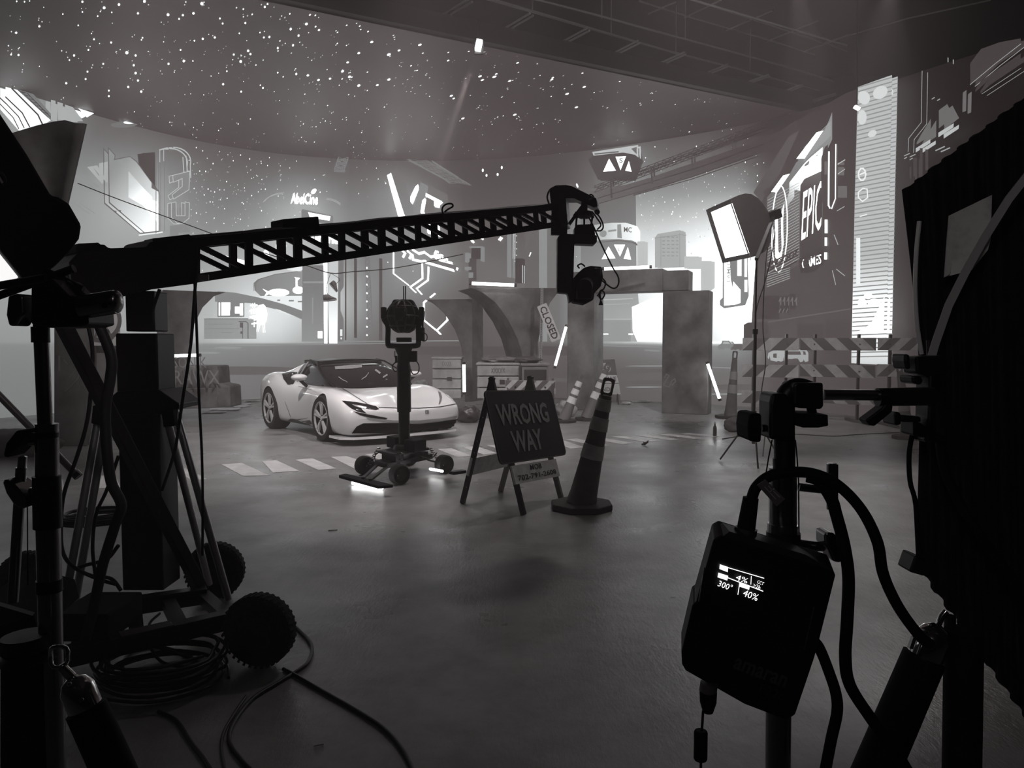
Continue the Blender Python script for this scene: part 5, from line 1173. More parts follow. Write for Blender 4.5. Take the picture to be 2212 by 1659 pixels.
# ------------------------------------------------------------------ camera crane on its wheeled dolly
ALU = mat('strut_aluminium', 190, .32, metal=.7)
def make_crane():
    base = Z(300, 1330, .2)
    t = thing('camera_crane', 'long black truss camera crane on a wheeled dolly at the left', 'camera crane', (base.x, base.y, 0))
    up = V((0, 0, 1)); YA, YB = 3.8, 6.0
    At, Bt, Ab, Bb = P(420, 526, YA), P(1208, 447, YB), P(420, 602, YA), P(1212, 483, YB)
    dr = (Bt-At).normalized(); sv = V((-dr.y, dr.x, 0)).normalized()
    for side in (0, 1):
        o = sv*.17*side; mb = MB()
        for a, b in ((At, Bt), (Ab, Bb)): mb.bar(a+o, b+o, .04, .042)
        N = 10
        for k in range(N+1):
            f = k/N; p, q = At.lerp(Bt, f)+o, Ab.lerp(Bb, f)+o; mb.bar(p, q, .02, .04 if k % 2 else .05, up=dr)
            if k < N: f2 = (k+1)/N; mb.bar(p, Ab.lerp(Bb, f2)+o, .018, .026, up=dr)
        mb.build('truss_side', BLK, t)
    mb = MB()
    for k in range(12):
        f = k/11
        for a, b in ((At, Bt), (Ab, Bb)): p = a.lerp(b, f); mb.bar(p, p+sv*.17, .035, .03)
    mb.build('truss_rungs', BLK, t)
    # pivot housing and weights
    loft(MB(), [(150, 566), (176, 538), (205, 530), (226, 527), (236, 536), (318, 533), (330, 516), (404, 507), (428, 514), (428, 612), (330, 625), (262, 642), (160, 642)], 3.72, tuple(sv*.34)).build('pivot_housing', BLK, t, bevel=.008)
    loft(MB(), [(164, 535), (170, 526), (212, 524), (222, 532), (222, 540), (164, 545)], 3.72, tuple(sv*.2)).build('weight_plate', BLKM, t)
    loft(MB(), [(612, 473), (689, 467), (692, 500), (613, 507)], 4.3, tuple(sv*.14)).build('control_box', BLKM, t, bevel=.006)
    loft(MB(), [(330, 515), (408, 506), (416, 512), (330, 522)], 3.7, tuple(sv*.1)).build('top_bracket', BLK, t)
    # cables strapped along the top of the beam
    r = random.Random(4)
    for k in range(3):
        pts = [At.lerp(Bt, i/14)+up*(.022+.004*k+r.uniform(0, .010))+sv*(.03+.05*k) for i in range(15)]
        MB().tube(pts, .011, 6, smooth=4).build('beam_cable', WIRE, t)
    q = [(1290-330, 470), (955, 452), (962, 442), (975, 440), (978, 446), (968, 452), (960, 458)]; YQ = 5.05
    MB().tube([P(x, y, YQ) for x, y in q], .006, 6, smooth=4).build('cable_loop', WIRE, t)
    MB().tube([P(1186, 440, YB), P(1182, 425, YB), P(1190, 408, YB), P(1212, 402, YB)], .007, 6, smooth=4).build('cable_loop', WIRE, t)
    # mast
    Yc = 3.78; cx = (P(253, 900, Yc).x+P(344, 900, Yc).x)/2; cw = S(90, Yc)
    z0, z1, z2 = .2, zat(300, 720, Yc), zat(300, 632, Yc)
    MB().box((cx, Yc+.1, (z0+z1)/2), (cw, .2, z1-z0)).build('lower_mast', BLK, t, bevel=.008)
    MB().box((P(297, 680, Yc).x, Yc+.1, (z1+z2)/2+.01), (S(63, Yc), .15, z2-z1)).build('upper_mast', BLK, t, bevel=.006)
    loft(MB(), [(226, 868), (252, 846), (344, 842), (372, 862), (386, 872), (386, 884), (350, 886), (346, 897), (250, 897), (232, 890)], Yc-.03, (0, .26, 0)).build('strut_collar', BLK, t, bevel=.006)
    # aluminium struts down to the dolly
    for (x0, y0, x1, y1, y_a, y_b) in ((216, 880, 138, 1312, 3.8, 3.65), (234, 884, 160, 1316, 3.8, 3.7), (356, 885, 452, 1262, 3.8, 4.1), (378, 885, 494, 1296, 3.8, 3.75)):
        MB().cyl(P(x0, y0, y_a), P(x1, y1, y_b), .019, n=14).build('strut', ALU, t, smooth=40)
    for (x0, y0, x1, y1) in ((350, 884, 384, 920), (212, 880, 232, 915)): MB().bar(P((x0+x1)/2, y0-4, 3.78), P((x0+x1)/2+(6 if x0 > 300 else -4), y1, 3.78), .08, .06).build('strut_clamp', BLKM, t, bevel=.006)
    MB().bar(P(136, 700, 3.25), P(436, 1276, 3.85), .055, .055).build('diagonal_brace', BLK, t, bevel=.004)
    # dolly frame
    h = .20; a0, a1 = Z(120, 1408, h), Z(506, 1322, h); b0, b1 = Z(170, 1312, h), Z(446, 1272, h)
    for p, q in ((a0, a1), (b0, b1)): MB().bar(p-up*.03, q-up*.03, .07, .08).build('dolly_rail', BLK, t, bevel=.004)
    for f in (.1, .42, .68, .97): MB().bar(a0.lerp(a1, f)-up*.035, b0.lerp(b1, f)-up*.035, .06, .05).build('cross_rail', BLK, t)
    MB().bar(a0.lerp(a1, .33)+up*.012, a0.lerp(a1, .62)+up*.012, .07, .006).build('tread_plate', mat('worn_plate', 78, .5), t)
    MB().box(Z(215, 1330, .26), (.24, .3, .12)).build('power_box', BLKM, t, bevel=.01)
    lb = Z(258, 1325, .26)+V((.0, -.16, 0)); MB().box(lb, (.05, .01, .07)).build('paper_label', mat('label_grey', 110), t)
    # pneumatic wheels
    TYR = mat('pneumatic_tyre', 28, .85, bump=1.2, nscale=38)
    for (px, py, rp, Yw, yaw) in ((562, 1392, 80, 3.35, -8), (466, 1268, 62, 4.25, 8), (64, 1305, 62, 4.1, 4)):
        rr = S(rp, Yw); c = P(px, py, Yw); c.z = rr; ax = V((sin(R(yaw)), -cos(R(yaw)), 0)); wd = rr*.62
        prof = [(rr*.48, -wd/2), (rr*.7, -wd*.56), (rr*.9, -wd*.46), (rr*.985, -wd*.25), (rr, 0), (rr*.985, wd*.25), (rr*.9, wd*.46), (rr*.7, wd*.56), (rr*.48, wd/2), (rr*.44, wd*.3), (rr*.44, -wd*.3), (rr*.48, -wd/2)]
        ty = MB().lathe(prof, c, ax, 44).build('wheel', TYR, t, smooth=60)
        lug = MB(); M = frame_z(ax)
        for k in range(36):
            for e, zz in ((0, -.16), (.5, .16)):
                a = 2*pi*(k+e)/36; rdir = M@V((cos(a), sin(a), 0)); tg = M@V((-sin(a), cos(a), 0)); lug.bar(c+rdir*rr*.985+ax*(zz*wd-.012), c+rdir*rr*.985+ax*(zz*wd+.16*rr)+tg*.01, .012, .006, up=rdir)
        lug.build('tread_lugs', TYR, ty, kind='stuff')
        MB().lathe([(rr*.46, wd*.50), (rr*.40, wd*.46), (rr*.36, wd*.2), (rr*.12, wd*.2), (rr*.12, wd*.5), (rr*.05, wd*.55), (0, wd*.55)], c, ax, 30).build('wheel_hub', mat('hub_metal', 72, .35, metal=.9), ty, smooth=35)
        MB().cyl(c-ax*wd*.5, c-ax*(wd*.5+.2), .018).build('axle', BLK, t)
    # remote head hanging at the end
    Y = YB
    def bar(x0, y0, x1, y1, wpx, dp=.05, name='head_bar', m=BLK): return MB().bar(P(x0, y0, Y), P(x1, y1, Y), dp, S(wpx, Y), up=V((1, 0, .3))).build(name, m, t)
    loft(MB(), [(1186, 408), (1200, 400), (1222, 399), (1236, 402), (1288, 428), (1291, 446), (1282, 448), (1240, 428), (1222, 428), (1226, 486), (1212, 490), (1192, 484), (1190, 440)], Y-.04, (.04, .2, 0)).build('beam_end_bracket', BLK, t, bevel=.006)
    bar(1262, 440, 1230, 484, 7, .06, 'bracket_brace'); bar(1225, 486, 1190, 486, 12, .16, 'bracket_foot')
    MB().cyl(P(1262, 436, Y), P(1262, 466, Y), S(7, Y), n=16).build('swivel_post', BLK, t, smooth=40)
    MB().lathe([(S(10, Y), 0), (S(20, Y), .02), (S(20, Y), .05), (S(10, Y), .06)], P(1262, 472, Y), n=20).build('spider_plate', BLK, t, smooth=40)
    for x0, x1 in ((1246, 1244), (1262, 1262), (1280, 1276)):
        MB().cyl(P(x0, 466, Y), P(x1, 492, Y), S(2.2, Y), n=10).cyl(P(x0-3, 468, Y), P(x0+3, 468, Y), S(3.5, Y), n=10).build('level_bolt', BLK, t, smooth=40)
    for x, y in ((1244, 466), (1290, 458)): MB().ball(P(x, y, Y-.03), S(6, Y), 12).build('level_knob', BLKM, t, smooth=60)
    loft(MB(), [(1241, 492), (1246, 485), (1280, 484), (1284, 490), (1286, 510), (1240, 510)], Y-.05, (0, .16, 0)).build('pan_motor', BLK, t, bevel=.006)
    loft(MB(), [(1204, 514), (1211, 504), (1290, 508), (1290, 522), (1284, 528), (1241, 526), (1239, 600), (1237, 650), (1230, 655), (1226, 634), (1203, 632)], Y-.08, (0, .14, 0)).build('head_arm', mat('head_arm_grey', 44, .5), t, bevel=.01)
    MB().cyl(P(1216, 605, Y-.08), P(1216, 605, Y-.1), S(9, Y), n=20).build('tilt_cap', BLKM, t, smooth=40)
    loft(MB(), [(1240, 600), (1250, 588), (1262, 578), (1276, 574), (1300, 576), (1303, 598), (1298, 618), (1284, 634), (1282, 648), (1264, 657), (1238, 652)], Y-.12, (0, .22, 0)).build('film_camera', BLKM, t, bevel=.012)
    MB().cyl(P(1268, 612, Y-.1), P(1262, 620, Y-.34), .05, .06, n=20).build('camera_lens', BLK, t, smooth=40)
    MB().box(P(1262, 636, Y-.14), (.12, .06, .07)).build('camera_fitting', BLK, t, bevel=.006); MB().box(P(1290, 588, Y-.14), (.05, .05, .06)).build('camera_fitting', BLK, t, bevel=.006)
    for q in ([(1266, 460), (1280, 485), (1300, 530), (1322, 575), (1336, 600), (1334, 618), (1322, 622), (1300, 606)], [(1284, 456), (1296, 470), (1303, 488), (1298, 498), (1284, 498)], [(1280, 458), (1290, 472), (1298, 486), (1290, 496)],
              [(1252, 580), (1248, 574), (1256, 570), (1264, 576)], [(1290, 640), (1300, 628), (1306, 636), (1300, 646), (1294, 640), (1298, 630)], [(1300, 600), (1308, 610), (1304, 624), (1296, 630), (1298, 652)], [(1268, 428), (1276, 420), (1282, 426), (1272, 432)]):
        MB().tube([P(x, y, Y-.1) for x, y in q], .006, 6, smooth=5).build('head_cable', WIRE, t)
    MB().cyl(P(1298, 650, Y-.1), P(1298, 659, Y-.1), .008, .018, n=10).build('cable_plug', BLKM, t)
    MB().box(P(440, 600, 3.72), (.05, .01, .03)).build('paper_label', mat('label_grey', 110), t)
    # cables hanging from the crane
    for q, y, rd in (([(430, 555), (424, 600), (420, 640), (412, 745), (395, 860), (385, 930), (376, 980), (350, 1060)], 3.7, .008), ([(420, 600), (424, 690), (430, 860), (436, 980), (438, 1100), (437, 1200)], 3.72, .007),
                     ([(190, 700), (200, 760), (196, 850), (186, 920), (165, 990), (140, 1060), (132, 1120), (135, 1190), (160, 1225), (210, 1250), (250, 1262)], 3.4, .009),
                     ([(214, 702), (240, 770), (238, 820), (228, 880), (230, 960), (240, 1040), (262, 1090), (250, 1130), (222, 1220), (205, 1300), (190, 1360), (172, 1430)], 3.1, .022), ([(256, 985), (230, 1060), (208, 1110), (200, 1180), (207, 1250)], 3.3, .008),
                     ([(256, 1178), (230, 1208), (180, 1222), (168, 1230), (200, 1244), (240, 1250), (262, 1276)], 3.5, .009), ([(140, 590), (150, 620), (160, 650)], 3.0, .012), ([(345, 625), (330, 670), (332, 700)], 3.7, .009)):
        MB().tube([P(x, y_, y) for x, y_ in q], rd, 8, smooth=6).build('hanging_cable', WIRE, t, smooth=70)
    return t
make_crane()
def floor_cable(label, pts, r=.009, m=None, lift=0, name='floor_cable', grp=None):
    q = []
    for x, y in pts: p = Z(x, y, r+lift); q.append(p)
    o = MB().tube(q, r, 7, smooth=7).build(name, m or mat('cable_rubber', 34, .45), smooth=70); tag(o, label, 'cable', grp); return o
floor_cable('cable running from the near dolly wheel out to the bottom of the picture', [(612, 1445), (640, 1460), (700, 1495), (770, 1535), (830, 1575), (870, 1620), (895, 1670)])
floor_cable('cable curving round the right side of the near dolly wheel', [(640, 1355), (665, 1380), (674, 1400), (665, 1430), (640, 1450), (600, 1475), (545, 1510), (505, 1560), (495, 1600), (520, 1640), (560, 1680)], .0085)
floor_cable('thin pale cable bending down left of the two longer floor cables', [(532, 1503), (510, 1535), (484, 1580), (478, 1620), (490, 1680)], .006, mat('cable_pale', 70, .4))
floor_cable('cable leaving the coil towards the bottom centre left', [(342, 1537), (380, 1556), (410, 1600), (440, 1640), (465, 1680)], .008)
def coil(label, cx, cy, rx, n, m, z=0, rise=.012, seed=1, name='cable_coil'):
    r = random.Random(seed); c = Z(cx, cy); pts = []
    for i in range(n*14):
        a = 2*pi*i/14; k = rx*(1-.28*((i//14) % 4)/4+r.uniform(-.03, .03)); pts.append(V((c.x+cos(a)*k+r.uniform(-.01, .01), c.y+sin(a)*k*.9, z+.012+rise*(i/14)+r.uniform(0, .004))))
    o = MB().tube(pts, .0075, 6, smooth=2).build(name, m, smooth=70); tag(o, label, 'cable'); return o
coil('black cable coil lying on the floor below the dolly', 352, 1470, .27, 11, mat('cable_rubber', 34, .45), seed=2)
coil('cable coil lying on the power box at the rear of the dolly', 215, 1280, .2, 8, mat('cable_rubber', 34, .45), z=.42, rise=.006, seed=5)
floor_cable('tangled loop of cable between the dolly and the coil', [(275, 1345), (300, 1375), (330, 1395), (380, 1410), (430, 1430), (400, 1440), (350, 1430), (325, 1395), (322, 1350), (345, 1325)], .007, lift=.1)
floor_cable('long thin cable lying along the floor below the right barricades', [(1560, 948), (1640, 937), (1720, 938), (1800, 942), (1860, 938), (1990, 932)], .007)
for x, y, lb in ((687, 1612, 'tiny pale scrap on the dark floor at the bottom centre left'), (228, 1428, 'tiny pale scrap on the floor left of the big cable coil'), (718, 1146, 'small curved pale scrap on the floor between the crane and the sign')):
    p = Z(x, y, .004); r_ = .02 if y < 1200 else .01
    tag(MB().tube([p+V((-r_*1.6, 0, 0)), p+V((0, r_*.3, .003)), p+V((r_*1.6, r_*1.4, 0))], r_*.25, 6).build('paper_scrap', mat('litter_paper', 190)), lb, 'litter')
floor_cable('wide cable loop lying in front of the dolly rail', [(430, 1428), (380, 1405), (320, 1395), (275, 1415), (265, 1450), (290, 1475), (340, 1490)], .0075)
# ------------------------------------------------------------------ hanging frames, drape lines and spot lights over the stage
def hang(): 
    TR = mat('rig_pipe', 205, .45, metal=.1); z = 8.1
    def H(x, y, zz=z): return Z(x, y, zz)
    rows = [((1082, 62), (1145, 24)), ((1205, 91), (1268, 57)), ((1313, 117), (1378, 84)), ((1410, 140), (1478, 109)), ((1503, 163), (1572, 135)), ((1585, 184), (1660, 158)), ((1664, 203), (1734, 179)), ((1735, 220), (1806, 198)), ((955, 28), (1012, -6))]
    rails = [((900, -40), (1067, 2), (1240, 52), (1437, 108), (1600, 150), (1700, 178), (1770, 196)), ((1130, -8), (1280, 30), (1400, 63), (1520, 95), (1640, 128), (1760, 162), (1800, 176))]
    t = thing('lighting_grid', 'pale hanging pipe frame with short cross pipes above the set', 'lighting grid', H(1400, 100))
    for rl in rails: MB().tube([H(x, y) for x, y in rl], .022, 8, smooth=2).build('long_pipe', TR, t, smooth=50)
    for a, b in rows:
        for e in (0, .11): MB().cyl(H(*a)+V((e*.6, e, -.04)), H(*b)+V((e*.6, e, -.04)), .024, n=8).build('cross_pipe', mat('rig_pipe_bright', 250, .4), t, smooth=50)
    for x, y in ((1150, 26), (1320, 78), (1460, 118), (1620, 160), (1300, 40), (1480, 84)):
        MB().cyl(H(x, y), H(x, y)+V((0, 0, 1.1)), .012, n=6).build('drop_wire', TR, t)
    t2 = thing('lighting_grid', 'fainter upper pipe frame seen at the top right above the set', 'lighting grid', H(1600, 60, 9.4))
    for rl in (((1380, 2), (1500, 40), (1640, 80), (1760, 118)), ((1400, -30), (1560, 20), (1700, 66), (1830, 110))): MB().tube([H(x, y, 9.4) for x, y in rl], .02, 8).build('long_pipe', TR, t2, smooth=50)
    for a, b in (((1478, 38), (1558, 0)), ((1568, 66), (1670, 22)), ((1656, 90), (1768, 44)), ((1735, 112), (1834, 75)), ((1400, 30), (1460, 4))): MB().cyl(H(*a, 9.4), H(*b, 9.4), .022, n=8).build('cross_pipe', TR, t2, smooth=50)
    MB().tube([H(1780, 92, 9.4), H(1960, 40, 9.4), H(2140, 0, 9.4)], .02, 8).build('long_pipe', TR, t2)
    for x, y in ((1070, 0), (1430, -20)): MB().cyl(H(x, y), H(x+400, y+118), .02, n=8).build('long_pipe', TR, t)
    # the lit fixture under the edge of the video ceiling
    c = Z(1034, 98, 6.0); f = thing('spot_fixture', 'small bright square spotlight hanging at the edge of the video ceiling', 'spotlight', c)
    MB().box(c, (.085, .1, .15), Matrix.Rotation(R(12), 3, 'Y')).build('lit_face', mat('fixture_glow', 240, .4, emit=12), f)
    MB().cyl(c+V((0, 0, .08)), c+V((0, 0, .38)), .012, n=8).box(c+V((0, .09, 0)), (.14, .06, .2)).build('hanger', BLK, f)
    c = Z(1851, 233, 6.6); c = P(1851, 233, 12.0); f = thing('spot_fixture', 'small bright fixture above the slanted billboard, left of the tall strip', 'spotlight', c)
    MB().box(c, (.085, .06, .035), Matrix.Rotation(R(28), 3, 'Y')).build('lit_face', mat('fixture_glow', 240, .4, emit=12), f)
    MB().cyl(c+V((0, 0, .02)), c+V((0, .1, 2.6)), .01, n=6).build('hanger', BLK, f)
hang()
# beams of the moving lights caught by the haze
for src, tgt, e, sz in ((Z(1018, 146, 6.34), P(940, 380, 12.6), 1500, .11), (Z(1722, -60, 10.2), P(1745, 200, 13.0), 700, .16), (Z(1926, -60, 10.2), P(1900, 200, 12.0), 700, .16)):
    l = lamp('SPOT', 'beam_light', src, e, spot_size=sz, spot_blend=.6, shadow_soft_size=.05); aim(l, tgt)

# ------------------------------------------------------------------ foreground left: stand with softbox
CHR = mat('chrome', 200, .12, metal=1); DCH = mat('dark_chrome', 150, .2, metal=1)
def left_stand():
    Y = 1.35; PP = lambda x, y, d=0: P(x, y, Y+d)
    t = thing('light_stand', 'dark steel light stand with round knobs at the left edge of the picture', 'light stand', (PP(130, 1500).x, Y, 0))
    def pole(name, a, b, r, m=DCH): return MB().cyl(PP(*a), PP(*b), S(r, Y), n=24).build(name, m, t, smooth=40)
    pole('upper_pole', (88, 700), (98, 930), 15); pole('collar', (87, 706), (88, 740), 18, BLK); pole('middle_pole', (101, 915), (102, 1030), 23); pole('collar', (98, 932), (99, 946), 26, BLK)
    pole('collar', (101, 1028), (103, 1140), 28, BLK); pole('lower_pole', (104, 1138), (118, 1700), 24); pole('band', (106, 1252), (107, 1278), 26, BLK)
    # lower knob handles
    for q in ([(6, 985), (12, 958), (34, 930), (52, 928), (52, 945), (38, 966), (14, 990)], [(4, 1042), (10, 1034), (30, 1046), (40, 1058), (55, 1078), (54, 1098), (44, 1100), (28, 1090), (12, 1066)]):
        loft(MB(), q, Y-.03, (0, .05, 0)).build('tee_knob', BLKM if q[0][1] < 1000 else DCH, t, bevel=.006, seg=3)
    MB().cyl(PP(50, 952), PP(92, 955), S(9, Y), n=14).build('knob_shaft', DCH, t, smooth=40); MB().cyl(PP(50, 1062), PP(92, 1060), S(9, Y), n=14).build('knob_shaft', DCH, t, smooth=40)
    # grip head
    loft(MB(), [(66, 622), (110, 600), (150, 640), (186, 640), (190, 700), (170, 706), (104, 708), (66, 700)], Y-.04, (0, .09, 0)).build('grip_head', BLK, t, bevel=.008)
    MB().cyl(PP(176, 664, -.03), PP(250, 652, -.03), S(25, Y), S(25, Y), n=28).build('chrome_socket', DCH, t, smooth=40)
    MB().ball(PP(250, 652, -.03), S(25, Y), 18, (.5, 1, 1)).build('socket_end', DCH, t, smooth=60)
    MB().cyl(PP(226, 660, -.06), PP(226, 660, -.062), S(6, Y), n=14).build('socket_hole', BLKM, t)
    loft(MB(), [(16, 640), (40, 633), (48, 640), (50, 676), (34, 704), (18, 704), (12, 680)], Y-.05, (0, .04, 0)).build('tee_knob', DCH, t, bevel=.005, seg=3)
    MB().cyl(PP(46, 668), PP(70, 668), S(10, Y), n=14).build('knob_shaft', BLK, t, smooth=40)
    MB().cyl(PP(-20, 645, .02), PP(160, 580, .02), S(9, Y), n=12).cyl(PP(-30, 622), PP(100, 600), S(9, Y), n=12).build('grip_arm', BLK, t, smooth=40)
    MB().cyl(PP(100, 585, .02), PP(180, 625, .02), S(7, Y), n=12).build('grip_arm', BLK, t, smooth=40)
    MB().tube([PP(110, 600), PP(135, 610), PP(160, 626), PP(178, 640), PP(188, 660)], S(8, Y), 10, smooth=5).build('thick_cable', BLKM, t, smooth=60)
    # slim rod at the far left of the stand
    MB().cyl(PP(46, 1010), PP(28, 1300), S(11, Y), n=16).build('side_rod', DCH, t, smooth=40); MB().cyl(PP(49, 986), PP(46, 1022), S(9, Y), n=16).build('rod_tip', CHR, t, smooth=40)
    MB().cyl(PP(59, 1075), PP(60, 1265), S(1.4, Y), n=6).build('safety_wire', WIRE, t)
    # foot of the stand: leg sleeve, chrome hinge, round cap
    MB().cyl(PP(60, 1400), PP(66, 1720), S(50, Y), S(56, Y), n=28).build('leg_sleeve', BLKM, t, smooth=40)
    MB().cyl(PP(56, 1372, -.02), PP(58, 1400, -.02), S(48, Y), S(52, Y), n=28).build('round_cap', mat('cap_rubber', 40, .6), t, smooth=40)
    MB().lathe([(S(54, Y), 0), (S(62, Y), .003), (S(54, Y), .008)], PP(58, 1424, -.02), n=28).build('cap_rim', mat('cap_rubber', 40, .6), t, smooth=40)
    return t
left_stand()
def padded_leg(name, label, a, b, r, cap, Y, cat='stand leg'):
    t = thing(name, label, cat, P(*a, Y)); A, B = P(*a, Y), P(*b, Y); d = (A-B).normalized(); rr = S(r, Y)
    MB().cyl(A, B, rr, rr*1.05, n=28).build('foam_sleeve', BLKM, t, smooth=40)
    c = A+d*S(cap, Y)
    prof = [(rr*.80, 0), (rr*.84, .004), (rr*.84, S(cap, Y)*.7), (rr*.6, S(cap, Y)*.95), (rr*.2, S(cap, Y)*1.08), (0, S(cap, Y)*1.1)]
    MB().lathe(prof, A-d*.004, d, 30).build('chrome_end', CHR, t, smooth=50)
    return t, A, B, d, rr
Yl = 1.15
t_, A, B, d, rr = padded_leg('padded_stand_leg', 'foam padded stand leg with a chrome end at the bottom left', (186, 1530), (290, 1760), 42, 78, Yl)
rc = P(126, 1418, Yl); MB().tube([rc+V((S(20, Yl)*cos(a*pi/8), .004*sin(a), S(24, Yl)*sin(a*pi/8))) for a in range(16)], S(5, Yl), 10, closed=True).build('chrome_ring', CHR, t_, smooth=60)
MB().bar(P(132, 1440, Yl), P(158, 1466, Yl), .01, S(20, Yl)).build('ring_shank', CHR, t_, bevel=.003)
for q in ((150, 1478), (176, 1512)): MB().ball(P(*q, Yl-.03), S(5, Yl), 10).build('hinge_rivet', DCH, t_, smooth=60)
tb = thing('black_case', 'small black case at the left edge below the rear dolly wheel', 'case', P(20, 1345, 1.7))
loft(MB(), [(-40, 1300), (0, 1308), (72, 1328), (84, 1372), (0, 1382), (-40, 1384)], 1.7, (-.02, .2, .02)).build('case_body', BLKM, tb, bevel=.006)
loft(MB(), [(-30, 1302), (0, 1309), (70, 1330), (66, 1334), (0, 1352), (-30, 1356)], 1.695, (0, .01, .004)).build('case_lid', mat('case_lid_grey', 46, .5), tb)
# big softbox seen from behind, and the grey flag behind it
Ys = 1.55
t = thing('softbox_light', 'huge black softbox seen edge on at the upper left corner', 'light', P(100, 560, Ys))
body = [(-160, -10), (0, 244), (60, 335), (112, 424), (126, 425), (150, 440), (174, 482), (176, 490), (172, 516), (150, 545), (120, 575), (92, 596), (62, 606), (46, 600), (0, 542), (-170, 300)]
loft(MB(), body, Ys, (-.42, .5, .06)).build('fabric_shell', BLKM, t, bevel=.012)
loft(MB(), [(0, 546), (-170, 306), (-190, 330), (-190, 612), (0, 612), (30, 604), (45, 598)], Ys+.03, (-.38, .45, 0)).build('lit_diffuser', mat('diffuser_soft', 235, .6, emit=1.0), t, bevel=.01)
MB().cyl(P(-60, 622, Ys), P(96, 604, Ys), S(6, Ys), n=10).build('frame_rod', mat('rod_dark', 60, .3, metal=.8), t, smooth=40)
ring = MB(); 
for q in stroke(ellipse(0, 385, 10, 14, 12, -100, 100, rot=-35)+[(-8, 372)], 5): ring.add([P(x, y, Ys-.004) for x, y in q], [(0, 1, 2, 3)])
ring.build('printed_mark', mat('mark_grey', 120, .6), t)
mb = MB(); rows = []
for k in range(9):
    u = k/8; xt = 20+u*168; yt = 290-sin(pi*min(1, u*1.15)*.5)*30+ (u*8 if u > .8 else 0)+(1-u)*0; xb = 90+u*45; yb_ = 440+u*60
    rows.append([(xt+(xb-xt)*v/6, yt+(yb_-yt)*v/6, 2.1+.03*sin(u*3)+.01*sin(v)) for v in range(7)])
vs = [P(*p) for r_ in rows for p in r_]; mb.add(vs, [(i*7+j, i*7+j+1, (i+1)*7+j+1, (i+1)*7+j) for i in range(8) for j in range(6)])
o = mb.build('fabric_flap', mat('flap_cloth', 130, .8, noise=.08, nscale=20), t, smooth=60); so = o.modifiers.new('s', 'SOLIDIFY'); so.thickness = .01
# pale leg of a stand crossing behind the light stand
t = thing('stand_leg_pale', 'pale slanted tripod leg crossing behind the left light stand', 'stand leg', P(166, 1025, 4.6))
MB().cyl(P(-40, 815, 4.6), P(166, 1026, 4.9), .022, n=12).build('tube', mat('pale_tube', 120, .35, metal=.5), t, smooth=40); MB().cyl(P(160, 1020, 4.9), P(170, 1030, 4.9), .03, n=12).build('foot_cap', METAL, t, smooth=40)
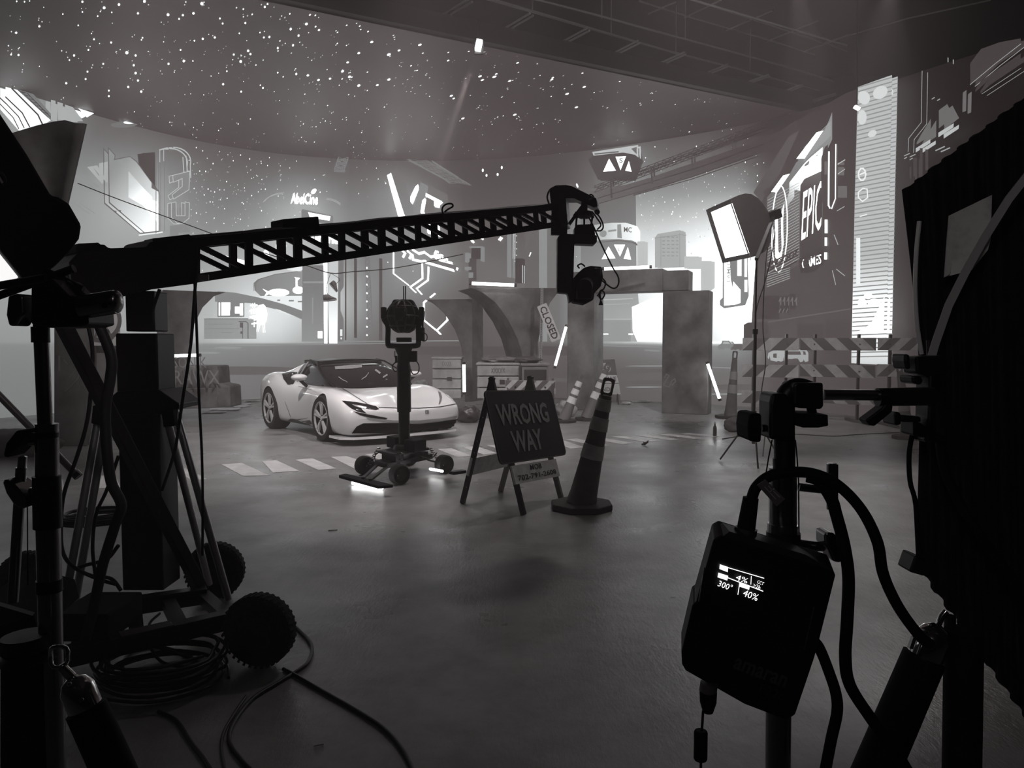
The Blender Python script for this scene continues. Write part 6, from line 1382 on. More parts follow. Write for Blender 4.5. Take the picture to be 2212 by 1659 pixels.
# ------------------------------------------------------------------ foreground right: stand, grip arm, controller
Yr = 1.25
def right_stand():
    Y = Yr; PP = lambda x, y, d=0: P(x, y, Y+d)
    t = thing('light_stand', 'dark steel light stand with a bent grip arm at the right', 'light stand', (PP(1690, 1500).x, Y, 0))
    def pole(name, a, b, r, m=DCH): return MB().cyl(PP(*a), PP(*b), S(r, Y), n=24).build(name, m, t, smooth=40)
    pole('upper_pole', (1697, 940), (1696, 1010), 14, DCH); pole('collar', (1693, 990), (1693, 1012), 23, BLK); pole('middle_pole', (1691, 1010), (1691, 1135), 29); pole('collar', (1691, 1132), (1690, 1150), 32, DCH); pole('clamp_block', (1692, 1150), (1692, 1210), 36, BLK)
    pole('lower_pole', (1685, 1200), (1680, 1720), 27)
    MB().tube([PP(1695, 1020), PP(1694, 900), PP(1696, 862), PP(1706, 845), PP(1728, 838), PP(1760, 850)], S(22, Y), 16, smooth=5).build('bent_arm', BLK, t, smooth=60)
    loft(MB(), [(1715, 832), (1722, 827), (1779, 827), (1780, 878), (1774, 884), (1728, 882), (1714, 872)], Y-.03, (0, .06, 0)).build('arm_clamp', BLK, t, bevel=.004)
    for (c, sh) in (((1756, 912), ((1752, 880), (1756, 900))), ): 
        loft(MB(), [(1721, 894), (1789, 896), (1790, 920), (1770, 924), (1735, 924), (1720, 915)], Y-.04, (0, .07, 0)).build('clamp_knob', BLKM, t, bevel=.005, seg=3); MB().cyl(PP(*sh[0]), PP(*sh[1]), S(10, Y), n=12).build('knob_shaft', BLK, t, smooth=40)
    loft(MB(), [(1620, 894), (1646, 893), (1647, 925), (1645, 957), (1618, 953), (1616, 922)], Y-.04, (0, .07, 0)).build('side_knob', BLKM, t, bevel=.005, seg=3); MB().cyl(PP(1645, 925), PP(1682, 925), S(8, Y), n=12).build('knob_shaft', BLK, t, smooth=40)
    loft(MB(), [(1664, 870), (1668, 850), (1700, 850), (1718, 880), (1718, 950), (1664, 950)], Y-.03, (0, .06, 0)).build('pivot_yoke', BLK, t, bevel=.005)
    MB().cyl(PP(1778, 853), PP(1900, 854), S(12, Y), n=20).build('chrome_rod', CHR, t, smooth=40)
    MB().cyl(PP(1895, 858), PP(2015, 856), S(20, Y), n=20).build('grip_sleeve', BLK, t, smooth=40)
    loft(MB(), [(1912, 874), (1930, 876), (1928, 890), (1890, 921), (1880, 919), (1870, 908), (1905, 882)], Y-.02, (0, .03, 0)).build('lever', BLK, t, bevel=.004)
    MB().tube([PP(1668, 950), PP(1660, 990), PP(1652, 1040)], S(1.6, Y), 6).build('thin_wire', WIRE, t); MB().tube([PP(1718, 950), PP(1722, 990), PP(1725, 1040), PP(1726, 1160)], S(1.6, Y), 6).build('thin_wire', WIRE, t)
    MB().cyl(PP(1798, 1002), PP(1798, 1100), S(12, Y), n=18).build('spigot', DCH, t, smooth=40); MB().cyl(PP(1798, 1000), PP(1798, 1004), S(9, Y), n=18).build('spigot_tip', CHR, t, smooth=40)
    MB().cyl(PP(1725, 1052), PP(1798, 1060), S(9, Y), n=14).build('spigot_arm', DCH, t, smooth=40)
    MB().cyl(PP(1722, 1178), PP(1790, 1182), S(14, Y), S(9, Y), n=16).build('knob_shaft', DCH, t, smooth=40)
    loft(MB(), [(1782, 1152), (1800, 1150), (1808, 1158), (1812, 1180), (1820, 1200), (1818, 1217), (1800, 1214), (1790, 1190), (1782, 1178)], Y-.03, (0, .04, 0)).build('tee_knob', DCH, t, bevel=.005, seg=3)
right_stand()
def controller():
    Y = Yr-.10; PP = lambda x, y, d=0: P(x, y, Y+d)
    t = thing('light_controller', 'black lamp control box with a small lit display, hung on the right stand', 'control box', PP(1640, 1360))
    f = [(1541, 1166), (1556, 1158), (1800, 1234), (1805, 1244), (1768, 1392), (1760, 1420), (1718, 1545), (1700, 1556), (1606, 1520), (1480, 1448), (1473, 1436), (1472, 1410), (1496, 1306), (1503, 1303)]
    loft(MB(), f, Y, (.012, .055, .012)).build('housing', mat('controller_plastic', 22, .5, spec=.3), t, bevel=.005, seg=3)
    loft(MB(), [(1560, 1160), (1576, 1148), (1740, 1198), (1798, 1232), (1790, 1234)], Y+.002, (0, .04, .004)).build('top_bevel', mat('controller_edge', 44, .45), t)
    X = (PP(1648, 1254)-PP(1556, 1219)).normalized(); Yv = (PP(1560, 1219)-PP(1548, 1268)); Yv = (Yv-X*Yv.dot(X)).normalized(); N = X.cross(Yv); 
    if N.y > 0: N = -N
    M = Matrix((X, Yv, N)).transposed(); GLW = mat('display_glow', 240, .5, emit=1.4); c0 = PP(1600, 1262, -.003)
    def at(x, y): return plane_hit(x, y, c0, V((0, -1, 0)))
    mb = MB()
    for q in stroke([(1572, 1226), (1650, 1249)], 1.6)+stroke([(1567, 1246), (1648, 1277)], 1.8)+stroke([(1623, 1245), (1622, 1262)], 1.4)+stroke([(1598, 1259), (1594, 1284)], 1.5)+[[(1555, 1219), (1573, 1225), (1572, 1236), (1554, 1229)], [(1552, 1237), (1573, 1244), (1571, 1254), (1550, 1247)], [(1599, 1259), (1620, 1266), (1618, 1274), (1597, 1267)]]:
        mb.add([at(x, y) for x, y in q], [(0, 1, 2, 3)])
    sc_ = mb.build('lit_display', GLW, t)
    for w_, x, y, wd, h in (('4%', 1602, 1250, 27, 12), ('300°', 1566, 1264, 32, 14), ('40%', 1621, 1285, 34, 15), ('>2h', 1634, 1266, 17, 9), ('CCT', 1642, 1258, 15, 7)):
        lettering(sc_, w_, M, at(x, y), S(wd, Y), S(h, Y), GLW, bold=.0, name='display_text')
    lettering(t, 'amaran', M, at(1642, 1452), S(124, Y), S(26, Y), mat('brand_grey', 74, .4), bold=.02, name='printed_name')
    lettering(t, 'F22c', M, at(1667, 1494), S(58, Y), S(20, Y), mat('brand_grey_dim', 50, .4), bold=.01, name='printed_name')
    MB().cyl(PP(1522, 1226, -.004), PP(1510, 1300, -.004), S(1.6, Y), n=6).build('left_clip', DCH, t)
    MB().cyl(PP(1758, 1310, -.004), PP(1737, 1402, -.004), S(1.8, Y), n=6).build('right_clip', DCH, t)
    # plug on top and the one below
    a, b = PP(1607, 1172, .03), PP(1622, 1075, .03)
    MB().cyl(a, a.lerp(b, .32), S(26, Y), n=8).build('socket_box', mat('controller_edge', 44, .45), t); MB().cyl(a.lerp(b, .3), b, S(20, Y), S(17, Y), n=20).build('top_plug', BLKM, t, smooth=40)
    MB().cyl(PP(1532, 1475), PP(1529, 1494), S(19, Y), n=20).build('plug_ring', mat('plug_ring_grey', 92, .5), t, smooth=40)
    MB().lathe([(S(19, Y), 0), (S(18, Y), S(25, Y)), (S(11, Y), S(48, Y)), (0, S(49, Y))], PP(1530, 1493), (0, 0, -1), 20).build('lower_plug', BLKM, t, smooth=40)
    MB().tube([PP(1519, 1535), PP(1516, 1580), PP(1514, 1650), PP(1513, 1720)], S(3, Y), 8).build('thin_cable', BLKM, t); MB().cyl(PP(1514, 1578), PP(1513, 1642), S(15, Y), n=20).build('cable_ferrite', BLKM, t, smooth=40, bevel=.003)
controller()
def thick_cable(label, pts, r, Y):
    o = MB().tube([P(x, y, Y+(p[0] if p else 0)) for x, y, *p in pts], S(r, Y), 14, smooth=7).build('power_cable', BLKM, smooth=70); tag(o, label, 'cable'); return o
thick_cable('thick black cable arching from the control box plug over the stand to the right', [(1622, 1082), (1634, 1052), (1664, 1028), (1710, 1020), (1760, 1024), (1810, 1048), (1860, 1100), (1895, 1170), (1908, 1240), (1940, 1310), (1985, 1372), (2010, 1392)], 12, Yr-.07)
thick_cable('thick black cable hanging straight down right of the control box', [(1745, 1030, .01), (1770, 1040), (1796, 1078), (1806, 1110), (1824, 1180), (1833, 1250), (1830, 1340), (1826, 1420), (1836, 1480), (1880, 1550), (1930, 1620), (1980, 1700)], 13, Yr-.05)
thick_cable('black cable leaving the lower right corner of the control box', [(1752, 1380), (1770, 1400), (1792, 1455), (1806, 1500), (1808, 1540), (1795, 1600), (1776, 1700)], 12, Yr-.06)
tg = thing('cable_tag', 'small printed paper tag wrapped round the cable above the control box', 'tag', P(1665, 1062, Yr-.09))
loft(MB(), [(1636, 1048), (1654, 1036), (1696, 1078), (1678, 1094)], Yr-.095, (0, .002, 0)).build('tag_paper', mat('tag_paper', 96, .5), tg)
mb = MB()
for q in stroke([(1652, 1052), (1676, 1078)], 2)+stroke([(1660, 1050), (1684, 1074)], 2)+stroke([(1662, 1064), (1672, 1056)], 3): mb.add([P(x, y, Yr-.0965) for x, y in q], [(0, 1, 2, 3)])
mb.build('tag_print', mat('tag_print', 160), tg)
# ------------------------------------------------------------------ right: black draped softbox with strap and window
Yd = 1.5
t = thing('draped_softbox', 'big black draped softbox filling the right edge of the picture', 'light', P(2050, 1200, Yd))
CL = mat('black_drape', 40, .85, spec=.2, noise=.15, nscale=14)
mb = MB(); nu, nv = 110, 26; vs = []
for i in range(nu+1):
    u = (i/nu)**1.0
    T, B_ = (1957+u*463, 408-u*356), (1992+u*428, 1232+u*600)
    for j in range(nv+1):
        v = j/nv; x = T[0]+(B_[0]-T[0])*v+18*sin(pi*min(1, v*1.1))*(1-u)**3; y = T[1]+(B_[1]-T[1])*v
        fold = .016*sin(u*95+1.2*sin(v*4))*(.35+.3*v)+.006*sin(u*41+v*3)
        vs.append(P(x, y, Yd+fold+.10*u))
mb.add(vs, [(i*(nv+1)+j, i*(nv+1)+j+1, (i+1)*(nv+1)+j+1, (i+1)*(nv+1)+j) for i in range(nu) for j in range(nv)])
o = mb.build('drape', CL, t, smooth=70); so = o.modifiers.new('s', 'SOLIDIFY'); so.thickness = .008
loft(MB(), [(1985, 430), (2212, 255), (2420, 100), (2420, 1640), (2212, 1440), (2070, 1270), (2010, 1180), (2000, 760), (1995, 560)], Yd+.14, (.36, .45, .02)).build('softbox_body', BLKM, t)
loft(MB(), [(2050, 466), (2143, 421), (2140, 520), (2134, 540), (2100, 583), (2040, 599), (2044, 540)], Yd-.022, (0, .002, 0)).build('window_patch', mat('patch_backlight', 235, .35, noise=.25, nscale=7), t)  # opaque pale colour stands in for light seen through the clear window
loft(MB(), [(2044, 548), (2040, 599), (2052, 592), (2056, 570)], Yd-.028, (0, .002, 0)).build('patch_edge', mat('patch_edge_pale', 240, .5), t)
q = [(2235, 360), (2180, 430), (2130, 510), (2085, 590), (2050, 660), (2022, 740), (2012, 775)]
mb = MB(); L_ = []
for i, (x, y) in enumerate(q):
    a = q[max(i-1, 0)]; b = q[min(i+1, len(q)-1)]; dx, dy = b[0]-a[0], b[1]-a[1]; l = hypot(dx, dy); w_ = 8.5
    L_ += [P(x-dy/l*w_, y+dx/l*w_, Yd-.05), P(x+dy/l*w_, y-dx/l*w_, Yd-.05)]
mb.add(L_, [(2*i, 2*i+1, 2*i+3, 2*i+2) for i in range(len(q)-1)]); o = mb.build('strap', mat('strap_grey', 200, .6), t); so = o.modifiers.new('s', 'SOLIDIFY'); so.thickness = .003
MB().tube([P(1986, 478, Yd-.02), P(1980, 540, Yd-.02), P(1977, 620, Yd-.02), P(1981, 700, Yd-.02), P(1991, 765, Yd-.02)], S(4.5, Yd), 10, smooth=5).build('white_rod', mat('rod_white', 235, .35), t, smooth=60)
MB().tube([P(1992, 478, Yd-.01), P(1988, 560, Yd-.01), P(1986, 660, Yd-.01), P(1992, 760, Yd-.01)], S(2.5, Yd), 8, smooth=5).build('seam_rod', BLKM, t, smooth=60)
MB().tube([P(2006, 735, Yd-.04), P(2008, 800, Yd-.04)], S(5, Yd), 10).build('frame_pin', METAL, t, smooth=60)
for nm, q in (('clamp', [(1978, 770), (2042, 768), (2040, 800), (2018, 812), (2018, 930), (2040, 945), (2038, 958), (1998, 955), (2006, 900), (2008, 815), (1980, 806)]), ('clamp_knob', [(1955, 764), (1966, 766), (1968, 798), (1958, 798), (1954, 780)]),
              ('clamp_knob', [(1932, 890), (1946, 890), (1948, 918), (1934, 920)]), ('clamp_pad', [(1970, 812), (1990, 812), (1996, 822), (1990, 832), (1972, 828)]), ('clamp_arm', [(1946, 896), (1990, 900), (1992, 912), (1946, 912)]), ('clamp_arm', [(1974, 905), (2000, 920), (2000, 946), (1974, 942)])):
    loft(MB(), q, Yd-.09, (0, .05, 0)).build(nm, BLK, t, bevel=.004)
MB().tube([P(1972, 930, Yd-.05), P(1964, 980, Yd-.05), P(1966, 1040, Yd-.05), P(1978, 1090, Yd-.05), P(1984, 1200, Yd-.05)], S(5, Yd), 10, smooth=5).build('drape_rod', BLKM, t, smooth=60)
loft(MB(), [(1978, 1200), (1998, 1208), (2016, 1230), (2000, 1246), (1965, 1236)], Yd-.06, (0, .05, 0)).build('corner_block', BLK, t, bevel=.004)
MB().tube([P(2030, 940, Yd-.06), P(2040, 1010, Yd-.06), P(2070, 1080, Yd-.06), P(2120, 1160, Yd-.06), P(2180, 1240, Yd-.06), P(2240, 1320, Yd-.06)], S(10, Yd), 10, smooth=5).build('thick_cable', BLKM, t, smooth=60)
# padded legs lower right
Yp = 1.3
t_, A, B, d, rr = padded_leg('padded_stand_leg', 'slanted foam padded stand leg with a chrome dome at the lower right', (1996, 1420), (1880, 1690), 44, 78, Yp)
MB().tube([A+d*S(80, Yp), A+d*S(100, Yp), A+d*S(112, Yp)+V((.004, 0, 0))], S(7, Yp), 10).build('chrome_link', CHR, t_, smooth=60)
MB().bar(P(1974, 1376, Yp-.03), P(1966, 1400, Yp-.03), .008, S(8, Yp)).build('bright_pin', CHR, t_)
t_ = thing('padded_stand_leg', 'upright foam padded stand leg at the lower right, right of the chrome dome', 'stand leg', P(2080, 1500, 1.30))
MB().cyl(P(2082, 1362, 1.30), P(2076, 1760, 1.30), S(39, 1.30), n=28).build('foam_sleeve', BLKM, t_, smooth=40)
MB().cyl(P(2052, 1330, 1.32), P(2052, 1372, 1.32), S(12, 1.32), n=16).build('inner_tube', BLK, t_, smooth=40)
thick_cable('short black cable looping between the two padded legs at the lower right', [(1990, 1384), (2030, 1408), (2060, 1412)], 9, Yp+.03)
thick_cable('black cable end crossing behind the slanted padded leg', [(1930, 1600), (1950, 1640), (1985, 1700)], 9, Yp+.1)

# ------------------------------------------------------------------ thin smoke haze filling the whole studio
def haze():
    nt = w.node_tree; v = nt.nodes.new('ShaderNodeVolumeScatter')
    v.inputs['Color'].default_value = (1, .88, .875, 1); v.inputs['Density'].default_value = .019; v.inputs['Anisotropy'].default_value = .3
    nt.links.new(v.outputs[0], nt.nodes['World Output'].inputs['Volume'])
haze()

def beam(src, dst, r0, r1, dens):  # cone of denser haze, added so that the spot's beam shows
    m = bpy.data.materials.get('beam_haze')
    if m is None:
        m = bpy.data.materials.new('beam_haze'); m.use_nodes = True; nt = m.node_tree; nt.nodes.clear()
        o = nt.nodes.new('ShaderNodeOutputMaterial'); v = nt.nodes.new('ShaderNodeVolumeScatter'); v.inputs['Color'].default_value = (1, .93, .93, 1)
        v.inputs['Density'].default_value = dens; nt.links.new(v.outputs[0], o.inputs['Volume'])
    return MB().cyl(src, dst, r0, r1, n=24).build('beam_haze_cone', m, kind='stuff')
o = beam(Z(1018, 146, 6.34), P(945, 350, 12.4), .06, .20, .13); tag(o, 'soft slanting cone of added haze showing the light beam below the video ceiling', 'smoke')

p = Z(26, 985); lump('sandbag', 'dark sandbag lying on the floor at the far left edge behind the light stand', 'sandbag', (p.x, p.y, 0), (1.1, .5, .38), 31, mat('sandbag_cloth', 78, .7))
# ------------------------------------------------------------------ look-alikes belong to groups
GR = {'light_tube': 'glowing tubes set around the stage', 'traffic_cone': 'banded traffic cones', 'road_barricade': 'three-board striped barricades', 'arch_column': 'flared concrete arch columns',
      'storage_crate': 'pale slatted crates', 'hanging_shoe': 'trainers hanging from the wire', 'power_cable': 'thick cables round the right stand', 'floor_cable': 'cables on the studio floor',
      'cable_coil': 'coils of cable', 'light_stand': 'dark steel light stands', 'padded_stand_leg': 'foam padded stand legs', 'lighting_grid': 'pipe frames above the set', 'spot_fixture': 'small bright fixtures',
      'plastic_bag': 'bags and sheeting on the floor', 'sandbag': 'sandbags on the floor', 'paper_scrap': 'tiny scraps on the floor', 'softbox_light': 'lit softboxes'}
for o in COL.objects:
    if o.parent is None and 'label' in o and 'group' not in o:
        k = o.name.split('.')[0]
        if k in GR: o['group'] = GR[k]

def rects(*rs): return [[(a, b), (c, b), (c, d), (a, d)] for a, b, c, d in rs]
def picture():
    D = disp
    # far left: the lit underside of a structure and a hanging hexagonal panel
    D('bright_skylight', [[(0, 190), (26, 197), (98, 262), (70, 280), (40, 282), (0, 236)]], 330)
    D('skylight_bars', stroke([(0, 212), (36, 246), (52, 276)], 2.5)+stroke([(0, 225), (28, 254), (40, 278)], 2)+stroke([(14, 194), (70, 250), (82, 275)], 3), 70)
    D('skylight_girder', [[(28, 196), (60, 205), (100, 250), (98, 262)]], 145)
    D('skylight_girder_lines', stroke([(34, 200), (92, 256)], 1.2)+stroke([(46, 203), (98, 256)], 1.2)+[stroke([(36+i*8, 201+i*7.4), (44+i*8, 203+i*7.4)], 1.2)[0] for i in range(7)], 60)
    D('lit_louvres', [[(98, 218), (108, 220), (110, 260), (98, 262)], [(112, 222), (124, 226), (122, 262), (113, 261)], [(128, 228), (146, 234), (168, 264), (132, 264)]], 210)
    D('bright_corner', [[(157, 236), (192, 247), (176, 256), (170, 250)]], 360)
    D('lens_glint', [ellipse(263, 270, 25, 6, 18)], 135); D('lens_glint_core', [ellipse(268, 267, 12, 3.5, 14)], 330)
    D('panel_frame', [[(222, 319), (239, 337), (237, 346), (270, 339), (285, 350), (335, 416), (335, 502), (302, 505), (224, 440)]], 120)
    D('hexagonal_panel', [[(224, 324), (237, 338), (235, 348), (270, 341), (284, 352), (333, 417), (333, 500), (302, 503), (226, 438)]], lin2((226, 380), 172, (330, 470), 330))
    D('panel_highlight', [[(267, 372), (300, 408), (332, 440), (332, 488), (300, 446), (267, 428)]], lin2((267, 400), 250, (330, 470), 480))
    D('panel_ledge', stroke([(300, 508), (341, 503)], 3), 300)
    D('lit_slats', [[(187, 361), (198, 359), (220, 392), (220, 398)], [(213, 353), (222, 351), (222, 397), (213, 386)]], 210)
    D('faint_streaks', stroke([(155, 395), (188, 415)], 2)+stroke([(160, 440), (192, 462)], 2)+stroke([(164, 380), (200, 405)], 4), 172)
    D('tower_edges', stroke([(327, 330), (327, 505)], 1.5)+stroke([(333, 330), (333, 420)], 1.2)+stroke([(346, 352), (346, 500)], 1), 135)
    D('tower_shadow', [[(296, 333), (325, 331), (325, 405), (300, 372)]], 82)
    # neon sign with stacked letters
    D('neon_arch', stroke([(344, 350), (344, 325)], 1.6)+stroke([(344, 324), (352, 322)], 3)+stroke([(356, 322), (362, 322)], 3)+stroke(ellipse(366, 352, 38, 31, 9, -90, 10), 2.6)+stroke([(403, 356), (404, 386)], 2.4)+stroke([(394, 340), (396, 372), (400, 372)], 2), 225)
    D('stacked_letters', [[(364, 381), (402, 372), (400, 412), (366, 432), (362, 423), (385, 405), (385, 388), (365, 396)], [(361, 440), (371, 438), (372, 468), (378, 468), (378, 450), (383, 450), (383, 468), (391, 468), (391, 438), (401, 440), (400, 473), (386, 484), (374, 484), (361, 471)], [(366, 488), (404, 485), (402, 502), (377, 503), (376, 512), (366, 512)]], 158)
    for pl in ([(364, 381), (402, 372), (400, 412), (366, 432), (362, 423), (385, 405), (385, 388), (365, 396)], [(361, 440), (371, 438), (372, 468), (391, 468), (391, 438), (401, 440), (400, 473), (386, 484), (374, 484), (361, 471)]):
        D('letter_outline', stroke(pl, 1.3, True), 240)
    # mid left: company sign, roof lines, lit hoarding
    disp_text('glowing_name_sign', 'AbelCine', (657, 431), (58, 3), (1, -22), 520, bold=.0)
    D('sign_leaf', [ellipse(677, 415, 6, 4, 12, rot=-30)], 480)
    D('roof_arcs', stroke(ellipse(612, 447, 47, 28, 10, 200, 268), 1.3)+stroke(ellipse(700, 455, 40, 24, 8, 278, 330), 1.3)+stroke([(634, 446), (690, 452)], 1), 210)
    D('hoarding', [[(651, 454), (719, 469), (719, 484), (651, 477)]], 150); D('hoarding_glow', [[(664, 461), (713, 470), (711, 479), (668, 473)]], 520)
    disp_text('broken_letters', 'unma', (703, 519), (62, 6), (0, -13), 480, bold=.03)
    D('lit_windows', [[(566, 548), (574, 536), (579, 560), (568, 556)], [(596, 528), (604, 531), (604, 545), (596, 544)], [(440, 543), (470, 551), (530, 566), (530, 572), (450, 549)]], 430)
    # big leaning letters
    D('letter_v_side', [[(846, 377), (855, 371), (870, 377), (896, 462), (874, 466)]], lin2((850, 380), 128, (880, 460), 150))
    D('letter_v_edge', [[(837, 382), (846, 377), (876, 470), (862, 472)]], 540)
    D('letter_v_arm', [[(911, 397), (926, 404), (912, 460), (893, 460)]], 158); D('letter_v_arm_edge', [[(888, 428), (899, 406), (905, 401), (905, 410), (892, 442), (888, 438)]], 520)
    D('letter_c', [[(933, 405), (968, 422), (968, 444), (926, 424)], [(924, 428), (940, 432), (938, 462), (918, 462)]], 128)
    D('letter_c_edge', [[(922, 420), (958, 438), (952, 443), (921, 427)], [(910, 462), (914, 436), (921, 430), (918, 462)], [(940, 432), (952, 440), (950, 450), (940, 448)], [(925, 486), (950, 487), (952, 512), (925, 505)]], 500)
    D('neon_script', sum([stroke([(868+i*14, 541+i*3), (876+i*14, 548+i*3), (872+i*14, 556+i*3)], 3.6) for i in range(2)], [])+stroke([(893, 541), (906, 549), (918, 546), (932, 556), (946, 553)], 4)+stroke([(892, 552), (893, 562), (912, 566), (920, 565)], 4)
      + sum([stroke(ellipse(945+i*10, 552+i*7, 4, 8-i, 7, 0, 300), 3.5) for i in range(5)], []), 470)
    D('neon_bar_shadow', stroke([(935, 568), (984, 580)], 12), 130); D('neon_bar', stroke([(922, 568), (981, 585)], 4.5), 540)
    D('neon_hexagon', stroke([(851, 547), (851, 592), (884, 617)], 2.2)+stroke([(913, 567), (914, 602), (887, 621), (899, 632)], 2.2)+stroke([(927, 578), (926, 606), (901, 624), (912, 636)], 2.2)
      + stroke([(923, 649), (917, 654), (917, 692), (943, 713)], 2.6)+stroke([(968, 677), (968, 692), (945, 714), (953, 722)], 2.4)+stroke([(931, 643), (941, 635)], 2), 480)
    # dark tower behind the arches and its fittings
    def lattice(x0, y0, x1, y1, wx, wy, n, t=1.1):
        out = stroke([(x0, y0), (x1, y1)], t)+stroke([(x0+wx, y0+wy), (x1+wx, y1+wy)], t)
        for i in range(n):
            a, b = i/n, (i+1)/n
            p = (x0+(x1-x0)*a, y0+(y1-y0)*a); q = (x0+(x1-x0)*b, y0+(y1-y0)*b)
            out += stroke([p, (q[0]+wx, q[1]+wy)], t)+stroke([(p[0]+wx, p[1]+wy), q], t)
        return out
    D('roof_truss', lattice(882, 346, 976, 397, 42, 4, 7, 1.2), 138); D('roof_truss_lines', stroke([(878, 345), (960, 388), (972, 397)], 1.6)+stroke([(935, 351), (994, 387)], 1.6), 145)
    D('short_truss', lattice(731, 342, 722, 368, 21, 2, 3, 1.4)+stroke([(722, 371), (745, 372)], 2), 150)
    D('mast', lattice(789, 556, 797, 726, 9, 0, 16, 1), 132); D('mast_lamps', [ellipse(793, 580+i*18, 1.6, 1.8, 8) for i in range(9)], 460)
    D('tower_ribs', rects((765, 560, 771, 730), (820, 560, 826, 735), (745, 556, 748, 735), (1016, 560, 1030, 735)), 88)
    D('tower_fittings', rects((1008, 548, 1018, 568), (1007, 578, 1022, 585), (1016, 590, 1026, 602), (1018, 534, 1048, 538), (1042, 538, 1048, 566), (1100, 500, 1106, 600), (1112, 500, 1115, 602)), 158)
    D('tower_recess', rects((1118, 560, 1135, 612), (1022, 538, 1042, 560)), 72)
    D('tower_edge_light', stroke([(1114, 502), (1113, 560)], 1.6)+stroke([(1134, 575), (1134, 612)], 1.6)+[ellipse(1117, 510+i*14, 1.5, 1.5, 6) for i in range(5)], 250)
    D('lit_column', rects((1139, 500, 1170, 735)), 116); D('lit_column_face', rects((1170, 480, 1188, 738)), 168); D('lit_column_side', rects((1188, 470, 1200, 738)), 130)
    D('stray_lights', stroke([(1020, 518), (1024, 524)], 4)+stroke([(1086, 515), (1082, 520)], 3)+stroke([(1152, 548), (1149, 555)], 2)+[ellipse(1044, 517, 2, 2.5, 8), ellipse(1042, 666, 2.4, 2.4, 8)], 460)
    # left street: ramp, round building, shops, signs
    D('domed_building', [[(547, 612), (556, 604), (590, 594), (640, 588), (700, 590), (700, 648), (610, 650), (575, 645), (562, 640), (549, 628)]], lin2((550, 600), 152, (700, 650), 190))
    D('domed_building_rim', stroke([(547, 628), (547, 612), (556, 604), (590, 594), (640, 588)], 1.2), 120)
    D('glow_patches', [ellipse(640, 580, 22, 6, 16), [(560, 640), (650, 640), (650, 690), (600, 672), (560, 655)]], 300)
    D('eave_lamps', rects((595, 648, 606, 651), (621, 649, 632, 652), (640, 651, 650, 654)), 150)
    D('fish_sign', [ellipse(598, 633, 24, 8, 18), [(562, 625), (574, 630), (580, 631), (580, 635), (566, 641), (571, 633)]], 560)
    D('tree_sign', [ellipse(642, 628, 13, 8, 12), [(636, 622), (636, 603), (633, 600), (646, 602), (640, 608), (641, 622)]], 520)
    D('street_ramp', [[(462, 630), (500, 633), (560, 645), (610, 658), (650, 672), (650, 690), (600, 670), (540, 655), (462, 652)]], 152)
    D('tall_block', rects((651, 575, 698, 738)), lin2((650, 620), 142, (650, 735), 172)); D('tall_block_trim', rects((653, 609, 697, 613), (672, 644, 675, 700)), 178)
    D('shop_front', rects((438, 690, 548, 732)), lin2((440, 690), 170, (548, 730), 190)); D('shop_lines', rects((438, 688, 530, 690), (440, 700, 500, 701), (440, 710, 510, 711), (470, 718, 500, 719)), 150)
    D('sign_frame', rects((467, 651, 521, 685)), 150); D('lit_shop_sign', rects((470, 654, 498, 682), (511, 656, 518, 682)), 560); D('sign_badge', rects((500, 663, 512, 678)), 430)
    D('street_glyphs', stroke([(540, 660), (549, 660)], 3)+stroke([(544, 656), (544, 664)], 2)+stroke([(538, 672), (551, 668)], 3)+stroke([(541, 668), (541, 678)], 2)+stroke([(547, 669), (549, 677)], 2)+stroke([(539, 685), (552, 685)], 3)+stroke([(545, 682), (543, 692), (550, 690)], 2.4)+stroke([(538, 700), (550, 698)], 3)+stroke([(543, 697), (543, 706)], 2.4), 520)
    D('blaze', [ellipse(562, 680, 10, 22, 18)], 600); D('blaze_splash', stroke([(556, 700), (552, 716)], 2)+stroke([(566, 700), (567, 718)], 2), 400)
    D('street_pole', stroke([(529, 731), (529, 698), (524, 695), (509, 695)], 1.8)+stroke([(517, 731), (517, 708)], 1.4)+rects((511, 697, 518, 708), (512, 716, 516, 721)), 110)
    D('small_notice', rects((685, 716, 695, 731)), 480)
    D('kiosk_edge', [[(697, 556), (706, 556), (706, 742), (700, 742)]], 430); D('kiosk_screen', [[(709, 558), (730, 554), (728, 742), (711, 742)]], lin2((710, 600), 250, (710, 740), 360))
    D('kiosk_side', [[(731, 553), (742, 552), (742, 620), (735, 632), (735, 672), (742, 690), (742, 738), (729, 738)]], 138); D('kiosk_lamps', rects((734, 712, 739, 726), (735, 729, 738, 733)), 300)
    # middle: round tower with billboards
    D('round_tower', [[(1262, 420), (1376, 400), (1378, 600), (1390, 738), (1262, 738)]], lin2((1270, 430), 118, (1385, 700), 205))
    D('roof_cap', [[(1278, 350), (1300, 332), (1388, 330), (1392, 352), (1376, 392), (1300, 392)]], 90)
    D('roof_ring', [[(1287, 333), (1387, 318), (1388, 345), (1380, 339), (1355, 334), (1290, 341)]], 235); D('roof_ring_shade', [[(1292, 336), (1345, 331), (1345, 334), (1292, 339)], [(1372, 326), (1384, 322), (1384, 338)]], 130)
    D('lit_triangles', [[(1324, 347), (1339, 373), (1311, 375)], [(1338, 343), (1361, 342), (1349, 372)], [(1367, 352), (1373, 375), (1359, 373)]], 440)
    disp_text('triangle_letter', 'S', (1350, 351), (8, 0), (0, -10), 150, bold=.02)
    D('billboard_band', [[(1290, 489), (1330, 484), (1360, 484), (1380, 490), (1386, 500), (1386, 527), (1374, 522), (1345, 519), (1310, 520), (1290, 524)]], lin2((1290, 500), 215, (1386, 510), 330))
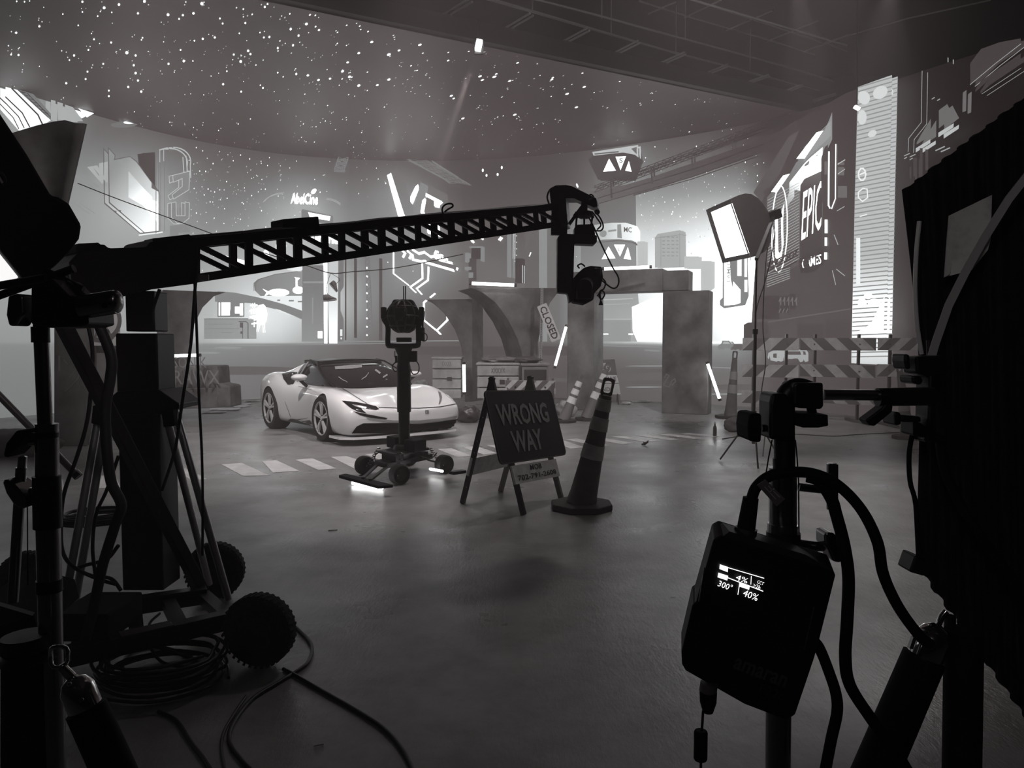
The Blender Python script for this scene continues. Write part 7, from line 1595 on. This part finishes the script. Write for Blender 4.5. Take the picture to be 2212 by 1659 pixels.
    D('band_details', [ellipse(1311, 507, 8, 8, 14), [(1322, 500), (1340, 498), (1340, 502), (1322, 504)], [(1342, 488), (1350, 487), (1352, 518), (1342, 516)]], 175)
    D('band_rim', stroke([(1290, 527), (1345, 522), (1375, 526), (1385, 532)], 2), 120)
    disp_text('billboard_letters', 'MC', (1365, 499), (17, 1), (0, -11), 110, bold=.01)
    D('lit_triangles', [[(1323, 535), (1338, 560), (1308, 562)], [(1335, 531), (1359, 531), (1348, 556)], [(1365, 536), (1372, 563), (1356, 561)]], 520)
    disp_text('triangle_letter', 'L', (1346, 541), (6, 0), (0, -7), 200, bold=.02)
    D('tower_floor_lines', stroke([(1285, 650), (1376, 646)], 2)+stroke([(1285, 690), (1385, 690)], 1.6)+stroke([(1280, 660), (1370, 657)], 1), 225)
    # bridge across the sky
    D('bridge_deck', [[(1288, 424), (1400, 392), (1520, 352), (1640, 312), (1700, 288), (1738, 262), (1740, 300), (1680, 322), (1560, 362), (1420, 410), (1292, 444)]], lin2((1300, 430), 118, (1700, 290), 70))
    D('bridge_girders', lattice(1292, 420, 1730, 258, 0, -14, 26, 1.4)+stroke([(1292, 410), (1420, 366), (1560, 318), (1738, 254)], 2)+stroke([(1292, 446), (1500, 388), (1640, 340)], 1.6)+stroke([(1300, 432), (1520, 366), (1690, 306)], 2), lin2((1300, 430), 84, (1700, 290), 48))
    D('bridge_pylons', sum([stroke([(1330+i*88, 430-i*30), (1328+i*88, 396-i*31)], 4) for i in range(4)], []), 84)
    # bright sky end: skyscrapers, glare
    D('rounded_skyscraper', [[(1424, 516), (1430, 508), (1478, 500), (1485, 503), (1486, 578), (1424, 580)]], 205); D('skyscraper_windows', stroke([(1424, 517), (1486, 509)], 1.2)+rects(*[(1440+10*(i % 4), 514+8*(i//4), 1446+10*(i % 4), 516+8*(i//4)) for i in range(24)])+stroke([(1437, 512), (1437, 578)], 1)+stroke([(1478, 506), (1478, 578)], 1), 168)
    D('skyline_blocks', rects((1386, 524, 1403, 582), (1488, 556, 1520, 582), (1524, 566, 1548, 640)), 232)
    D('doorway_glare', [[(1374, 664), (1432, 640), (1432, 738), (1386, 738), (1376, 716)]], 420); D('ramp_glare', [[(1532, 640), (1640, 560), (1640, 738), (1532, 738)]], lin2((1532, 700), 300, (1640, 640), 430))
    D('lower_tier', rects((1285, 692, 1372, 738)), 180)
    D('wall_strip_light', stroke([(1285, 722), (1322, 722)], 2.4)+stroke([(1368, 722), (1376, 722)], 3), 420)
    # lamed sign
    D('sign_backing', [[(1566, 650), (1572, 644), (1572, 556), (1626, 540), (1630, 640), (1622, 660), (1575, 667), (1566, 660)]], 150)
    D('lit_hanging_sign', [[(1575, 566), (1590, 563), (1591, 605), (1612, 628), (1612, 655), (1600, 659), (1575, 661)]], 500); D('lit_hanging_sign', rects((1604, 560, 1614, 598), (1620, 556, 1626, 600), (1620, 606, 1627, 632)), 330)
    disp_text('vertical_word', 'LAMED', (1585, 587), (1, -46), (-7, 0), 175, bold=.01)
    # right: the building with the big slanted billboard
    D('billboard_building', [[(1646, 560), (1630, 470), (1668, 395), (1700, 345), (1730, 302), (1745, 262), (1850, 205), (1876, 196), (1876, 742), (1634, 742), (1640, 640)]], lin2((1660, 700), 96, (1860, 260), 60))
    D('building_shoulder', [[(1640, 420), (1720, 300), (1745, 285), (1700, 380), (1668, 420), (1660, 440)]], 96)
    D('billboard_face', [[(1671, 430), (1680, 420), (1722, 381), (1740, 350), (1800, 288), (1812, 262), (1818, 246), (1818, 305), (1806, 330), (1798, 350), (1796, 548), (1732, 580), (1670, 612)]], lin2((1680, 560), 96, (1800, 300), 165))
    D('billboard_glow', [[(1720, 400), (1760, 352), (1797, 322), (1797, 400), (1768, 400), (1740, 420), (1700, 470)]], lin2((1700, 460), 120, (1792, 345), 560))
    D('billboard_dark_panel', [[(1747, 404), (1756, 390), (1796, 372), (1796, 548), (1746, 572)]], lin2((1770, 380), 120, (1770, 420), 74))
    D('billboard_scanlines', sum([stroke([(1673, 436+i*6), (1744, 398+i*6)], 1.1) for i in range(28)], [])+sum([stroke([(1755, 352-i*3.2+i*0), (1815, 296-i*3.2)], .9) for i in range(10)], []), 210)
    D('billboard_lamps', [[(1681, 418), (1708, 383), (1723, 379), (1694, 419)], [(1738, 347), (1784, 290), (1799, 286), (1757, 346)]], 560)
    D('round_emblem', stroke(ellipse(1700, 497, 17.5, 92, 40, rot=1.5), 2.3, True), 470)
    D('emblem_letter', [[(1685, 522), (1689, 480), (1697, 452), (1696, 478), (1697, 545), (1701, 550), (1705, 540), (1703, 466), (1710, 444), (1708, 480), (1709, 530), (1704, 560), (1697, 566), (1690, 556), (1691, 500), (1688, 508)]], 520)
    disp_text('billboard_word', 'EPIC', (1774, 457), (44, -26), (5, -106), 560, bold=.0, spacing=1.0)
    D('name_plate', [[(1744, 566), (1750, 556), (1796, 534), (1800, 545), (1798, 572), (1780, 588), (1748, 592)]], 66)
    disp_text('billboard_small_word', 'GAMES', (1773, 566), (43, -12), (0, -21), 520, bold=.01, spacing=.95)
    D('plate_bars', stroke([(1746, 560), (1800, 538)], 2.2)+stroke([(1748, 568), (1798, 548)], 2.2), 70)
    D('billboard_truss', lattice(1671, 574, 1742, 540, 0, 14, 5, 2.6)+stroke([(1668, 600), (1740, 566)], 2.6), 62)
    D('lower_stripes', sum([stroke([(1672, 596+i*5), (1724, 580+i*4.4)], 1.6) for i in range(6)], []), 180)
    D('neon_pods', stroke([(1812, 332), (1811, 446)], 3.4)+stroke([(1827, 316), (1826, 432), (1818, 453)], 2.2)+stroke([(1811, 446), (1814, 452)], 3), 400)
    D('pod_shells', [[(1795, 345), (1803, 322), (1810, 316), (1809, 448), (1800, 450), (1795, 430)], [(1815, 318), (1824, 312), (1823, 430), (1815, 440)]], 78)
    D('pod_windows', rects((1832, 354, 1846, 360), (1832, 364, 1846, 382), (1832, 405, 1852, 430), (1802, 352, 1808, 380)), 120); D('pod_window_lines', stroke([(1832, 358), (1847, 349)], 2)+stroke([(1832, 379), (1847, 369)], 1.5)+stroke([(1830, 458), (1846, 449)], 1.2), 230)
    D('bracket_lamps', rects((1803, 477, 1809, 506), (1803, 515, 1808, 533), (1802, 547, 1808, 562)), 470)
    D('cable_glints', stroke([(1824, 510), (1832, 530)], 1.8)+stroke([(1829, 583), (1847, 597)], 1.6)+stroke([(1820, 586), (1827, 616)], 1.6), 210)
    D('building_base_panels', rects((1650, 640, 1700, 690), (1702, 640, 1722, 676), (1724, 636, 1738, 668)), 74); D('base_ledge', stroke([(1676, 696), (1860, 668)], 3), 112)
    D('wall_glyphs', sum([stroke([(1700+i*9, 652), (1704+i*9, 644), (1704+i*9, 660)], 2) for i in range(5)], [])+sum([stroke([(1700+i*8, 676), (1704+i*8, 668)], 2) for i in range(3)], []), 130)
    D('round_bunker', [[(1620, 702), (1630, 697), (1668, 696), (1676, 702), (1677, 740), (1620, 740)]], 84)
    D('lower_bays', rects((1742, 700, 1800, 742), (1806, 690, 1858, 742)), 84)
    # tall lit strip
    D('strip_tower_screen', [[(1877, 190), (1950, 168), (1944, 420), (1936, 788), (1862, 784), (1870, 420)]], lambda x, y: 226 if y < 560 else (226+(y-560)*1.1 if y < 700 else 360-(y-700)*1.2))
    D('strip_lines', sum([stroke([(1876.5-(i*9.3)*.022, 194+i*9.3), (1949.5-(i*9.3)*.022, 173+i*9.3*1.034)], 2.6) for i in range(64) if 194+i*9.3 < 778], []), 168)
    D('strip_bubbles', [ellipse(1925, 205, 17, 13, 16, rot=-35), ellipse(1890, 216, 13, 15, 14, rot=-20), ellipse(1886, 258, 10, 16, 14), ellipse(1908, 293, 10, 7, 14, rot=-30)], 262)
    D('strip_bubbles', [ellipse(1899, 640, 9, 7, 12), ellipse(1886, 655, 10, 10, 12), ellipse(1912, 655, 14, 9, 12), [(1905, 700), (1934, 640), (1932, 720), (1868, 722)]], 400)
    D('strip_glyphs', stroke(ellipse(1886, 380, 8, 13, 10), 3, True)+stroke([(1882, 380), (1892, 376)], 3)+stroke([(1878, 418), (1888, 410), (1897, 412), (1898, 430), (1887, 438), (1878, 430)], 2.4, True)+stroke([(1882, 470), (1896, 466)], 2.4)+rects((1873, 516, 1882, 616)), 300)
    # far right: windows between dark pipes
    D('pipe_windows', [[(2003, 312), (2012, 296), (2033, 262), (2033, 298), (2003, 317)], [(2050, 244), (2068, 231), (2082, 258), (2050, 283)], [(2101, 207), (2109, 201), (2108, 246), (2100, 249)]], 128)
    D('sill_lights', [[(2001, 325), (2032, 306), (2032, 314), (2001, 334)], [(2049, 292), (2082, 272), (2081, 281), (2049, 302)]], 225)
    D('arched_window', [[(2117, 144), (2140, 114), (2180, 100), (2225, 92), (2225, 104), (2170, 140), (2117, 190)]], 86); D('arched_window_lower', [[(2128, 200), (2140, 182), (2225, 124), (2225, 136), (2150, 186), (2128, 206)]], 82)
    D('pipe_highlights', stroke([(2117, 190), (2170, 146), (2225, 104)], 1.4)+stroke([(2015, 160), (2013, 270), (1986, 304), (1985, 332)], 1.3)+stroke([(2044, 330), (2062, 322)], 2.6)+stroke([(2036, 220), (2041, 217)], 2)+stroke([(2070, 133), (2070, 141)], 2)+stroke([(1977, 341), (1988, 336)], 2)+stroke([(1977, 347), (1982, 344)], 2)+stroke([(2142, 210), (2225, 156)], 1), 190)
    D('lower_pipe_windows', rects((1988, 365, 1992, 390), (1996, 345, 2004, 385), (2010, 325, 2016, 370)), 82)
    # street cars shown on the wall
    for nm, sx, px, py, v in (('street_car', 1.0, 1563, 756, 150), ('street_car', .55, 1517, 745, 130), ('street_car', .7, 1592, 757, 112)):
        D(nm, [[(px+x*sx, py+y*sx) for x, y in ((0, -2), (1, -10), (7, -13), (10, -20), (25, -20), (30, -13), (33, -10), (34, -1), (28, 0), (26, -4), (8, -4), (6, 0))]], v)
    D('street_car_glass', [[(1574, 743), (1576, 738), (1586, 738), (1590, 743)]], 215)
    D('street_sports_car', [[(1675, 772), (1677, 762), (1688, 757), (1700, 755), (1711, 757), (1711, 779), (1704, 781), (1701, 770), (1697, 781), (1682, 778), (1680, 768), (1678, 776)]], 205)
    D('street_sports_car_rear', [[(1714, 758), (1716, 755), (1752, 755), (1757, 762), (1757, 780), (1750, 782), (1744, 774), (1724, 774), (1718, 782), (1714, 778)]], 195)
    D('street_sports_car_shade', [[(1720, 759), (1750, 759), (1752, 766), (1718, 766)], [(1722, 775), (1744, 775), (1746, 782), (1720, 782)], [(1688, 764), (1696, 763), (1696, 773), (1688, 772)]], 100)
    # street surface
    D('kerb_lines', stroke([(430, 748), (600, 745), (900, 741)], 1.6)+stroke([(740, 738), (1000, 736)], 2)+stroke([(1285, 746), (1430, 750)], 2)+stroke([(430, 752), (520, 756)], 2)+stroke([(1480, 790), (1600, 795)], 1.6)+stroke([(1405, 756), (1430, 758)], 3), 165)
    D('puddle_glints', [ellipse(485, 751, 28, 2.6, 14), ellipse(440, 762, 24, 2, 12), ellipse(540, 746, 60, 1.2, 12), ellipse(1420, 790, 60, 1, 10), ellipse(1590, 850, 50, 1, 10), ellipse(1400, 835, 40, 1, 10)], 178)
    D('road_patches', [ellipse(520, 800, 160, 9, 20), ellipse(1380, 800, 80, 5, 20), ellipse(1400, 825, 110, 4, 20), ellipse(1600, 835, 60, 6, 16), ellipse(1150, 820, 90, 6, 16)], 112)
    D('road_dark_band', [[(860, 748), (1280, 748), (1280, 768), (860, 766)]], 92)
picture()
